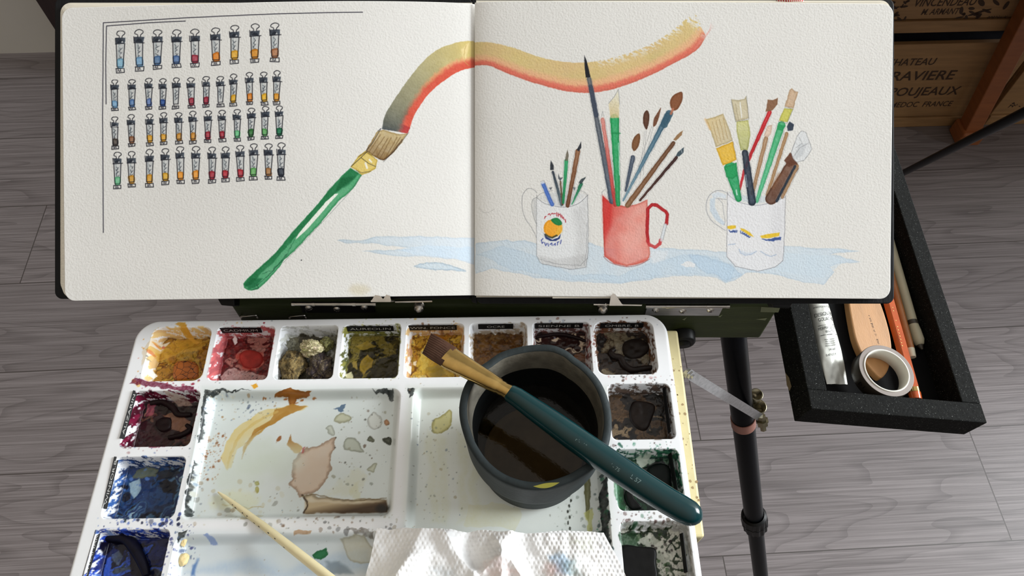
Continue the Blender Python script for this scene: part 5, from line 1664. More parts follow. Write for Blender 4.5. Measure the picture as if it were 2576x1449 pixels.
for i in range(13):
    a = a0 - 0.16 + 0.36 * i / 12
    r = rim_r(a) - 0.0013
    wv = 0.0010 * math.sin(math.pi * i / 12)
    z = CH + 0.0012 * math.cos(3 * (a - 1.0)) + 0.00012
    q.append((cb + Vector(((r - wv) * math.cos(a), (r - wv) * math.sin(a), z)), cb + Vector(((r + wv) * math.cos(a), (r + wv) * math.sin(a), z))))
for i in range(12):
    mb.add([q[i][0], q[i][1], q[i + 1][1], q[i + 1][0]], [(0, 1, 2, 3)])
obj('paint_smear', mb, sm_m, cup, label='yellow paint smear on the rim')

# ---- flat brush lying across the cup
brush = None
zr = cb.z + CH


def bz(px):          # height of the brush axis along its length
    return zr + 0.0042 + (px - 1190) / 320.0 * 0.0012


def bp_(px, py, dz=0.0):
    return at_z(px, py, bz(px) + dz)


brush = thing('paint_brush', 'flat slanted paint brush with gold ferrule and teal handle lying across the cup', 'paint brush', bp_(1500, 1145, -0.005))
hair_m = mat('brown_bristles', L(70, 47, 36), rough=0.45, spec=.25, var=0.5, vscale=90, stretch=(1, 1, 1), bump=0.4, bscale=300, dist=0.0004)
gold_m = mat('brass_ferrule', L(190, 160, 100), rough=0.16, metal=1.0, var=0.12, vscale=200, bump=0.06, bscale=250)
teal_m = mat('teal_lacquer', L(3, 48, 52), rough=0.2, var=0.08, vscale=120, coat=0.25, spec=0.3)
silver_t = mat('silver_print', L(112, 140, 142), rough=0.4)
# bristles: many fine locks in one body
ta, tb = Vector((1142, 871)), Vector((1104, 917))        # ferrule mouth, upper and lower end
ea, eb = Vector((1085, 838)), Vector((1062, 889))        # cut edge
mb = MB()
nl = 46
for i in range(nl):
    for ly_ in (-1, 0, 1):
        s = (i + 0.5) / nl
        a = ta.lerp(tb, 0.02 + 0.96 * s)
        e = ea.lerp(eb, s + 0.004 * math.sin(i * 12.9))
        th = 0.0016 * (1 - 0.35 * abs(2 * s - 1) ** 3) * ly_
        pa, pe = bp_(a.x, a.y, th), bp_(e.x, e.y, th * 0.25 + 0.0001 * math.sin(i * 7.7))
        pm = (pa + pe) / 2 + Vector((0, 0, th * 0.25))
        mb.tube([pa + (pa - pe) * 0.1, pm, pe], [0.00042, 0.00040, 0.00012], 6)
obj('bristles', mb, hair_m, brush)
# ferrule
st = [((1123, 894), 30.5, 2.3), ((1135, 903), 30.0, 2.4), ((1180, 929), 26.5, 2.9), ((1225, 955), 23.5, 3.4), ((1254, 972), 21.0, 3.7), ((1258, 974.5), 18.5, 3.4), ((1264, 978), 19.5, 3.6), ((1270, 981.5), 18.0, 3.35), ((1280, 987), 19.8, 3.7), ((1284, 989.5), 20.0, 3.7)]
pts, fl = [], []
for (x, y), hw, ht in st:
    pts.append(bp_(x, y))
    t_ = (pts[-1] - EYE).length / ray(x, y).length
    fl.append((hw / F * t_, ht / 1000))
mb = MB()
mb.tube(pts, 1.0, 40, flat=fl, up=(0, 0, 1), caps=True)
obj('ferrule', mb, gold_m, brush)
st = [((1280, 987), 20.0), ((1284, 989.5), 22.6), ((1300, 999), 24.5), ((1340, 1028), 27.5), ((1390, 1063), 30.5), ((1440, 1099), 32.5), ((1500, 1141), 33.5), ((1560, 1182), 34.0), ((1620, 1222), 34.0), ((1680, 1260), 34.0), ((1720, 1283), 33.6), ((1738, 1292.5), 32.0),
      ((1750, 1299), 27.0), ((1758, 1303.5), 20.0), ((1764, 1307), 10.0), ((1766, 1308), 2.0)]
pts, rr = [], []
for (x, y), hw in st:
    pts.append(bp_(x, y))
    rr.append(hw / F * (pts[-1] - EYE).length / ray(x, y).length)
mb = MB()
mb.tube(pts, rr, 40)
obj('handle', mb, teal_m, brush)
mb = MB()
ax = (pts[8] - pts[3]).normalized()


def on_handle(txt, sz, p0, rad, ang):
    up_ = (Vector((0, 0, 1)) - ax * ax.z).normalized()
    sd = up_.cross(ax)
    nn = up_ * math.cos(ang) + sd * math.sin(ang)
    mb.text(txt, sz, p0 + nn * (rad + 0.00003), ax, nn.cross(ax), 0)


pa = bp_(1440, 1099)
on_handle("r '- - ' ''", 0.0018, bp_(1466, 1116), rr[5] * 1.010, -0.35)
on_handle("' - 75", 0.0020, bp_(1552, 1176), rr[7] * 1.006, -0.42)
on_handle('L 57', 0.0025, bp_(1600, 1208), rr[8] * 1.004, -0.30)
obj('handle_print', mb, silver_t, brush, label='small silver print')

# ---- thin wooden stick on the palette
stick_m = mat('pale_bamboo', L(226, 214, 172), rough=0.5, var=0.10, vscale=30, stretch=(1, 1, 1), bump=0.1)
dark_f = mat('dark_fleck', L(40, 40, 44), rough=0.6)
rz = PZ + 0.0022
zs = lambda py: PZ - 0.0046 + (py - 1238) / (1320 - 1238) * (rz - PZ + 0.0046) * 0.92
pxs = [(549, 1238), (565, 1250), (600, 1276), (660, 1321), (740, 1384), (822, 1449), (930, 1534), (1010, 1598)]
rd = [0.0004, 0.0010, 0.00135, 0.0017, 0.0020, 0.00215, 0.00215, 0.0021]
stick = thing('wooden_stick', 'pale tapered wooden stick lying over the front ridge of the mixing area', 'stick', at_z(660, 1321, PZ))
P_ = [at_z(a, b, zs(b)) for a, b in pxs]
mb = MB()
mb.tube(P_, rd, 16)
obj('shaft', mb, stick_m, stick)
mb = MB()
rg = random.Random(4)
for i in range(9):
    s = 0.35 + 0.05 * i + rg.uniform(-.01, .01)
    k = s * 5
    i0 = int(k)
    p = P_[i0].lerp(P_[i0 + 1], k - i0)
    r = rd[i0] + (rd[i0 + 1] - rd[i0]) * (k - i0)
    d_ = (P_[5] - P_[2]).normalized()
    nn = (Vector((0, 0, 1)) * 0.5 + Vector((-0.6, -0.75, 0)) * rg.uniform(.3, 1.0)).normalized()
    nn = (nn - d_ * nn.dot(d_)).normalized()
    w_ = d_.cross(nn)
    c = p + nn * (r * 1.02)
    a, b = rg.uniform(.0003, .0008), rg.uniform(.0002, .0003)
    mb.add([c + d_ * a * math.cos(u) + w_ * b * math.sin(u) - nn * (r - math.sqrt(max(r * r - (b * math.sin(u)) ** 2, 0))) for u in np.linspace(0, 2 * math.pi, 8, endpoint=False)], [tuple(range(8))])
obj('paint_fleck', mb, dark_f, stick, label='dark paint flecks')

# ---- paper towel
def towel_z(X, Y, seed):
    """fold heights in mm at palette millimetres"""
    z = np.zeros_like(X)
    def ridge(pts, hgt, wl, wr):
        nonlocal z
        P = PM(pts, 0.006)
        d = np.full(X.shape, 1e9)
        sg = np.zeros(X.shape)
        for i in range(len(P) - 1):
            (ax_, ay), (bx_, by) = P[i], P[i + 1]
            ex, ey = bx_ - ax_, by - ay
            l2 = ex * ex + ey * ey
            t = np.clip(((X - ax_) * ex + (Y - ay) * ey) / l2, 0, 1)
            dd = np.sqrt((X - ax_ - t * ex) ** 2 + (Y - ay - t * ey) ** 2)
            cr = ex * (Y - ay) - ey * (X - ax_)
            sg = np.where(dd < d, np.sign(cr), sg)
            d = np.minimum(d, dd)
        w = np.where(sg > 0, wr, wl)
        z += hgt * np.exp(-(d / w) ** 1.5)
    ridge([(1062, 1340), (1040, 1390), (1010, 1449), (990, 1500)], 4.2, 6, 9)
    ridge([(1125, 1346), (1150, 1395), (1190, 1440), (1205, 1480)], 3.0, 5, 2.2)
    ridge([(1285, 1342), (1262, 1365), (1262, 1449), (1250, 1500)], 3.8, 6, 3)
    ridge([(1215, 1440), (1240, 1415), (1265, 1402), (1285, 1410), (1310, 1449)], 3.2, 2.5, 3.5)
    ridge([(1180, 1340), (1170, 1370), (1205, 1449)], -1.6, 4, 4)
    ridge([(1320, 1350), (1330, 1400), (1345, 1470)], -1.4, 5, 6)
    ridge([(1000, 1449), (1030, 1410), (1060, 1400)], 2.0, 4, 3)
    ridge([(1420, 1449), (1440, 1420), (1470, 1440)], 1.6, 4, 5)
    z += (fbm(X, Y, 9, seed, 3) - 0.5) * 2.2 + (fbm(X, Y, 3, seed + 4, 2) - 0.5) * 0.5
    return z


def towel_sheet(name, tl, tr, bl, br, base, amp, seed, nx_, ny_, edge_pts=None):
    s = np.linspace(0, 1, nx_)[None, :]
    t = np.linspace(0, 1, ny_)[:, None]
    c = [np.array(pl(*q, 0.004)) for q in (tl, tr, bl, br)]
    X = (c[0][0] * (1 - s) + c[1][0] * s) * (1 - t) + (c[2][0] * (1 - s) + c[3][0] * s) * t
    Y = (c[0][1] * (1 - s) + c[1][1] * s) * (1 - t) + (c[2][1] * (1 - s) + c[3][1] * s) * t
    X = X + (fbm(X * 0 + 0, Y, 12, seed + 2) - 0.5) * 1.8
    Y = Y + (fbm(X, Y * 0, 14, seed + 3) - 0.5) * 3.0 * (1 - t)
    Z = base + amp * towel_z(X, Y, seed)
    U, V = X / 2.05, Y / 2.0
    row = np.floor(V)
    fu = (U + 0.5 * (row % 2)) % 1 - 0.5
    fv = V % 1 - 0.5
    dim = np.exp(-((fu / 0.24) ** 2 + (fv / 0.34) ** 2) ** 1.4)
    Z = Z - 0.34 * dim * (0.5 + 0.5 * fbm(X, Y, 8, 3, 2) * 1.4)
    Z = np.maximum(Z, 0.25)
    p = Paint(X, -Y if False else Y, (242, 239, 233), px=0.3)
    p.poly(PM([(1385, 1395), (1420, 1388), (1440, 1410), (1436, 1449), (1400, 1449)], .006), (150, 180, 206), .75, wob=3, ws=6, soft=2.0, gran=.5)
    p.poly(PM([(1420, 1410), (1450, 1405), (1470, 1449), (1430, 1449)], .006), (130, 150, 146), .65, wob=3, ws=6, soft=2.5, gran=.5)
    p.poly(PM([(1370, 1420), (1400, 1415), (1410, 1449), (1380, 1449)], .006), (220, 170, 160), .6, wob=3, ws=6, soft=2.5, gran=.5)
    p.poly(PM([(1215, 1425), (1260, 1408), (1310, 1430), (1320, 1460), (1220, 1460)], .006), (226, 196, 186), .6, wob=3, soft=3, gran=.4)
    p.poly(PM([(1440, 1350), (1490, 1355), (1480, 1380), (1450, 1375)], .006), (206, 208, 180), .5, wob=3, soft=2.5, gran=.5)
    p.poly(PM([(1090, 1430), (1150, 1425), (1150, 1449), (1090, 1449)], .006), (196, 206, 210), .5, wob=3, soft=3, gran=.5)
    P = (np.array(PO)[None, None] + (X / 1000)[..., None] * np.array(PX) + (Y / 1000)[..., None] * np.array(PY) + (Z / 1000)[..., None] * np.array([0, 0, 1.0])).astype(np.float32)
    return dense(name, P, p.linear((242, 239, 233), 0.84), towel_m, towel, flip=True)


towel_m = mat('paper_towel', None, rough=0.95, attr='paint', var=0.015, vscale=900, bump=0.25, bscale=2500, dist=0.0002, spec=0.2)
towel = thing('paper_towel', 'crumpled dimpled white paper towel with faint paint stains at the front edge', 'paper towel', pal(0.03, -0.15, 0))
towel_sheet('upper_ply', (946, 1333), (1497, 1342), (905, 1520), (1590, 1520), 3.4, 1.35, 5, 400, 240)
towel_sheet('lower_ply', (1185, 1338), (1520, 1333), (1170, 1520), (1615, 1520), 1.3, 0.15, 9, 220, 160)

# ================================================================== easel carrying sketchbook and palette
blk = mat('black_painted_wood', L(14, 15, 15), rough=0.5, spec=0.15, var=0.3, vscale=250, bump=0.25, bscale=900, dist=0.0004)
olive = mat('dark_olive_painted_board', L(48, 55, 31), rough=0.5, spec=0.2, var=0.22, vscale=60, stretch=(0.3, 1, 2), bump=0.15, bscale=300)
steel = mat('nickel_plated_steel', L(196, 190, 182), rough=0.28, metal=1.0, var=0.12, vscale=160)
zinc = mat('brushed_zinc', L(176, 176, 178), rough=0.36, metal=0.75, var=0.15, vscale=500, stretch=(.2, 1, 1))
brass = mat('yellowed_zinc', L(168, 160, 136), rough=0.34, metal=1.0, var=0.2, vscale=200)
rubb = mat('black_rubber', L(12, 12, 13), rough=0.45, spec=0.2, var=0.15)
tube_m = mat('black_leg_tube', L(5, 7, 11), rough=0.3, spec=0.06, var=0.12, vscale=200)
pink_m = mat('copper_pink_tape', L(150, 104, 92), rough=0.5, var=0.15)

easel = thing('field_easel', 'black and olive field easel on tube legs holding sketchbook and palette', 'easel', (0, 0.22, 0))
FY = 0.2000
ztop = at_y(1700, 769, FY).z
zbot = at_y(1800, 851, FY).z
xr = at_y(1962, 770, FY).x
xl = at_y(583, 772, FY).x
mb = MB()
mb.box(((xl + xr) / 2, FY + 0.06, (ztop + zbot) / 2), (xr - xl, 0.12, ztop - zbot), bev=0.0012)
obj('box', mb, olive, easel)
# chipped paint on the right corner
mb = MB()
for q in ([(1915, 772), (1962, 775), (1958, 786), (1913, 785)], [(1806, 797), (1818, 791), (1812, 798)], [(1716, 804), (1728, 798), (1722, 806)], [(1900, 803), (1930, 800), (1925, 806)]):
    mb.add([at_y(a, b, FY - 0.0002) for a, b in reversed(q)], [tuple(range(len(q)))])
obj('worn_patch', mb, mat('chipped_olive', L(104, 110, 84), rough=0.6, var=0.2), easel, label='paler worn paint on the olive box')
# lid under the sketchbook
mb = MB()
slab(mb, left_turn([(545, 60), (1996, 60), (1990, 756), (552, 749)]), -0.0205, -0.01255)
obj('lid', mb, blk, easel, bevel=0.0006)
for q in ([(1938, 757), (1998, 757), (1986, 776), (1946, 774)], [(543, 745), (590, 745), (590, 771), (556, 768)]):
    mb = MB()
    slab(mb, left_turn(q), -0.0206, -0.0128)
    obj('lid_foot', mb, rubb, easel, bevel=0.0006)
# prop holding the lid up
mb = MB()
pa = B(1270, 300, -0.021)
mb.tube([pa, Vector((pa.x, 0.31, zbot + 0.03))], 0.006, 12)
obj('lid_prop', mb, blk, easel)


def hinge(x0, x1, y, plate, screws, pm):
    """pin line at image height y, leaf on the box front"""
    a, b = at_y(x0, y, FY - 0.004), at_y(x1, y, FY - 0.004)
    ax_ = (b - a).normalized()
    ln = (b - a).length
    r = 0.0011
    n = 4
    mb = MB()
    for i in range(n):
        mb.tube([a + ax_ * ln * (i / n + 0.004), a + ax_ * ln * ((i + 1) / n - 0.004)], r, 14)
    for i in range(n + 1):
        w = a + ax_ * ln * i / n
        mb.tube([w - ax_ * 0.0008, w + ax_ * 0.0008], r * (1.25 if i in (1, 3) else 1.12), 14)
    pts = [at_y(p[0], p[1], FY - 0.0004) for p in plate]
    mb2 = MB()
    mb2.hexa([p + Vector((0, 0.0006, 0)) for p in reversed(pts)], [p - Vector((0, 0.0006, 0)) for p in reversed(pts)])
    h = obj('hinge', mb2, pm, easel)
    obj('hinge_pin', mb, steel, h)
    for sx_, sy_ in screws:
        c = at_y(sx_, sy_, FY - 0.0009)
        mb = MB()
        R = Matrix.Rotation(math.radians(90), 3, 'X')
        mb.lathe([(0, 0.0012), (0.0008, 0.0012), (0.0016, 0.0008), (0.0021, 0.0)], c, R, 20)
        for k in (0, 1):
            a_ = 0.5 + sx_ * 0.7 + k * math.pi / 2
            d_ = Vector((math.cos(a_), 0, math.sin(a_)))
            e_ = Vector((-math.sin(a_), 0, math.cos(a_)))
            o_ = c + Vector((0, -0.00125, 0))
            mb.add([o_ + d_ * 0.0010 + e_ * .00018, o_ - d_ * 0.0010 + e_ * .00018, o_ - d_ * 0.0010 - e_ * .00018, o_ + d_ * 0.0010 - e_ * .00018], [(0, 1, 2, 3)], 1)
        obj('screw', mb, [steel, rubb], h)


hinge(738, 942, 764, [(755, 767), (940, 764), (945, 784), (762, 785)], [(777, 774), (848, 777), (917, 773)], mat('black_hinge_leaf', L(30, 30, 32), rough=0.3, metal=0.6))
hinge(1628, 1831, 770, [(1628, 770), (1818, 772), (1808, 792), (1622, 791)], [(1649, 780), (1717, 782), (1787, 780)], zinc)
# page clips and their spring nuts
hp = float(page_h(np.array([930.0]), True)[0])
mb = MB()
mb.prism([(936, 757), (946, 742), (958, 744), (966, 752), (974, 741), (983, 744), (986, 757)], lambda q: B(q[0], q[1], hp + 0.0004), lambda q: B(q[0], q[1], hp + 0.0009))
mb.box(B(960, 757.5, (hp + 0.0009 - 0.0105) / 2), (0.010, 0.0008, 0.0114 + hp), Matrix.Rotation(math.radians(31.2), 3, 'X'))
mb.tube([B(985, 760, -0.0118), B(1081, 758, -0.0118)], 0.0007, 8)
obj('page_clip', mb, steel, easel, label='bent bright metal page clip')
mb = MB()
mb.prism(left_turn([(1532, 768), (1536, 744), (1542, 738), (1547, 740), (1566, 768)]), lambda q: B(q[0], q[1], 0.0006), lambda q: B(q[0], q[1], 0.0012))
mb.box(B(1549, 767, -0.0055), (0.0068, 0.0008, 0.0135), Matrix.Rotation(math.radians(31.2), 3, 'X'))
mb.prism(left_turn([(1500, 761), (1626, 763), (1624, 766), (1500, 764)]), lambda q: B(q[0], q[1] + 5, -0.0124), lambda q: B(q[0], q[1] + 5, -0.0118))
obj('page_clip', mb, steel, easel, label='pointed triangular metal page clip')
for px, py in ((1055, 767), (1515, 770)):
    mb = MB()
    c = at_y(px, py, FY - 0.0010)
    mb.lathe([(0, 0.0052), (0.0012, 0.0052), (0.0014, 0.004), (0.0024, 0.0036), (0.0026, 0.003), (0.0016, 0.0024), (0.0016, 0.0018), (0.0028, 0.0012), (0.0028, 0.0)], c, Matrix.Rotation(math.radians(70), 3, 'X'), 20)
    obj('clip_screw', mb, steel, easel)
# rubber foot at the front, right of the palette
mb = MB()
c = at_y(1716, 841, FY - 0.0005)
mb.lathe([(0, 0.0120), (0.0034, 0.0120), (0.0036, 0.0090), (0.0044, 0.0104), (0.0062, 0.0100), (0.0070, 0.0084), (0.0074, 0.0)], c, Matrix.Rotation(math.radians(90), 3, 'X') @ Matrix.Diagonal((1, 1, 0.62)), 32)
obj('rubber_foot', mb, rubb, easel)
# catches on the box front left of the palette
for x0, x1_ in ((605, 648), (728, 770)):
    mb = MB()
    mb.tube([at_y(x0, 799, FY), at_y(x0 + 4, 796, FY - .003), at_y(x1_ - 4, 794, FY - .003), at_y(x1_, 799, FY)], 0.0006, 8)
    obj('wire_catch', mb, steel, easel)
# legs
P1 = at_t(1847, 862, 0.461)
P2 = at_t(1896, 1292, 0.624)
dl = (P2 - P1).normalized()
top = P1 - dl * ((P1.z - (zbot + 0.004)) / dl.z if dl.z else 0) * 1.0
top = P1 + dl * ((zbot + 0.002 - P1.z) / dl.z)
foot = P1 + dl * ((0.008 - P1.z) / dl.z)
r1 = 0.0079
mb = MB()
mb.tube([top, P2], r1, 28)
leg = obj('leg', mb, tube_m, easel)
mb = MB()
mb.tube([P2 - dl * 0.01, foot], 0.0069, 24)
obj('inner_tube', mb, tube_m, leg)
mb = MB()
n_ = 28
fl2 = 36
cs = [(-0.001, 0.0085), (0.0008, 0.0104), (0.010, 0.0108), (0.011, 0.0096), (0.0115, 0.0096), (0.0118, 0.0106), (0.021, 0.0104), (0.0225, 0.0086)]
rz_ = dl.to_track_quat('Z', 'Y').to_matrix()
mb.lathe([(r_, z_) for z_, r_ in cs], P2 + dl * 0.002, rz_, 56, mod=lambda a, i: (1 + (0.03 * (1 if math.sin(a * 14) > 0 else -1) if i > 1 else 0), 0), smooth=False)
obj('locking_collar', mb, rubb, leg)
mb = MB()
mb.tube([foot, foot + Vector((0, 0, -0.008))], 0.011, 20)
obj('foot_cap', mb, rubb, leg)
Pc = at_t(1862, 1042, 0.528)
pc = P1 + dl * (Pc - P1).dot(dl)
mb = MB()
mb.tube([pc - dl * 0.0045, pc + dl * 0.0045], r1 + 0.0006, 32)
obj('clamp_band', mb, pink_m, leg, label='copper pink band')
# pair of brass-coloured rollers and bolt of the clamp
mb = MB()
for px, py, r_ in ((1903, 992, 0.0046), (1909, 1022, 0.0054)):
    c = at_t(px, py, 0.512)
    mb.lathe([(0, -0.006), (r_ * 0.80, -0.006), (r_ * .84, 0.0), (r_, 0.0), (r_, -0.012), (r_ * 0.9, -0.0125), (0, -0.0125)], c, None, 28)
mb.box(at_t(1898, 1030, 0.522), (0.008, 0.006, 0.010), bev=0.001)
obj('clamp', mb, brass, leg)
mb = MB()
c = at_t(1917, 1058, 0.508)
R = (Vector((0.25, -0.55, -0.8)).normalized()).to_track_quat('Z', 'Y').to_matrix()
mb.lathe([(0, -0.004), (0.003, -0.004), (0.003, -.0005), (0.0046, -0.0005), (0.0046, 0.0006), (0.0038, 0.0008), (0.0038, 0.0038), (0.0022, 0.0042), (0.0022, 0.0080), (0.0, 0.0084)], c, R, 6, smooth=False)
obj('bolt', mb, brass, leg)
# flat bar from the block to the clamp
s0 = at_z(1731, 940, cz1 - 0.014)
s0.x = max(s0.x, x1 + 0.0062)
s1 = c + Vector((-0.001, 0.002, 0.0006))
ax_ = (s1 - s0).normalized()
nn = (EYE - s0).normalized()
nn = (nn - ax_ * nn.dot(ax_)).normalized()
wv = nn.cross(ax_)
mb = MB()
prm = []
for k in range(9):
    a = math.pi / 2 + math.pi * k / 8
    prm.append((0.0 + 0.0029 * math.cos(a), 0.0029 * math.sin(a)))
for k in range(9):
    a = -math.pi / 2 + math.pi * k / 8
    prm.append(((s1 - s0).length + 0.0029 * math.cos(a), 0.0029 * math.sin(a)))
mb.prism(prm, lambda q: s0 + ax_ * q[0] + wv * q[1] - nn * .0012, lambda q: s0 + ax_ * q[0] + wv * q[1] + nn * .0006)
if (Vector(mb.v[1]) - Vector(mb.v[0])).cross(Vector(mb.v[2]) - Vector(mb.v[0])).dot(nn) < 0:
    mb.f = [tuple(reversed(f)) for f in mb.f]
bar = obj('brace_bar', mb, zinc, easel, label='flat zinc brace bar')
mb = MB()
R = nn.to_track_quat('Z', 'Y').to_matrix()
mb.lathe([(0, 0.0034), (0.0014, 0.0034), (0.0014, 0.0020), (0.0026, 0.0020), (0.0026, 0.0006), (0.0034, 0.0005), (0.0034, 0.0)], s0 + nn * .0006, R, 6, smooth=False)
mb.tube([s0 - nn * .001, Vector((x1 + 0.0019, s0.y - 0.002, s0.z - 0.004))], 0.0016, 12)
obj('bolt', mb, zinc, bar)
for a_, b_ in ((Vector((-0.12, 0.24, zbot)), Vector((-0.10, 0.05, 0.0))), (Vector((0.02, 0.31, zbot)), Vector((-0.02, 0.86, 0.0)))):
    mb = MB()
    mb.tube([a_ + Vector((0, 0, 0.002)), b_], [0.0079, 0.0069], 20)
    obj('leg', mb, tube_m, easel)
# shelf rails under the palette block
mb = MB()
mb.box((-0.03, 0.150, cz1 - 0.037 - 0.0042), (0.12, 0.13, 0.0078), bev=0.001)
obj('palette_shelf', mb, blk, easel)

# ================================================================== black tray on the right
TO = at_z(2041, 1028, H - 0.40)
phi = math.radians(9.2)
TN0 = Vector((math.sin(phi), 0, math.cos(phi)))
TX = (at_plane(2484, 1064, TO, TN0) - TO)
TW = TX.length
TX.normalize()
TN = TN0
TY = TN.cross(TX).normalized()


def T(x, y, z=0.0):
    return TO + TX * x + TY * y + TN * z


def tq(px, py, dz=0.0):
    q = at_plane(px, py, TO + TN * dz, TN) - TO
    return q.dot(TX), q.dot(TY)


def TP(px, py, dz=0.0):
    return at_plane(px, py, TO + TN * dz, TN)


ix0, iy0 = tq(2081, 982)
ix1 = tq(2420, 1010)[0]
TD = 0.0205
TLEN = 0.235
tray_m = mat('scuffed_black_wood', L(17, 18, 17), rough=0.75, spec=0.08, var=0.45, vscale=420, bump=0.5, bscale=700, dist=0.0005)


def dust(m):
    t = m.node_tree
    b = t.nodes['Principled BSDF']
    co = t.nodes.new('ShaderNodeTexCoord')
    n1 = t.nodes.new('ShaderNodeTexNoise')
    n1.inputs['Scale'].default_value = 1500
    n1.inputs['Detail'].default_value = 2
    r1_ = t.nodes.new('ShaderNodeValToRGB')
    r1_.color_ramp.elements[0].position = 0.66
    r1_.color_ramp.elements[0].color = (0, 0, 0, 1)
    r1_.color_ramp.elements[1].position = 0.74
    r1_.color_ramp.elements[1].color = (0.16, 0.165, 0.16, 1)
    ad = t.nodes.new('ShaderNodeMix')
    ad.data_type = 'RGBA'
    ad.blend_type = 'ADD'
    ad.inputs['Factor'].default_value = 1
    src = b.inputs['Base Color'].links[0].from_socket
    t.links.new(co.outputs['Object'], n1.inputs['Vector'])
    t.links.new(n1.outputs['Fac'], r1_.inputs[0])
    t.links.new(src, ad.inputs['A'])
    t.links.new(r1_.outputs['Color'], ad.inputs['B'])
    t.links.new(ad.outputs['Result'], b.inputs['Base Color'])


dust(tray_m)
inn_m = mat('black_tray_inside', L(8, 8, 9), rough=0.7, spec=0.1, var=0.2)
tray = thing('wooden_tray', 'open black wooden tray of drawing tools tilted beside the easel', 'tray', T(TW / 2, TLEN / 2, -TD))


def tbox(x0, x1_, y0_, y1_, z0, z1):
    mb = MB()
    lo = [T(x0, y0_, z0), T(x1_, y0_, z0), T(x1_, y1_, z0), T(x0, y1_, z0)]
    hi = [T(x0, y0_, z1), T(x1_, y0_, z1), T(x1_, y1_, z1), T(x0, y1_, z1)]
    mb.hexa(lo, hi)
    return mb


obj('front_wall', tbox(0, TW, 0, iy0, -TD, 0), tray_m, tray, bevel=0.0006)
obj('side_wall', tbox(0, ix0, iy0, TLEN, -TD, 0), tray_m, tray, bevel=0.0006)
obj('side_wall', tbox(ix1, TW, iy0, TLEN, -TD, 0), tray_m, tray, bevel=0.0006)
obj('back_wall', tbox(ix0, ix1, TLEN - 0.012, TLEN, -TD, 0), tray_m, tray, bevel=0.0006)
FZ = -TD + 0.0025
obj('base_board', tbox(0.002, TW - 0.002, 0.002, TLEN - 0.002, -TD - 0.0004, FZ), inn_m, tray)
mb = MB()
a_, b_ = T(0.004, 0.10, -0.004), Vector((xr - 0.02, 0.285, zbot - 0.002))
mb.box(((a_.x + b_.x) / 2, 0.285, zbot - 0.0032), (a_.x - b_.x + 0.03, 0.03, 0.005))
mb.box((a_.x + 0.004, 0.285, (zbot - 0.005 + T(0.006, .1, -.01).z) / 2), (0.007, 0.03, zbot - 0.001 - T(0.006, .1, -.01).z))
obj('bracket', mb, blk, tray)
mb = MB()
for q in ([(1976, 938), (1985, 950), (1991, 972), (1986, 984), (1979, 968)],):
    pl_o, pl_n = T(-0.0002, 0, 0), -TX
    mb.add([at_plane(a, b, pl_o, pl_n) for a, b in q], [tuple(range(len(q)))])
obj('wood_chip_mark', mb, mat('bare_wood_scratch', L(122, 108, 84), rough=0.7), tray, label='bare wood scratch')

# ---- gouache tube
alu = mat('crumpled_aluminium', L(206, 207, 200), rough=0.36, metal=0.45, var=0.08, vscale=200, bump=0.25, bscale=130, dist=0.0010)
print_m = mat('dark_grey_print', L(60, 62, 62), rough=0.6)
gt = thing('gouache_tube', 'crumpled silver gouache tube marked permanent white in the black tray', 'paint tube', TP(2090, 870, FZ))
# stations: image centre, half width (image), half thickness (m)
stn = [((2050, 752), 20, .0040), ((2056, 768), 25, .0050), ((2062, 790), 26, .0052), ((2069, 820), 26.5, .0047), ((2078, 850), 28, .0042), ((2086, 880), 29, .0034), ((2094, 915), 29.5, .0024), ((2101, 945), 28, .0013), ((2106, 967), 26.5, .0006)]
ST_ = []
for (x, y), hw, ht in stn:
    c = TP(x, y, FZ + ht)
    ST_.append((c, (hw + 2.5) / F * ((c - EYE).length / ray(x, y).length), ht))


def tube_pt(u, v, lift=0.0):
    """u -1..1 across, v 0..1 along from the shoulder"""
    k = v * (len(ST_) - 1)
    i = min(int(k), len(ST_) - 2)
    f = k - i
    c = ST_[i][0].lerp(ST_[i + 1][0], f)
    w = ST_[i][1] + (ST_[i + 1][1] - ST_[i][1]) * f
    h = ST_[i][2] + (ST_[i + 1][2] - ST_[i][2]) * f
    ax2 = (ST_[-1][0] - ST_[0][0]).normalized()
    sd = ax2.cross(TN).normalized()
    if sd.x < 0:
        sd = -sd
    cr = 0.00055 * mnoise.noise(Vector((u * 2.2, v * 9, 1.7))) * (1 if lift >= 0 else 0)
    return c + sd * (w * u) + TN * (h * max(0.0, 1 - u * u) ** 0.42 + cr * (1 - u * u) + lift)


mb = MB()
nu, nv = 25, 61
G = np.zeros((nv, nu, 3))
G2 = np.zeros((nv, nu, 3))
for i in range(nv):
    for j in range(nu):
        u = math.sin((j / (nu - 1) * 2 - 1) * math.pi / 2)
        v = i / (nv - 1)
        tp = tube_pt(u, v, 0)
        G[i, j] = tp
        k = v * (len(ST_) - 1)
        ii = min(int(k), len(ST_) - 2)
        h = ST_[ii][2] + (ST_[ii + 1][2] - ST_[ii][2]) * (k - ii)
        G2[i, j] = tp - TN * (2 * h * max(0.0, 1 - u * u) ** 0.42)
mb.grid(G, flip=True)
mb.grid(G2)
mb.add([tuple(G[0, j]) for j in range(nu)] + [tuple(G2[0, j]) for j in range(nu - 1, -1, -1)], [tuple(range(2 * nu))])
mb.add([tuple(G[-1, j]) for j in range(nu)] + [tuple(G2[-1, j]) for j in range(nu - 1, -1, -1)], [tuple(reversed(range(2 * nu)))])
obj('tube_body', mb, alu, gt)
mb = MB()
a2 = (ST_[0][0] - ST_[-1][0])
a2 = (a2 - TN * a2.dot(TN)).normalized()
c0 = ST_[0][0]
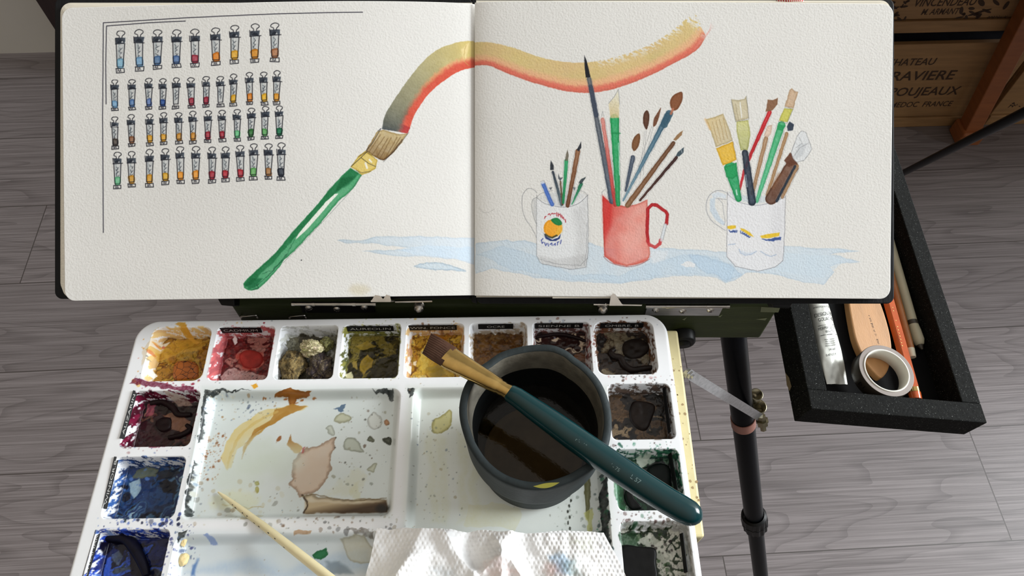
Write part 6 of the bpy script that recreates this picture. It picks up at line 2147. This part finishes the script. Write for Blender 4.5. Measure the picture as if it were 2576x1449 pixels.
mb.lathe([(0, 0.0), (0.0040, 0.0), (0.0036, 0.002), (0.0030, 0.003), (0.0030, 0.004)], c0, a2.to_track_quat('Z', 'Y').to_matrix(), 20)
obj('shoulder', mb, alu, gt)
mb = MB()
mb.lathe([(0, 0.003), (0.0036, 0.003), (0.0038, 0.006), (0.0036, 0.012), (0.0, 0.0125)], c0, a2.to_track_quat('Z', 'Y').to_matrix(), 20)
obj('cap', mb, mat('white_plastic_cap', L(226, 226, 222), rough=0.4), gt)


def tube_text(lines):
    mbt = MB()
    for s, v, size, u0, fit in lines:
        m2 = MB()
        m2.text(s, 1.0, (0, 0, 0), (1, 0, 0), (0, 1, 0))
        if not m2.v:
            continue
        xs_ = [p[0] for p in m2.v]
        wd = max(xs_) - min(xs_)
        cx = (max(xs_) + min(xs_)) / 2
        vs = [tube_pt(u0 + (p[0] - cx) / wd * fit, v - p[1] * size + (p[0] - cx) / wd * fit * -0.015, 0.00018) for p in m2.v]
        mbt.add(vs, m2.f)
    return mbt


mbt = tube_text([('WINSOR & NEWTON', .20, .034, -.02, 1.6), ('DESIGNERS', .288, .052, 0.04, 1.75), ('GOUACHE', .338, .052, 0.10, 1.45), ('PERMANENT', .428, .040, 0.04, 1.6), ('WHITE', .466, .040, 0.12, .85),
                 ('Most Permanent', .540, .019, .10, 1.15), ('Permanentes', .560, .019, .10, 1.05), ('Heavy Permanent', .580, .019, .10, 1.15), ('Blanco permanente', .600, .019, .10, 1.2), ('14 ml', .640, .028, 0, .5), ('0.47 US fl. oz', .685, .028, 0, 1.2)])
for v0 in (.395, .492):
    for k in range(1, 2):
        vs = [tube_pt(u, v0 - .012 * u, .00018) for u in np.linspace(-.72, .78, 12)] + [tube_pt(u, v0 + .006 - .012 * u, .00018) for u in np.linspace(.78, -.72, 12)]
        mbt.add(vs, [tuple(reversed(range(24)))])
obj('printed_label', mbt, print_m, gt, label='dark grey printed lettering')

# ---- wooden paddle
pad_m = mat('pale_beech', L(182, 134, 86), rough=0.45, var=0.10, vscale=26, stretch=(6, 1, 6), bump=0.1, bscale=300)
pz0, pz1 = FZ + 0.0003, FZ + 0.0063
pad = thing('wooden_paddle', 'flat pale beech paddle with a stamped line lying under the tape roll', 'wooden tool', TP(2190, 850, FZ))
out = [(2132, 700), (2133, 740), (2137, 775), (2143, 810), (2151, 848), (2163, 880), (2180, 912), (2200, 936), (2216, 950), (2226, 944), (2235, 930), (2240, 912), (2244, 888), (2242, 856), (2235, 822), (2224, 785), (2213, 755), (2200, 715), (2194, 696)]
pts = curve([tq(a, b, pz1) for a, b in out], 3, True)
ar = sum(pts[i][0] * pts[(i + 1) % len(pts)][1] - pts[(i + 1) % len(pts)][0] * pts[i][1] for i in range(len(pts)))
if ar < 0:
    pts = pts[::-1]
mb = MB()
mb.prism(pts, lambda q: T(q[0], q[1], pz0), lambda q: T(q[0], q[1], pz1))
obj('paddle_blade', mb, pad_m, pad, bevel=0.0009)
mb = MB()
rg = random.Random(9)
for i in range(22):
    s = i / 21.0
    c = TP(2186 + 24 * s, 794 + 70 * s, pz1 + .00006)
    d_ = (TP(2190, 810, pz1) - TP(2186, 794, pz1)).normalized()
    w_ = TN.cross(d_)
    if rg.random() < .2:
        continue
    a, b = rg.uniform(.0002, .0005), rg.uniform(.0004, .0010)
    k = rg.uniform(-.6, .6)
    mb.add([c + d_ * a + w_ * (b + k * .0004), c - d_ * a + w_ * (b - k * .0004), c - d_ * a * .3 - w_ * b, c + d_ * a * .4 - w_ * b], [(0, 1, 2, 3)])
obj('stamped_mark', mb, mat('burnt_stamp', L(92, 66, 44), rough=.7), pad, label='tiny stamped line')

# ---- roll of tape
tz0 = FZ + 0.0067
tilt = Matrix.Rotation(math.radians(-3), 3, TY)
tcc = TP(2232, 932, tz0 + 0.0098) - TN * 0.0098
tape = thing('tape_roll', 'roll of narrow taupe tape with a white core lying in the black tray', 'tape roll', tcc)
R = (tilt @ Matrix((TX, TY, TN)).transposed())
ro = 0.0172
ri = 0.0132
tw = 0.0098
tp_m = mat('taupe_tape', L(140, 130, 124), rough=0.6, var=0.08, vscale=60)
tps_m = mat('dark_printed_tape', L(58, 52, 46), rough=0.35, var=0.15)
core_m = mat('white_card_core', L(226, 224, 214), rough=0.7)
mb = MB()
rings = [(ri + 0.0010 + (ro - ri - 0.0010) * i / 14, tw + (0.00008 if i % 2 else 0.0)) for i in range(15)]
mb.lathe([(r_, z_, 0) for r_, z_ in rings[:-1]] + [(ro - 0.0002, tw, 1), (ro, tw - 0.0003, 1), (ro, 0.0003, 1), (ro - 0.0002, 0, 0), (ri + .001, 0, 0)], tcc, R, 96, close=True)
obj('tape_winding', mb, [tp_m, tps_m], tape)
mb = MB()
mb.lathe([(ri, tw + .0002), (ri + .0003, tw + .0005), (ri + .0009, tw + .0005), (ri + .00105, tw + .0001), (ri + .00105, 0), (ri, 0)], tcc, R, 96, close=True)
obj('core', mb, core_m, tape)
mb = MB()
a = math.radians(140)
e0 = tcc + R @ Vector((ro * math.cos(a) + .0002, ro * math.sin(a), 0.0002))
for i, ch in enumerate('pi'):
    a = math.radians(206 + i * 9)
    rad = R @ Vector((math.cos(a), math.sin(a), 0))
    tan = R @ Vector((-math.sin(a), math.cos(a), 0))
    mb.text(ch, 0.0050, tcc + rad * (ro + .00008) + (R @ Vector((0, 0, tw * .5))), tan, R @ Vector((0, 0, 1)), 0)
obj('tape_print', mb, rubb, tape, label='black script print')

# ---- pencils and pen
org_m = mat('orange_lacquer', L(206, 92, 36), rough=0.28, var=0.10, vscale=120, coat=0.4)
brn_m = mat('brown_pencil_wood', L(150, 92, 42), rough=0.45, var=0.12, vscale=120)
wht_m = mat('dull_white_end', L(206, 200, 178), rough=0.6)
pal_p = mat('pale_stone_barrel', L(178, 172, 148), rough=0.5, var=0.06)
drk_m = mat('dark_band', L(58, 52, 44), rough=0.45)


def rod(root, name, m, a, b, hw0, hw1, zoff, seg, label=None, caps=True):
    """tube between two image points lying at zoff above the tray floor; half widths in image units"""
    pa_ = TP(a[0], a[1], FZ + zoff)
    pb_ = TP(b[0], b[1], FZ + zoff)
    ra_ = hw0 / F * ((pa_ - EYE).length / ray(*a).length)
    rb_ = hw1 / F * ((pb_ - EYE).length / ray(*b).length)
    mb = MB()
    mb.tube([pa_, pb_], [ra_, rb_], seg, smooth=seg > 8)
    return obj(name, mb, m, root, label=label)


pc1 = thing('pencil', 'orange hexagonal pencil with a gold end beside the tape roll', 'pencil', TP(2275, 880, FZ))
rod(pc1, 'barrel', org_m, (2169, 520), (2297, 978), 13.5, 15.5, .0040, 6)
rod(pc1, 'gold_band', gold_m, (2297, 978), (2300, 989), 15.6, 15.6, .0040, 24)
rod(pc1, 'barrel_end', org_m, (2300, 989), (2304, 1006), 15.0, 14.5, .0040, 12)
mb = MB()
rg = random.Random(3)
for i in range(16):
    s = i / 15.0
    if rg.random() < .45:
        continue
    c = TP(2244 + 30 * s, 766 + 120 * s, FZ + .0073)
    mb.add([c + TX * .0004, c + TY * rg.uniform(.0003, .0007), c - TX * .0004, c - TY * .0003], [(0, 1, 2, 3)])
obj('foil_print', mb, gold_m, pc1, label='worn gold foil print')
pc2 = thing('pencil', 'brown pencil with a white end between the orange pencil and the pale pen', 'pencil', TP(2275, 830, FZ))
rod(pc2, 'barrel', brn_m, (2194, 520), (2289, 878), 10, 11, .0034, 16)
rod(pc2, 'eraser_end', wht_m, (2289, 878), (2295, 899), 11, 9, .0034, 16, label='white end')
pen = thing('pen', 'pale stone coloured pen with a dark ring beside the right tray wall', 'pen', TP(2290, 780, FZ))
rod(pen, 'barrel', pal_p, (2212, 520), (2294, 808), 11.5, 12.5, .0036, 20)
rod(pen, 'ring', drk_m, (2294, 808), (2297, 818), 13, 13, .0036, 20, label='dark ring')
pa_ = TP(2297, 818, FZ + .0036)
pb_ = TP(2314, 868, FZ + .0036)
rw = lambda h, x, y: h / F * ((TP(x, y, FZ + .0036) - EYE).length / ray(x, y).length)
mb = MB()
mb.tube([pa_, pa_.lerp(pb_, .3), pa_.lerp(pb_, .75), pa_.lerp(pb_, .95), pb_], [rw(12.5, 2295, 822), rw(14, 2300, 840), rw(14.5, 2308, 860), rw(11, 2310, 868), rw(7, 2311, 869)], 20)
obj('cap', mb, pal_p, pen)
rod(pen, 'tip', drk_m, (2314, 868), (2320, 879), 8, 3, .0034, 16, label='dark tip')

# ================================================================== the room
FYAW = math.radians(2.9)
fx_, fy_ = Vector((math.cos(FYAW), math.sin(FYAW), 0)), Vector((-math.sin(FYAW), math.cos(FYAW), 0))
seam = at_z(2545, 1360, 0)
sleft = [at_z(60, y, 0).dot(fy_) for y in (345, 517, 707, 927, 1187)]
PWD = (sleft[0] - sleft[-1]) / 4
fl_m = bpy.data.materials.new('grey_oak_laminate')
fl_m.use_nodes = True
t = fl_m.node_tree
b = t.nodes['Principled BSDF']
b.inputs['Roughness'].default_value = 0.42
b.inputs['Specular IOR Level'].default_value = 0.4
co = t.nodes.new('ShaderNodeTexCoord')
mp = t.nodes.new('ShaderNodeMapping')
mp.inputs['Location'].default_value = (0, PWD, 0)
t.links.new(co.outputs['Object'], mp.inputs['Vector'])
br = t.nodes.new('ShaderNodeTexBrick')
br.offset = 0.37
br.offset_frequency = 2
br.inputs['Color1'].default_value = (0.42, 0.42, 0.42, 1)
br.inputs['Color2'].default_value = (0.62, 0.62, 0.62, 1)
br.inputs['Mortar'].default_value = (0.0, 0.0, 0.0, 1)
br.inputs['Scale'].default_value = 1.0
br.inputs['Mortar Size'].default_value = 0.0011
br.inputs['Mortar Smooth'].default_value = 0.3
br.inputs['Brick Width'].default_value = 1.29
br.inputs['Row Height'].default_value = PWD
t.links.new(mp.outputs['Vector'], br.inputs['Vector'])
# grain: stretched noise, bent by a broad noise; knots as warped rings
wn = t.nodes.new('ShaderNodeTexNoise')
wn.inputs['Scale'].default_value = 2.2
wn.inputs['Detail'].default_value = 2
ms = t.nodes.new('ShaderNodeMapping')
ms.inputs['Scale'].default_value = (0.8, 4.2, 1)
t.links.new(mp.outputs['Vector'], ms.inputs['Vector'])
addp = t.nodes.new('ShaderNodeVectorMath')
addp.operation = 'MULTIPLY_ADD'
t.links.new(br.outputs['Color'], addp.inputs[0])
addp.inputs[1].default_value = (37.0, 11.0, 5.0)
t.links.new(ms.outputs['Vector'], addp.inputs[2])
t.links.new(addp.outputs['Vector'], wn.inputs['Vector'])
mul = t.nodes.new('ShaderNodeMath')
mul.operation = 'MULTIPLY'
mul.inputs[1].default_value = 12.0
t.links.new(wn.outputs['Fac'], mul.inputs[0])
fr_ = t.nodes.new('ShaderNodeMath')
fr_.operation = 'FRACT'
t.links.new(mul.outputs[0], fr_.inputs[0])
gn = t.nodes.new('ShaderNodeTexNoise')
gn.inputs['Scale'].default_value = 6.0
gn.inputs['Detail'].default_value = 6
gn.inputs['Roughness'].default_value = 0.65
mg = t.nodes.new('ShaderNodeMapping')
mg.inputs['Scale'].default_value = (0.9, 14.0, 1)
t.links.new(addp.outputs['Vector'], mg.inputs['Vector'])
t.links.new(mg.outputs['Vector'], gn.inputs['Vector'])
cr = t.nodes.new('ShaderNodeValToRGB')
e = cr.color_ramp.elements
e[0].position, e[0].color = 0.28, L(87, 80, 80)
e[1].position, e[1].color = 0.72, L(138, 131, 132)
t.links.new(gn.outputs['Fac'], cr.inputs[0])
ln = t.nodes.new('ShaderNodeValToRGB')
e = ln.color_ramp.elements
e[0].position, e[0].color = 0.0, (0.66, 0.65, 0.65, 1)
e[1].position, e[1].color = 0.32, (1, 1, 1, 1)
t.links.new(fr_.outputs[0], ln.inputs[0])
m1 = t.nodes.new('ShaderNodeMix')
m1.data_type = 'RGBA'
m1.blend_type = 'MULTIPLY'
m1.inputs['Factor'].default_value = 0.75
t.links.new(cr.outputs['Color'], m1.inputs['A'])
t.links.new(ln.outputs['Color'], m1.inputs['B'])
# per-plank tone and joints
tone = t.nodes.new('ShaderNodeMapRange')
tone.inputs['From Min'].default_value = 0.42
tone.inputs['From Max'].default_value = 0.62
tone.inputs['To Min'].default_value = 0.93
tone.inputs['To Max'].default_value = 1.06
sep = t.nodes.new('ShaderNodeSeparateColor')
t.links.new(br.outputs['Color'], sep.inputs[0])
t.links.new(sep.outputs[0], tone.inputs['Value'])
m2 = t.nodes.new('ShaderNodeMix')
m2.data_type = 'RGBA'
m2.blend_type = 'MULTIPLY'
m2.inputs['Factor'].default_value = 1
t.links.new(m1.outputs['Result'], m2.inputs['A'])
t.links.new(tone.outputs['Result'], m2.inputs['B'])
m3 = t.nodes.new('ShaderNodeMix')
m3.data_type = 'RGBA'
t.links.new(br.outputs['Fac'], m3.inputs['Factor'])
t.links.new(m2.outputs['Result'], m3.inputs['A'])
m3.inputs['B'].default_value = L(64, 58, 56)
t.links.new(m3.outputs['Result'], b.inputs['Base Color'])
bpn = t.nodes.new('ShaderNodeBump')
bpn.inputs['Strength'].default_value = 0.12
bpn.inputs['Distance'].default_value = 0.002
t.links.new(gn.outputs['Fac'], bpn.inputs['Height'])
t.links.new(bpn.outputs['Normal'], b.inputs['Normal'])

mb = MB()
mb.add([(-5.0, -3.2, 0), (3.6, -3.2, 0), (3.6, 3.2, 0), (-5.0, 3.2, 0)], [(0, 1, 2, 3)])
me = bpy.data.meshes.new('floor')
me.from_pydata(mb.v, [], mb.f)
me.materials.append(fl_m)
floor = bpy.data.objects.new('floor', me)
COL.objects.link(floor)
floor.location = (seam.x, seam.y, 0)
floor.rotation_euler = (0, 0, FYAW)
floor['kind'] = 'structure'

wall_m = mat('white_painted_wall', L(208, 204, 196), rough=0.8, var=0.02, vscale=8, bump=0.05, bscale=120)
wb0 = at_z(70, 133, 0)
WY = math.radians(2.2)
Rw = Matrix.Rotation(WY, 3, 'Z')


def struct(name, mb, m):
    o = obj(name, mb, m)
    o['kind'] = 'structure'
    return o


mb = MB()
mb.box(wb0 + Rw @ Vector((0.0, 0.05, 1.65)), (9.0, 0.1, 3.3), Rw)
struct('wall_back', mb, wall_m)
XR = 3.58
mb = MB()
wy0, wy1, wz0, wz1 = -0.20, 1.62, 1.42, 3.22
mb.box((XR + .06, -0.39, wz0 / 2), (.12, 4.02, wz0))
mb.box((XR + .06, (-2.4 + wy0) / 2, (wz0 + wz1) / 2), (.12, wy0 + 2.4, wz1 - wz0))
mb.box((XR + .06, (wy1 + 1.66) / 2, (wz0 + wz1) / 2), (.12, 1.66 - wy1, wz1 - wz0))
mb.box((XR + .06, -0.4, wz1 + 0.06), (.12, 4.0, 0.12))
struct('wall_right', mb, wall_m)
mb = MB()
for a, b_, s_ in ((wy0, wz0, 1), (wy1, wz0, -1)):
    mb.box((XR + .03, a + s_ * .025, (wz0 + wz1) / 2), (.05, .05, wz1 - wz0))
mb.box((XR + .03, (wy0 + wy1) / 2, wz0 + .025), (.05, wy1 - wy0, .05))
mb.box((XR + .03, (wy0 + wy1) / 2, wz1 - .025), (.05, wy1 - wy0, .05))
struct('window_1', mb, wall_m)

# ---- dark cabinet against the back wall, behind the sketchbook
cab_m = mat('dark_brown_veneer', L(38, 24, 24), rough=0.45, var=0.25, vscale=20, stretch=(8, 8, 1))
cl_ = at_y(127, 32, 1.36)
crx = 0.44
cab = thing('cabinet', 'dark brown cabinet behind the sketchbook, between the white wall and the wine crates', 'cabinet', ((cl_.x + crx) / 2, 1.39, 0))
mb = MB()
cy0, cy1 = 1.352, 1.352 + 0.055
ch = 0.66
cxm = (cl_.x + crx) / 2
mb.box((cxm, (cy0 + cy1) / 2, ch / 2 + .02), (crx - cl_.x, cy1 - cy0, ch - .04))
mb.box((cxm, (cy0 + cy1) / 2 + .004, .02), (crx - cl_.x - .04, cy1 - cy0 - .01, .04))
obj('carcass', mb, cab_m, cab, bevel=.003)
for s_ in (-1, 1):
    mb = MB()
    w_ = (crx - cl_.x) / 2
    mb.box((cxm + s_ * w_ / 2, cy0 - .008, ch / 2 + .03), (w_ - .006, .016, ch - .10), bev=.002)
    d_ = obj('door', mb, cab_m, cab)
    mb = MB()
    c = Vector((cxm + s_ * .04, cy0 - .016, ch * .62))
    mb.lathe([(0, .018), (.009, .016), (.011, .011), (.005, .006), (.006, 0)], c, Matrix.Rotation(math.radians(90), 3, 'X'), 20)
    obj('knob', mb, cab_m, d_)

# ---- wine crates under a trestle table
pine = mat('pale_pine_crate', L(152, 116, 76), rough=0.65, var=0.16, vscale=12, stretch=(1, 1, 9), bump=0.2, bscale=200, detail=6)
burn = mat('burnt_lettering', L(62, 42, 27), rough=0.8, var=0.3, vscale=500)
CYAW = math.radians(2.0)
Rc = Matrix.Rotation(CYAW, 3, 'Z')
cq = at_z(2260, 317, 0)


def on_front(px, py, off=0.0):
    return at_plane(px, py, cq + Rc @ Vector((0, -off, 0)), Rc @ Vector((0, -1, 0)))


def crate(label, px0, px1, z0, z1, depth, lines, marks=(), group='wine crates on the floor', batten=True):
    """front face between image columns px0..px1 (measured at its lower edge)"""
    base_y = 317 if z0 == 0 else 80
    a = on_front(px0, base_y)
    b_ = on_front(px1, base_y)
    a.z = b_.z = z0
    xd = Rc @ Vector((1, 0, 0))
    yd = Rc @ Vector((0, 1, 0))
    w_ = (b_ - a).dot(xd)
    o = thing('wine_crate', label, 'crate', a + xd * w_ / 2 + yd * depth / 2, group)
    th = .011
    h_ = z1 - z0
    def bd(name, x0, x1_, y0_, y1_, za, zb):
        mb = MB()
        mb.box(a + xd * (x0 + x1_) / 2 + yd * (y0_ + y1_) / 2 + Vector((0, 0, (za + zb) / 2)), (x1_ - x0, y1_ - y0_, zb - za), Rc, bev=.0015)
        return obj(name, mb, pine, o)
    bd('front_panel', 0, w_, 0, th, .030, h_)
    bd('bottom_batten', 0, w_, -.004, th, 0.0, .028)
    bd('back_panel', 0, w_, depth - th, depth, 0, h_)
    bd('side_panel', 0, th, th, depth - th, 0, h_)
    bd('side_panel', w_ - th, w_, th, depth - th, 0, h_)
    bd('base_panel', th, w_ - th, th, depth - th, 0.002, .012)
    fx = Rc @ Vector((1, 0, 0))
    for s, px, py, size, fit in lines:
        mb = MB()
        p = on_front(px, py, .0004)
        mb.text(s, size, p, fx, Vector((0, 0, 1)), 0, fit=fit, bold=.012)
        obj('burnt_lettering', mb, burn, o, label='burnt black lettering')
    rg = random.Random(7)
    for px, py, r_ in marks:
        mb = MB()
        c = on_front(px, py, .0004)
        for k in range(9):
            q = c + fx * rg.uniform(-r_, r_) * 1.6 + Vector((0, 0, rg.uniform(-r_, r_)))
            a1 = rg.uniform(0, 3.1)
            l1, l2 = r_ * rg.uniform(.3, .7), r_ * rg.uniform(.12, .3)
            mb.add([q + fx * l1 * math.cos(u) * math.cos(a1) - fx * l2 * math.sin(u) * math.sin(a1) + Vector((0, 0, l1 * math.cos(u) * math.sin(a1) + l2 * math.sin(u) * math.cos(a1))) for u in np.linspace(0, 2 * math.pi, 9, endpoint=False)], [tuple(range(9))])
        obj('burnt_ornament', mb, burn, o, label='burnt leaf ornament')
    return o


sc = lambda px: px * 1.47 / F
zl = on_front(2300, 112).z
crate('lower pine wine crate with four lines of burnt lettering standing on the floor', 2040, 2452, 0, zl, .30,
      [('CHATEAU', 2292, 157, .026, sc(128)), ('GRAVIERE', 2306, 192, .036, sc(206)), ('POUJEAUX', 2326, 231, .034, sc(192)), ('MEDOC  FRANCE', 2318, 263, .022, sc(172))])
zu0 = on_front(2300, 80).z
crate('upper pine wine crate with burnt leaf marks resting on the shelf', 2080, 2548, zu0, zu0 + .20, .28,
      [('VINCENDEAU', 2378, 6, .026, sc(150)), ('M. ARMANT', 2366, 30, .020, sc(90)), ('BORDEAUX', 2508, 46, .014, sc(48))], [(2270, 42, .016), (2440, 32, .014), (2492, 22, .018), (2262, 8, .012)], 'wine crates', True)
crate('brown wine crate right of the slanting orange trestle leg', 2470, 2830, 0, zl - .005, .30, [], [(2556, 262, .008)])
cl_m = mat('navy_gap_cloth', L(18, 24, 40), rough=0.9, var=0.2, vscale=60)  # slab added inside the crate so the gap below the shelf stays dark
ca, cbx = on_front(2060, 317), on_front(2430, 317)
gxx, gyy = np.meshgrid(np.linspace(0, 1, 40), np.linspace(0, 1, 30))
P = np.zeros((30, 40, 3))
for i in range(30):
    for j in range(40):
        q = ca.lerp(cbx, gxx[i, j]) + Rc @ Vector((0, .016 + gyy[i, j] * .265, 0))
        P[i, j] = (q.x, q.y, zl - .026 + .012 * mnoise.noise(Vector((gxx[i, j] * 4, gyy[i, j] * 3, 2))))
P2 = P.copy()
P2[:, :, 2] = .014
mb = MB()
mb.grid(P)
mb.grid(P2, flip=True)
for e1, e2 in ((P[0], P2[0]), (P2[-1], P[-1]), (P2[:, 0], P[:, 0]), (P[:, -1], P2[:, -1])):
    mb.grid(np.stack([e2, e1]), smooth=False)
tag(obj('gap_darkening_cloth', mb, cl_m, None, loc=(P[15, 20, 0], P[15, 20, 1], .014)), 'dark navy cloth added to darken the lower pine crate beneath the shelf', 'cloth')
tr_m = mat('orange_stained_pine', L(138, 80, 42), rough=0.5, var=0.15, vscale=14, stretch=(1, 1, 8))
tab_m = mat('brown_table_top', L(96, 66, 44), rough=0.5, var=0.15, vscale=14, stretch=(1, 8, 1))
tt = thing('trestle_table', 'trestle table with orange wooden leg standing before the wine crates', 'table', (0.9, 1.12, 0))
pf = at_z(2424, 338, 0.0)
ptp = at_y(2566, 60, pf.y + .004)
dd = (ptp - pf).normalized()
ztab = 0.70
ptop = pf + dd * ((ztab - pf.z) / dd.z)


def plank(name, a, b_, w_, th_, parent, m):
    ax2 = (b_ - a).normalized()
    fr2 = Vector((0, -1, 0))
    fr2 = (fr2 - ax2 * fr2.dot(ax2)).normalized()
    sd = ax2.cross(fr2)
    mb = MB()
    lo = [a + sd * x * w_ / 2 + fr2 * y * th_ / 2 for x, y in ((-1, -1), (1, -1), (1, 1), (-1, 1))]
    hi = [b_ + sd * x * w_ / 2 + fr2 * y * th_ / 2 for x, y in ((-1, -1), (1, -1), (1, 1), (-1, 1))]
    mb.hexa(lo, hi)
    return obj(name, mb, m, parent, bevel=.002)


plank('leg', pf + dd * .014 + Vector((0, -.008, 0)), ptop + Vector((0, -.008, 0)), .034, .036, tt, tr_m)
mb = MB()
mb.box(pf + Vector((-.004, -.010, .019)), (.052, .050, .038), Rc, bev=.004)
obj('leg_foot', mb, tr_m, tt)
plank('leg', pf + Vector((1.20, 0.0, .0)), ptop + Vector((1.0, 0, 0)), .036, .022, tt, tr_m)
plank('leg', Vector((0.47, 1.16, .0)), Vector((0.50, 1.16, ztab)), .036, .022, tt, tr_m)
mb = MB()
mb.box((1.32, 1.066, ztab + .011), (1.94, .67, .022), bev=.002)  # out of view; lengthened to keep window light off crates and floor
obj('table_top', mb, tab_m, tt)
mb = MB()
shz = (zl + zu0) / 2 + .004
mb.box((.99, 1.36, zu0 - .009), (1.0, .16, .017), bev=.001)
obj('shelf', mb, cab_m, tt)
for xx in (.50, 1.48):
    mb = MB()
    mb.box((xx, 1.36, (zu0 - .018) / 2), (.02, .14, zu0 - .018))
    obj('shelf_side', mb, cab_m, tt)
# rod leaning above the floor
q1, q2 = at_t(2268, 437, 1.20), at_t(2576, 284, 0.75)
dv = q1 - q2
ft = q1 + dv * (q1.z / -dv.z)
rt = thing('slanting_rod', 'thin black rod slanting from the floor in front of the wine crates', 'rod', ft)
mb = MB()
mb.tube([ft + Vector((0, 0, .004)), q1, q2, q2 - dv * .5], [.0048, .0050, .0056, .0060], 18)
obj('shaft', mb, tube_m, rt)
mb = MB()
mb.tube([ft + Vector((0, 0, .0)), ft + Vector((0, 0, .014))], .009, 18)
obj('foot_cap', mb, rubb, rt)
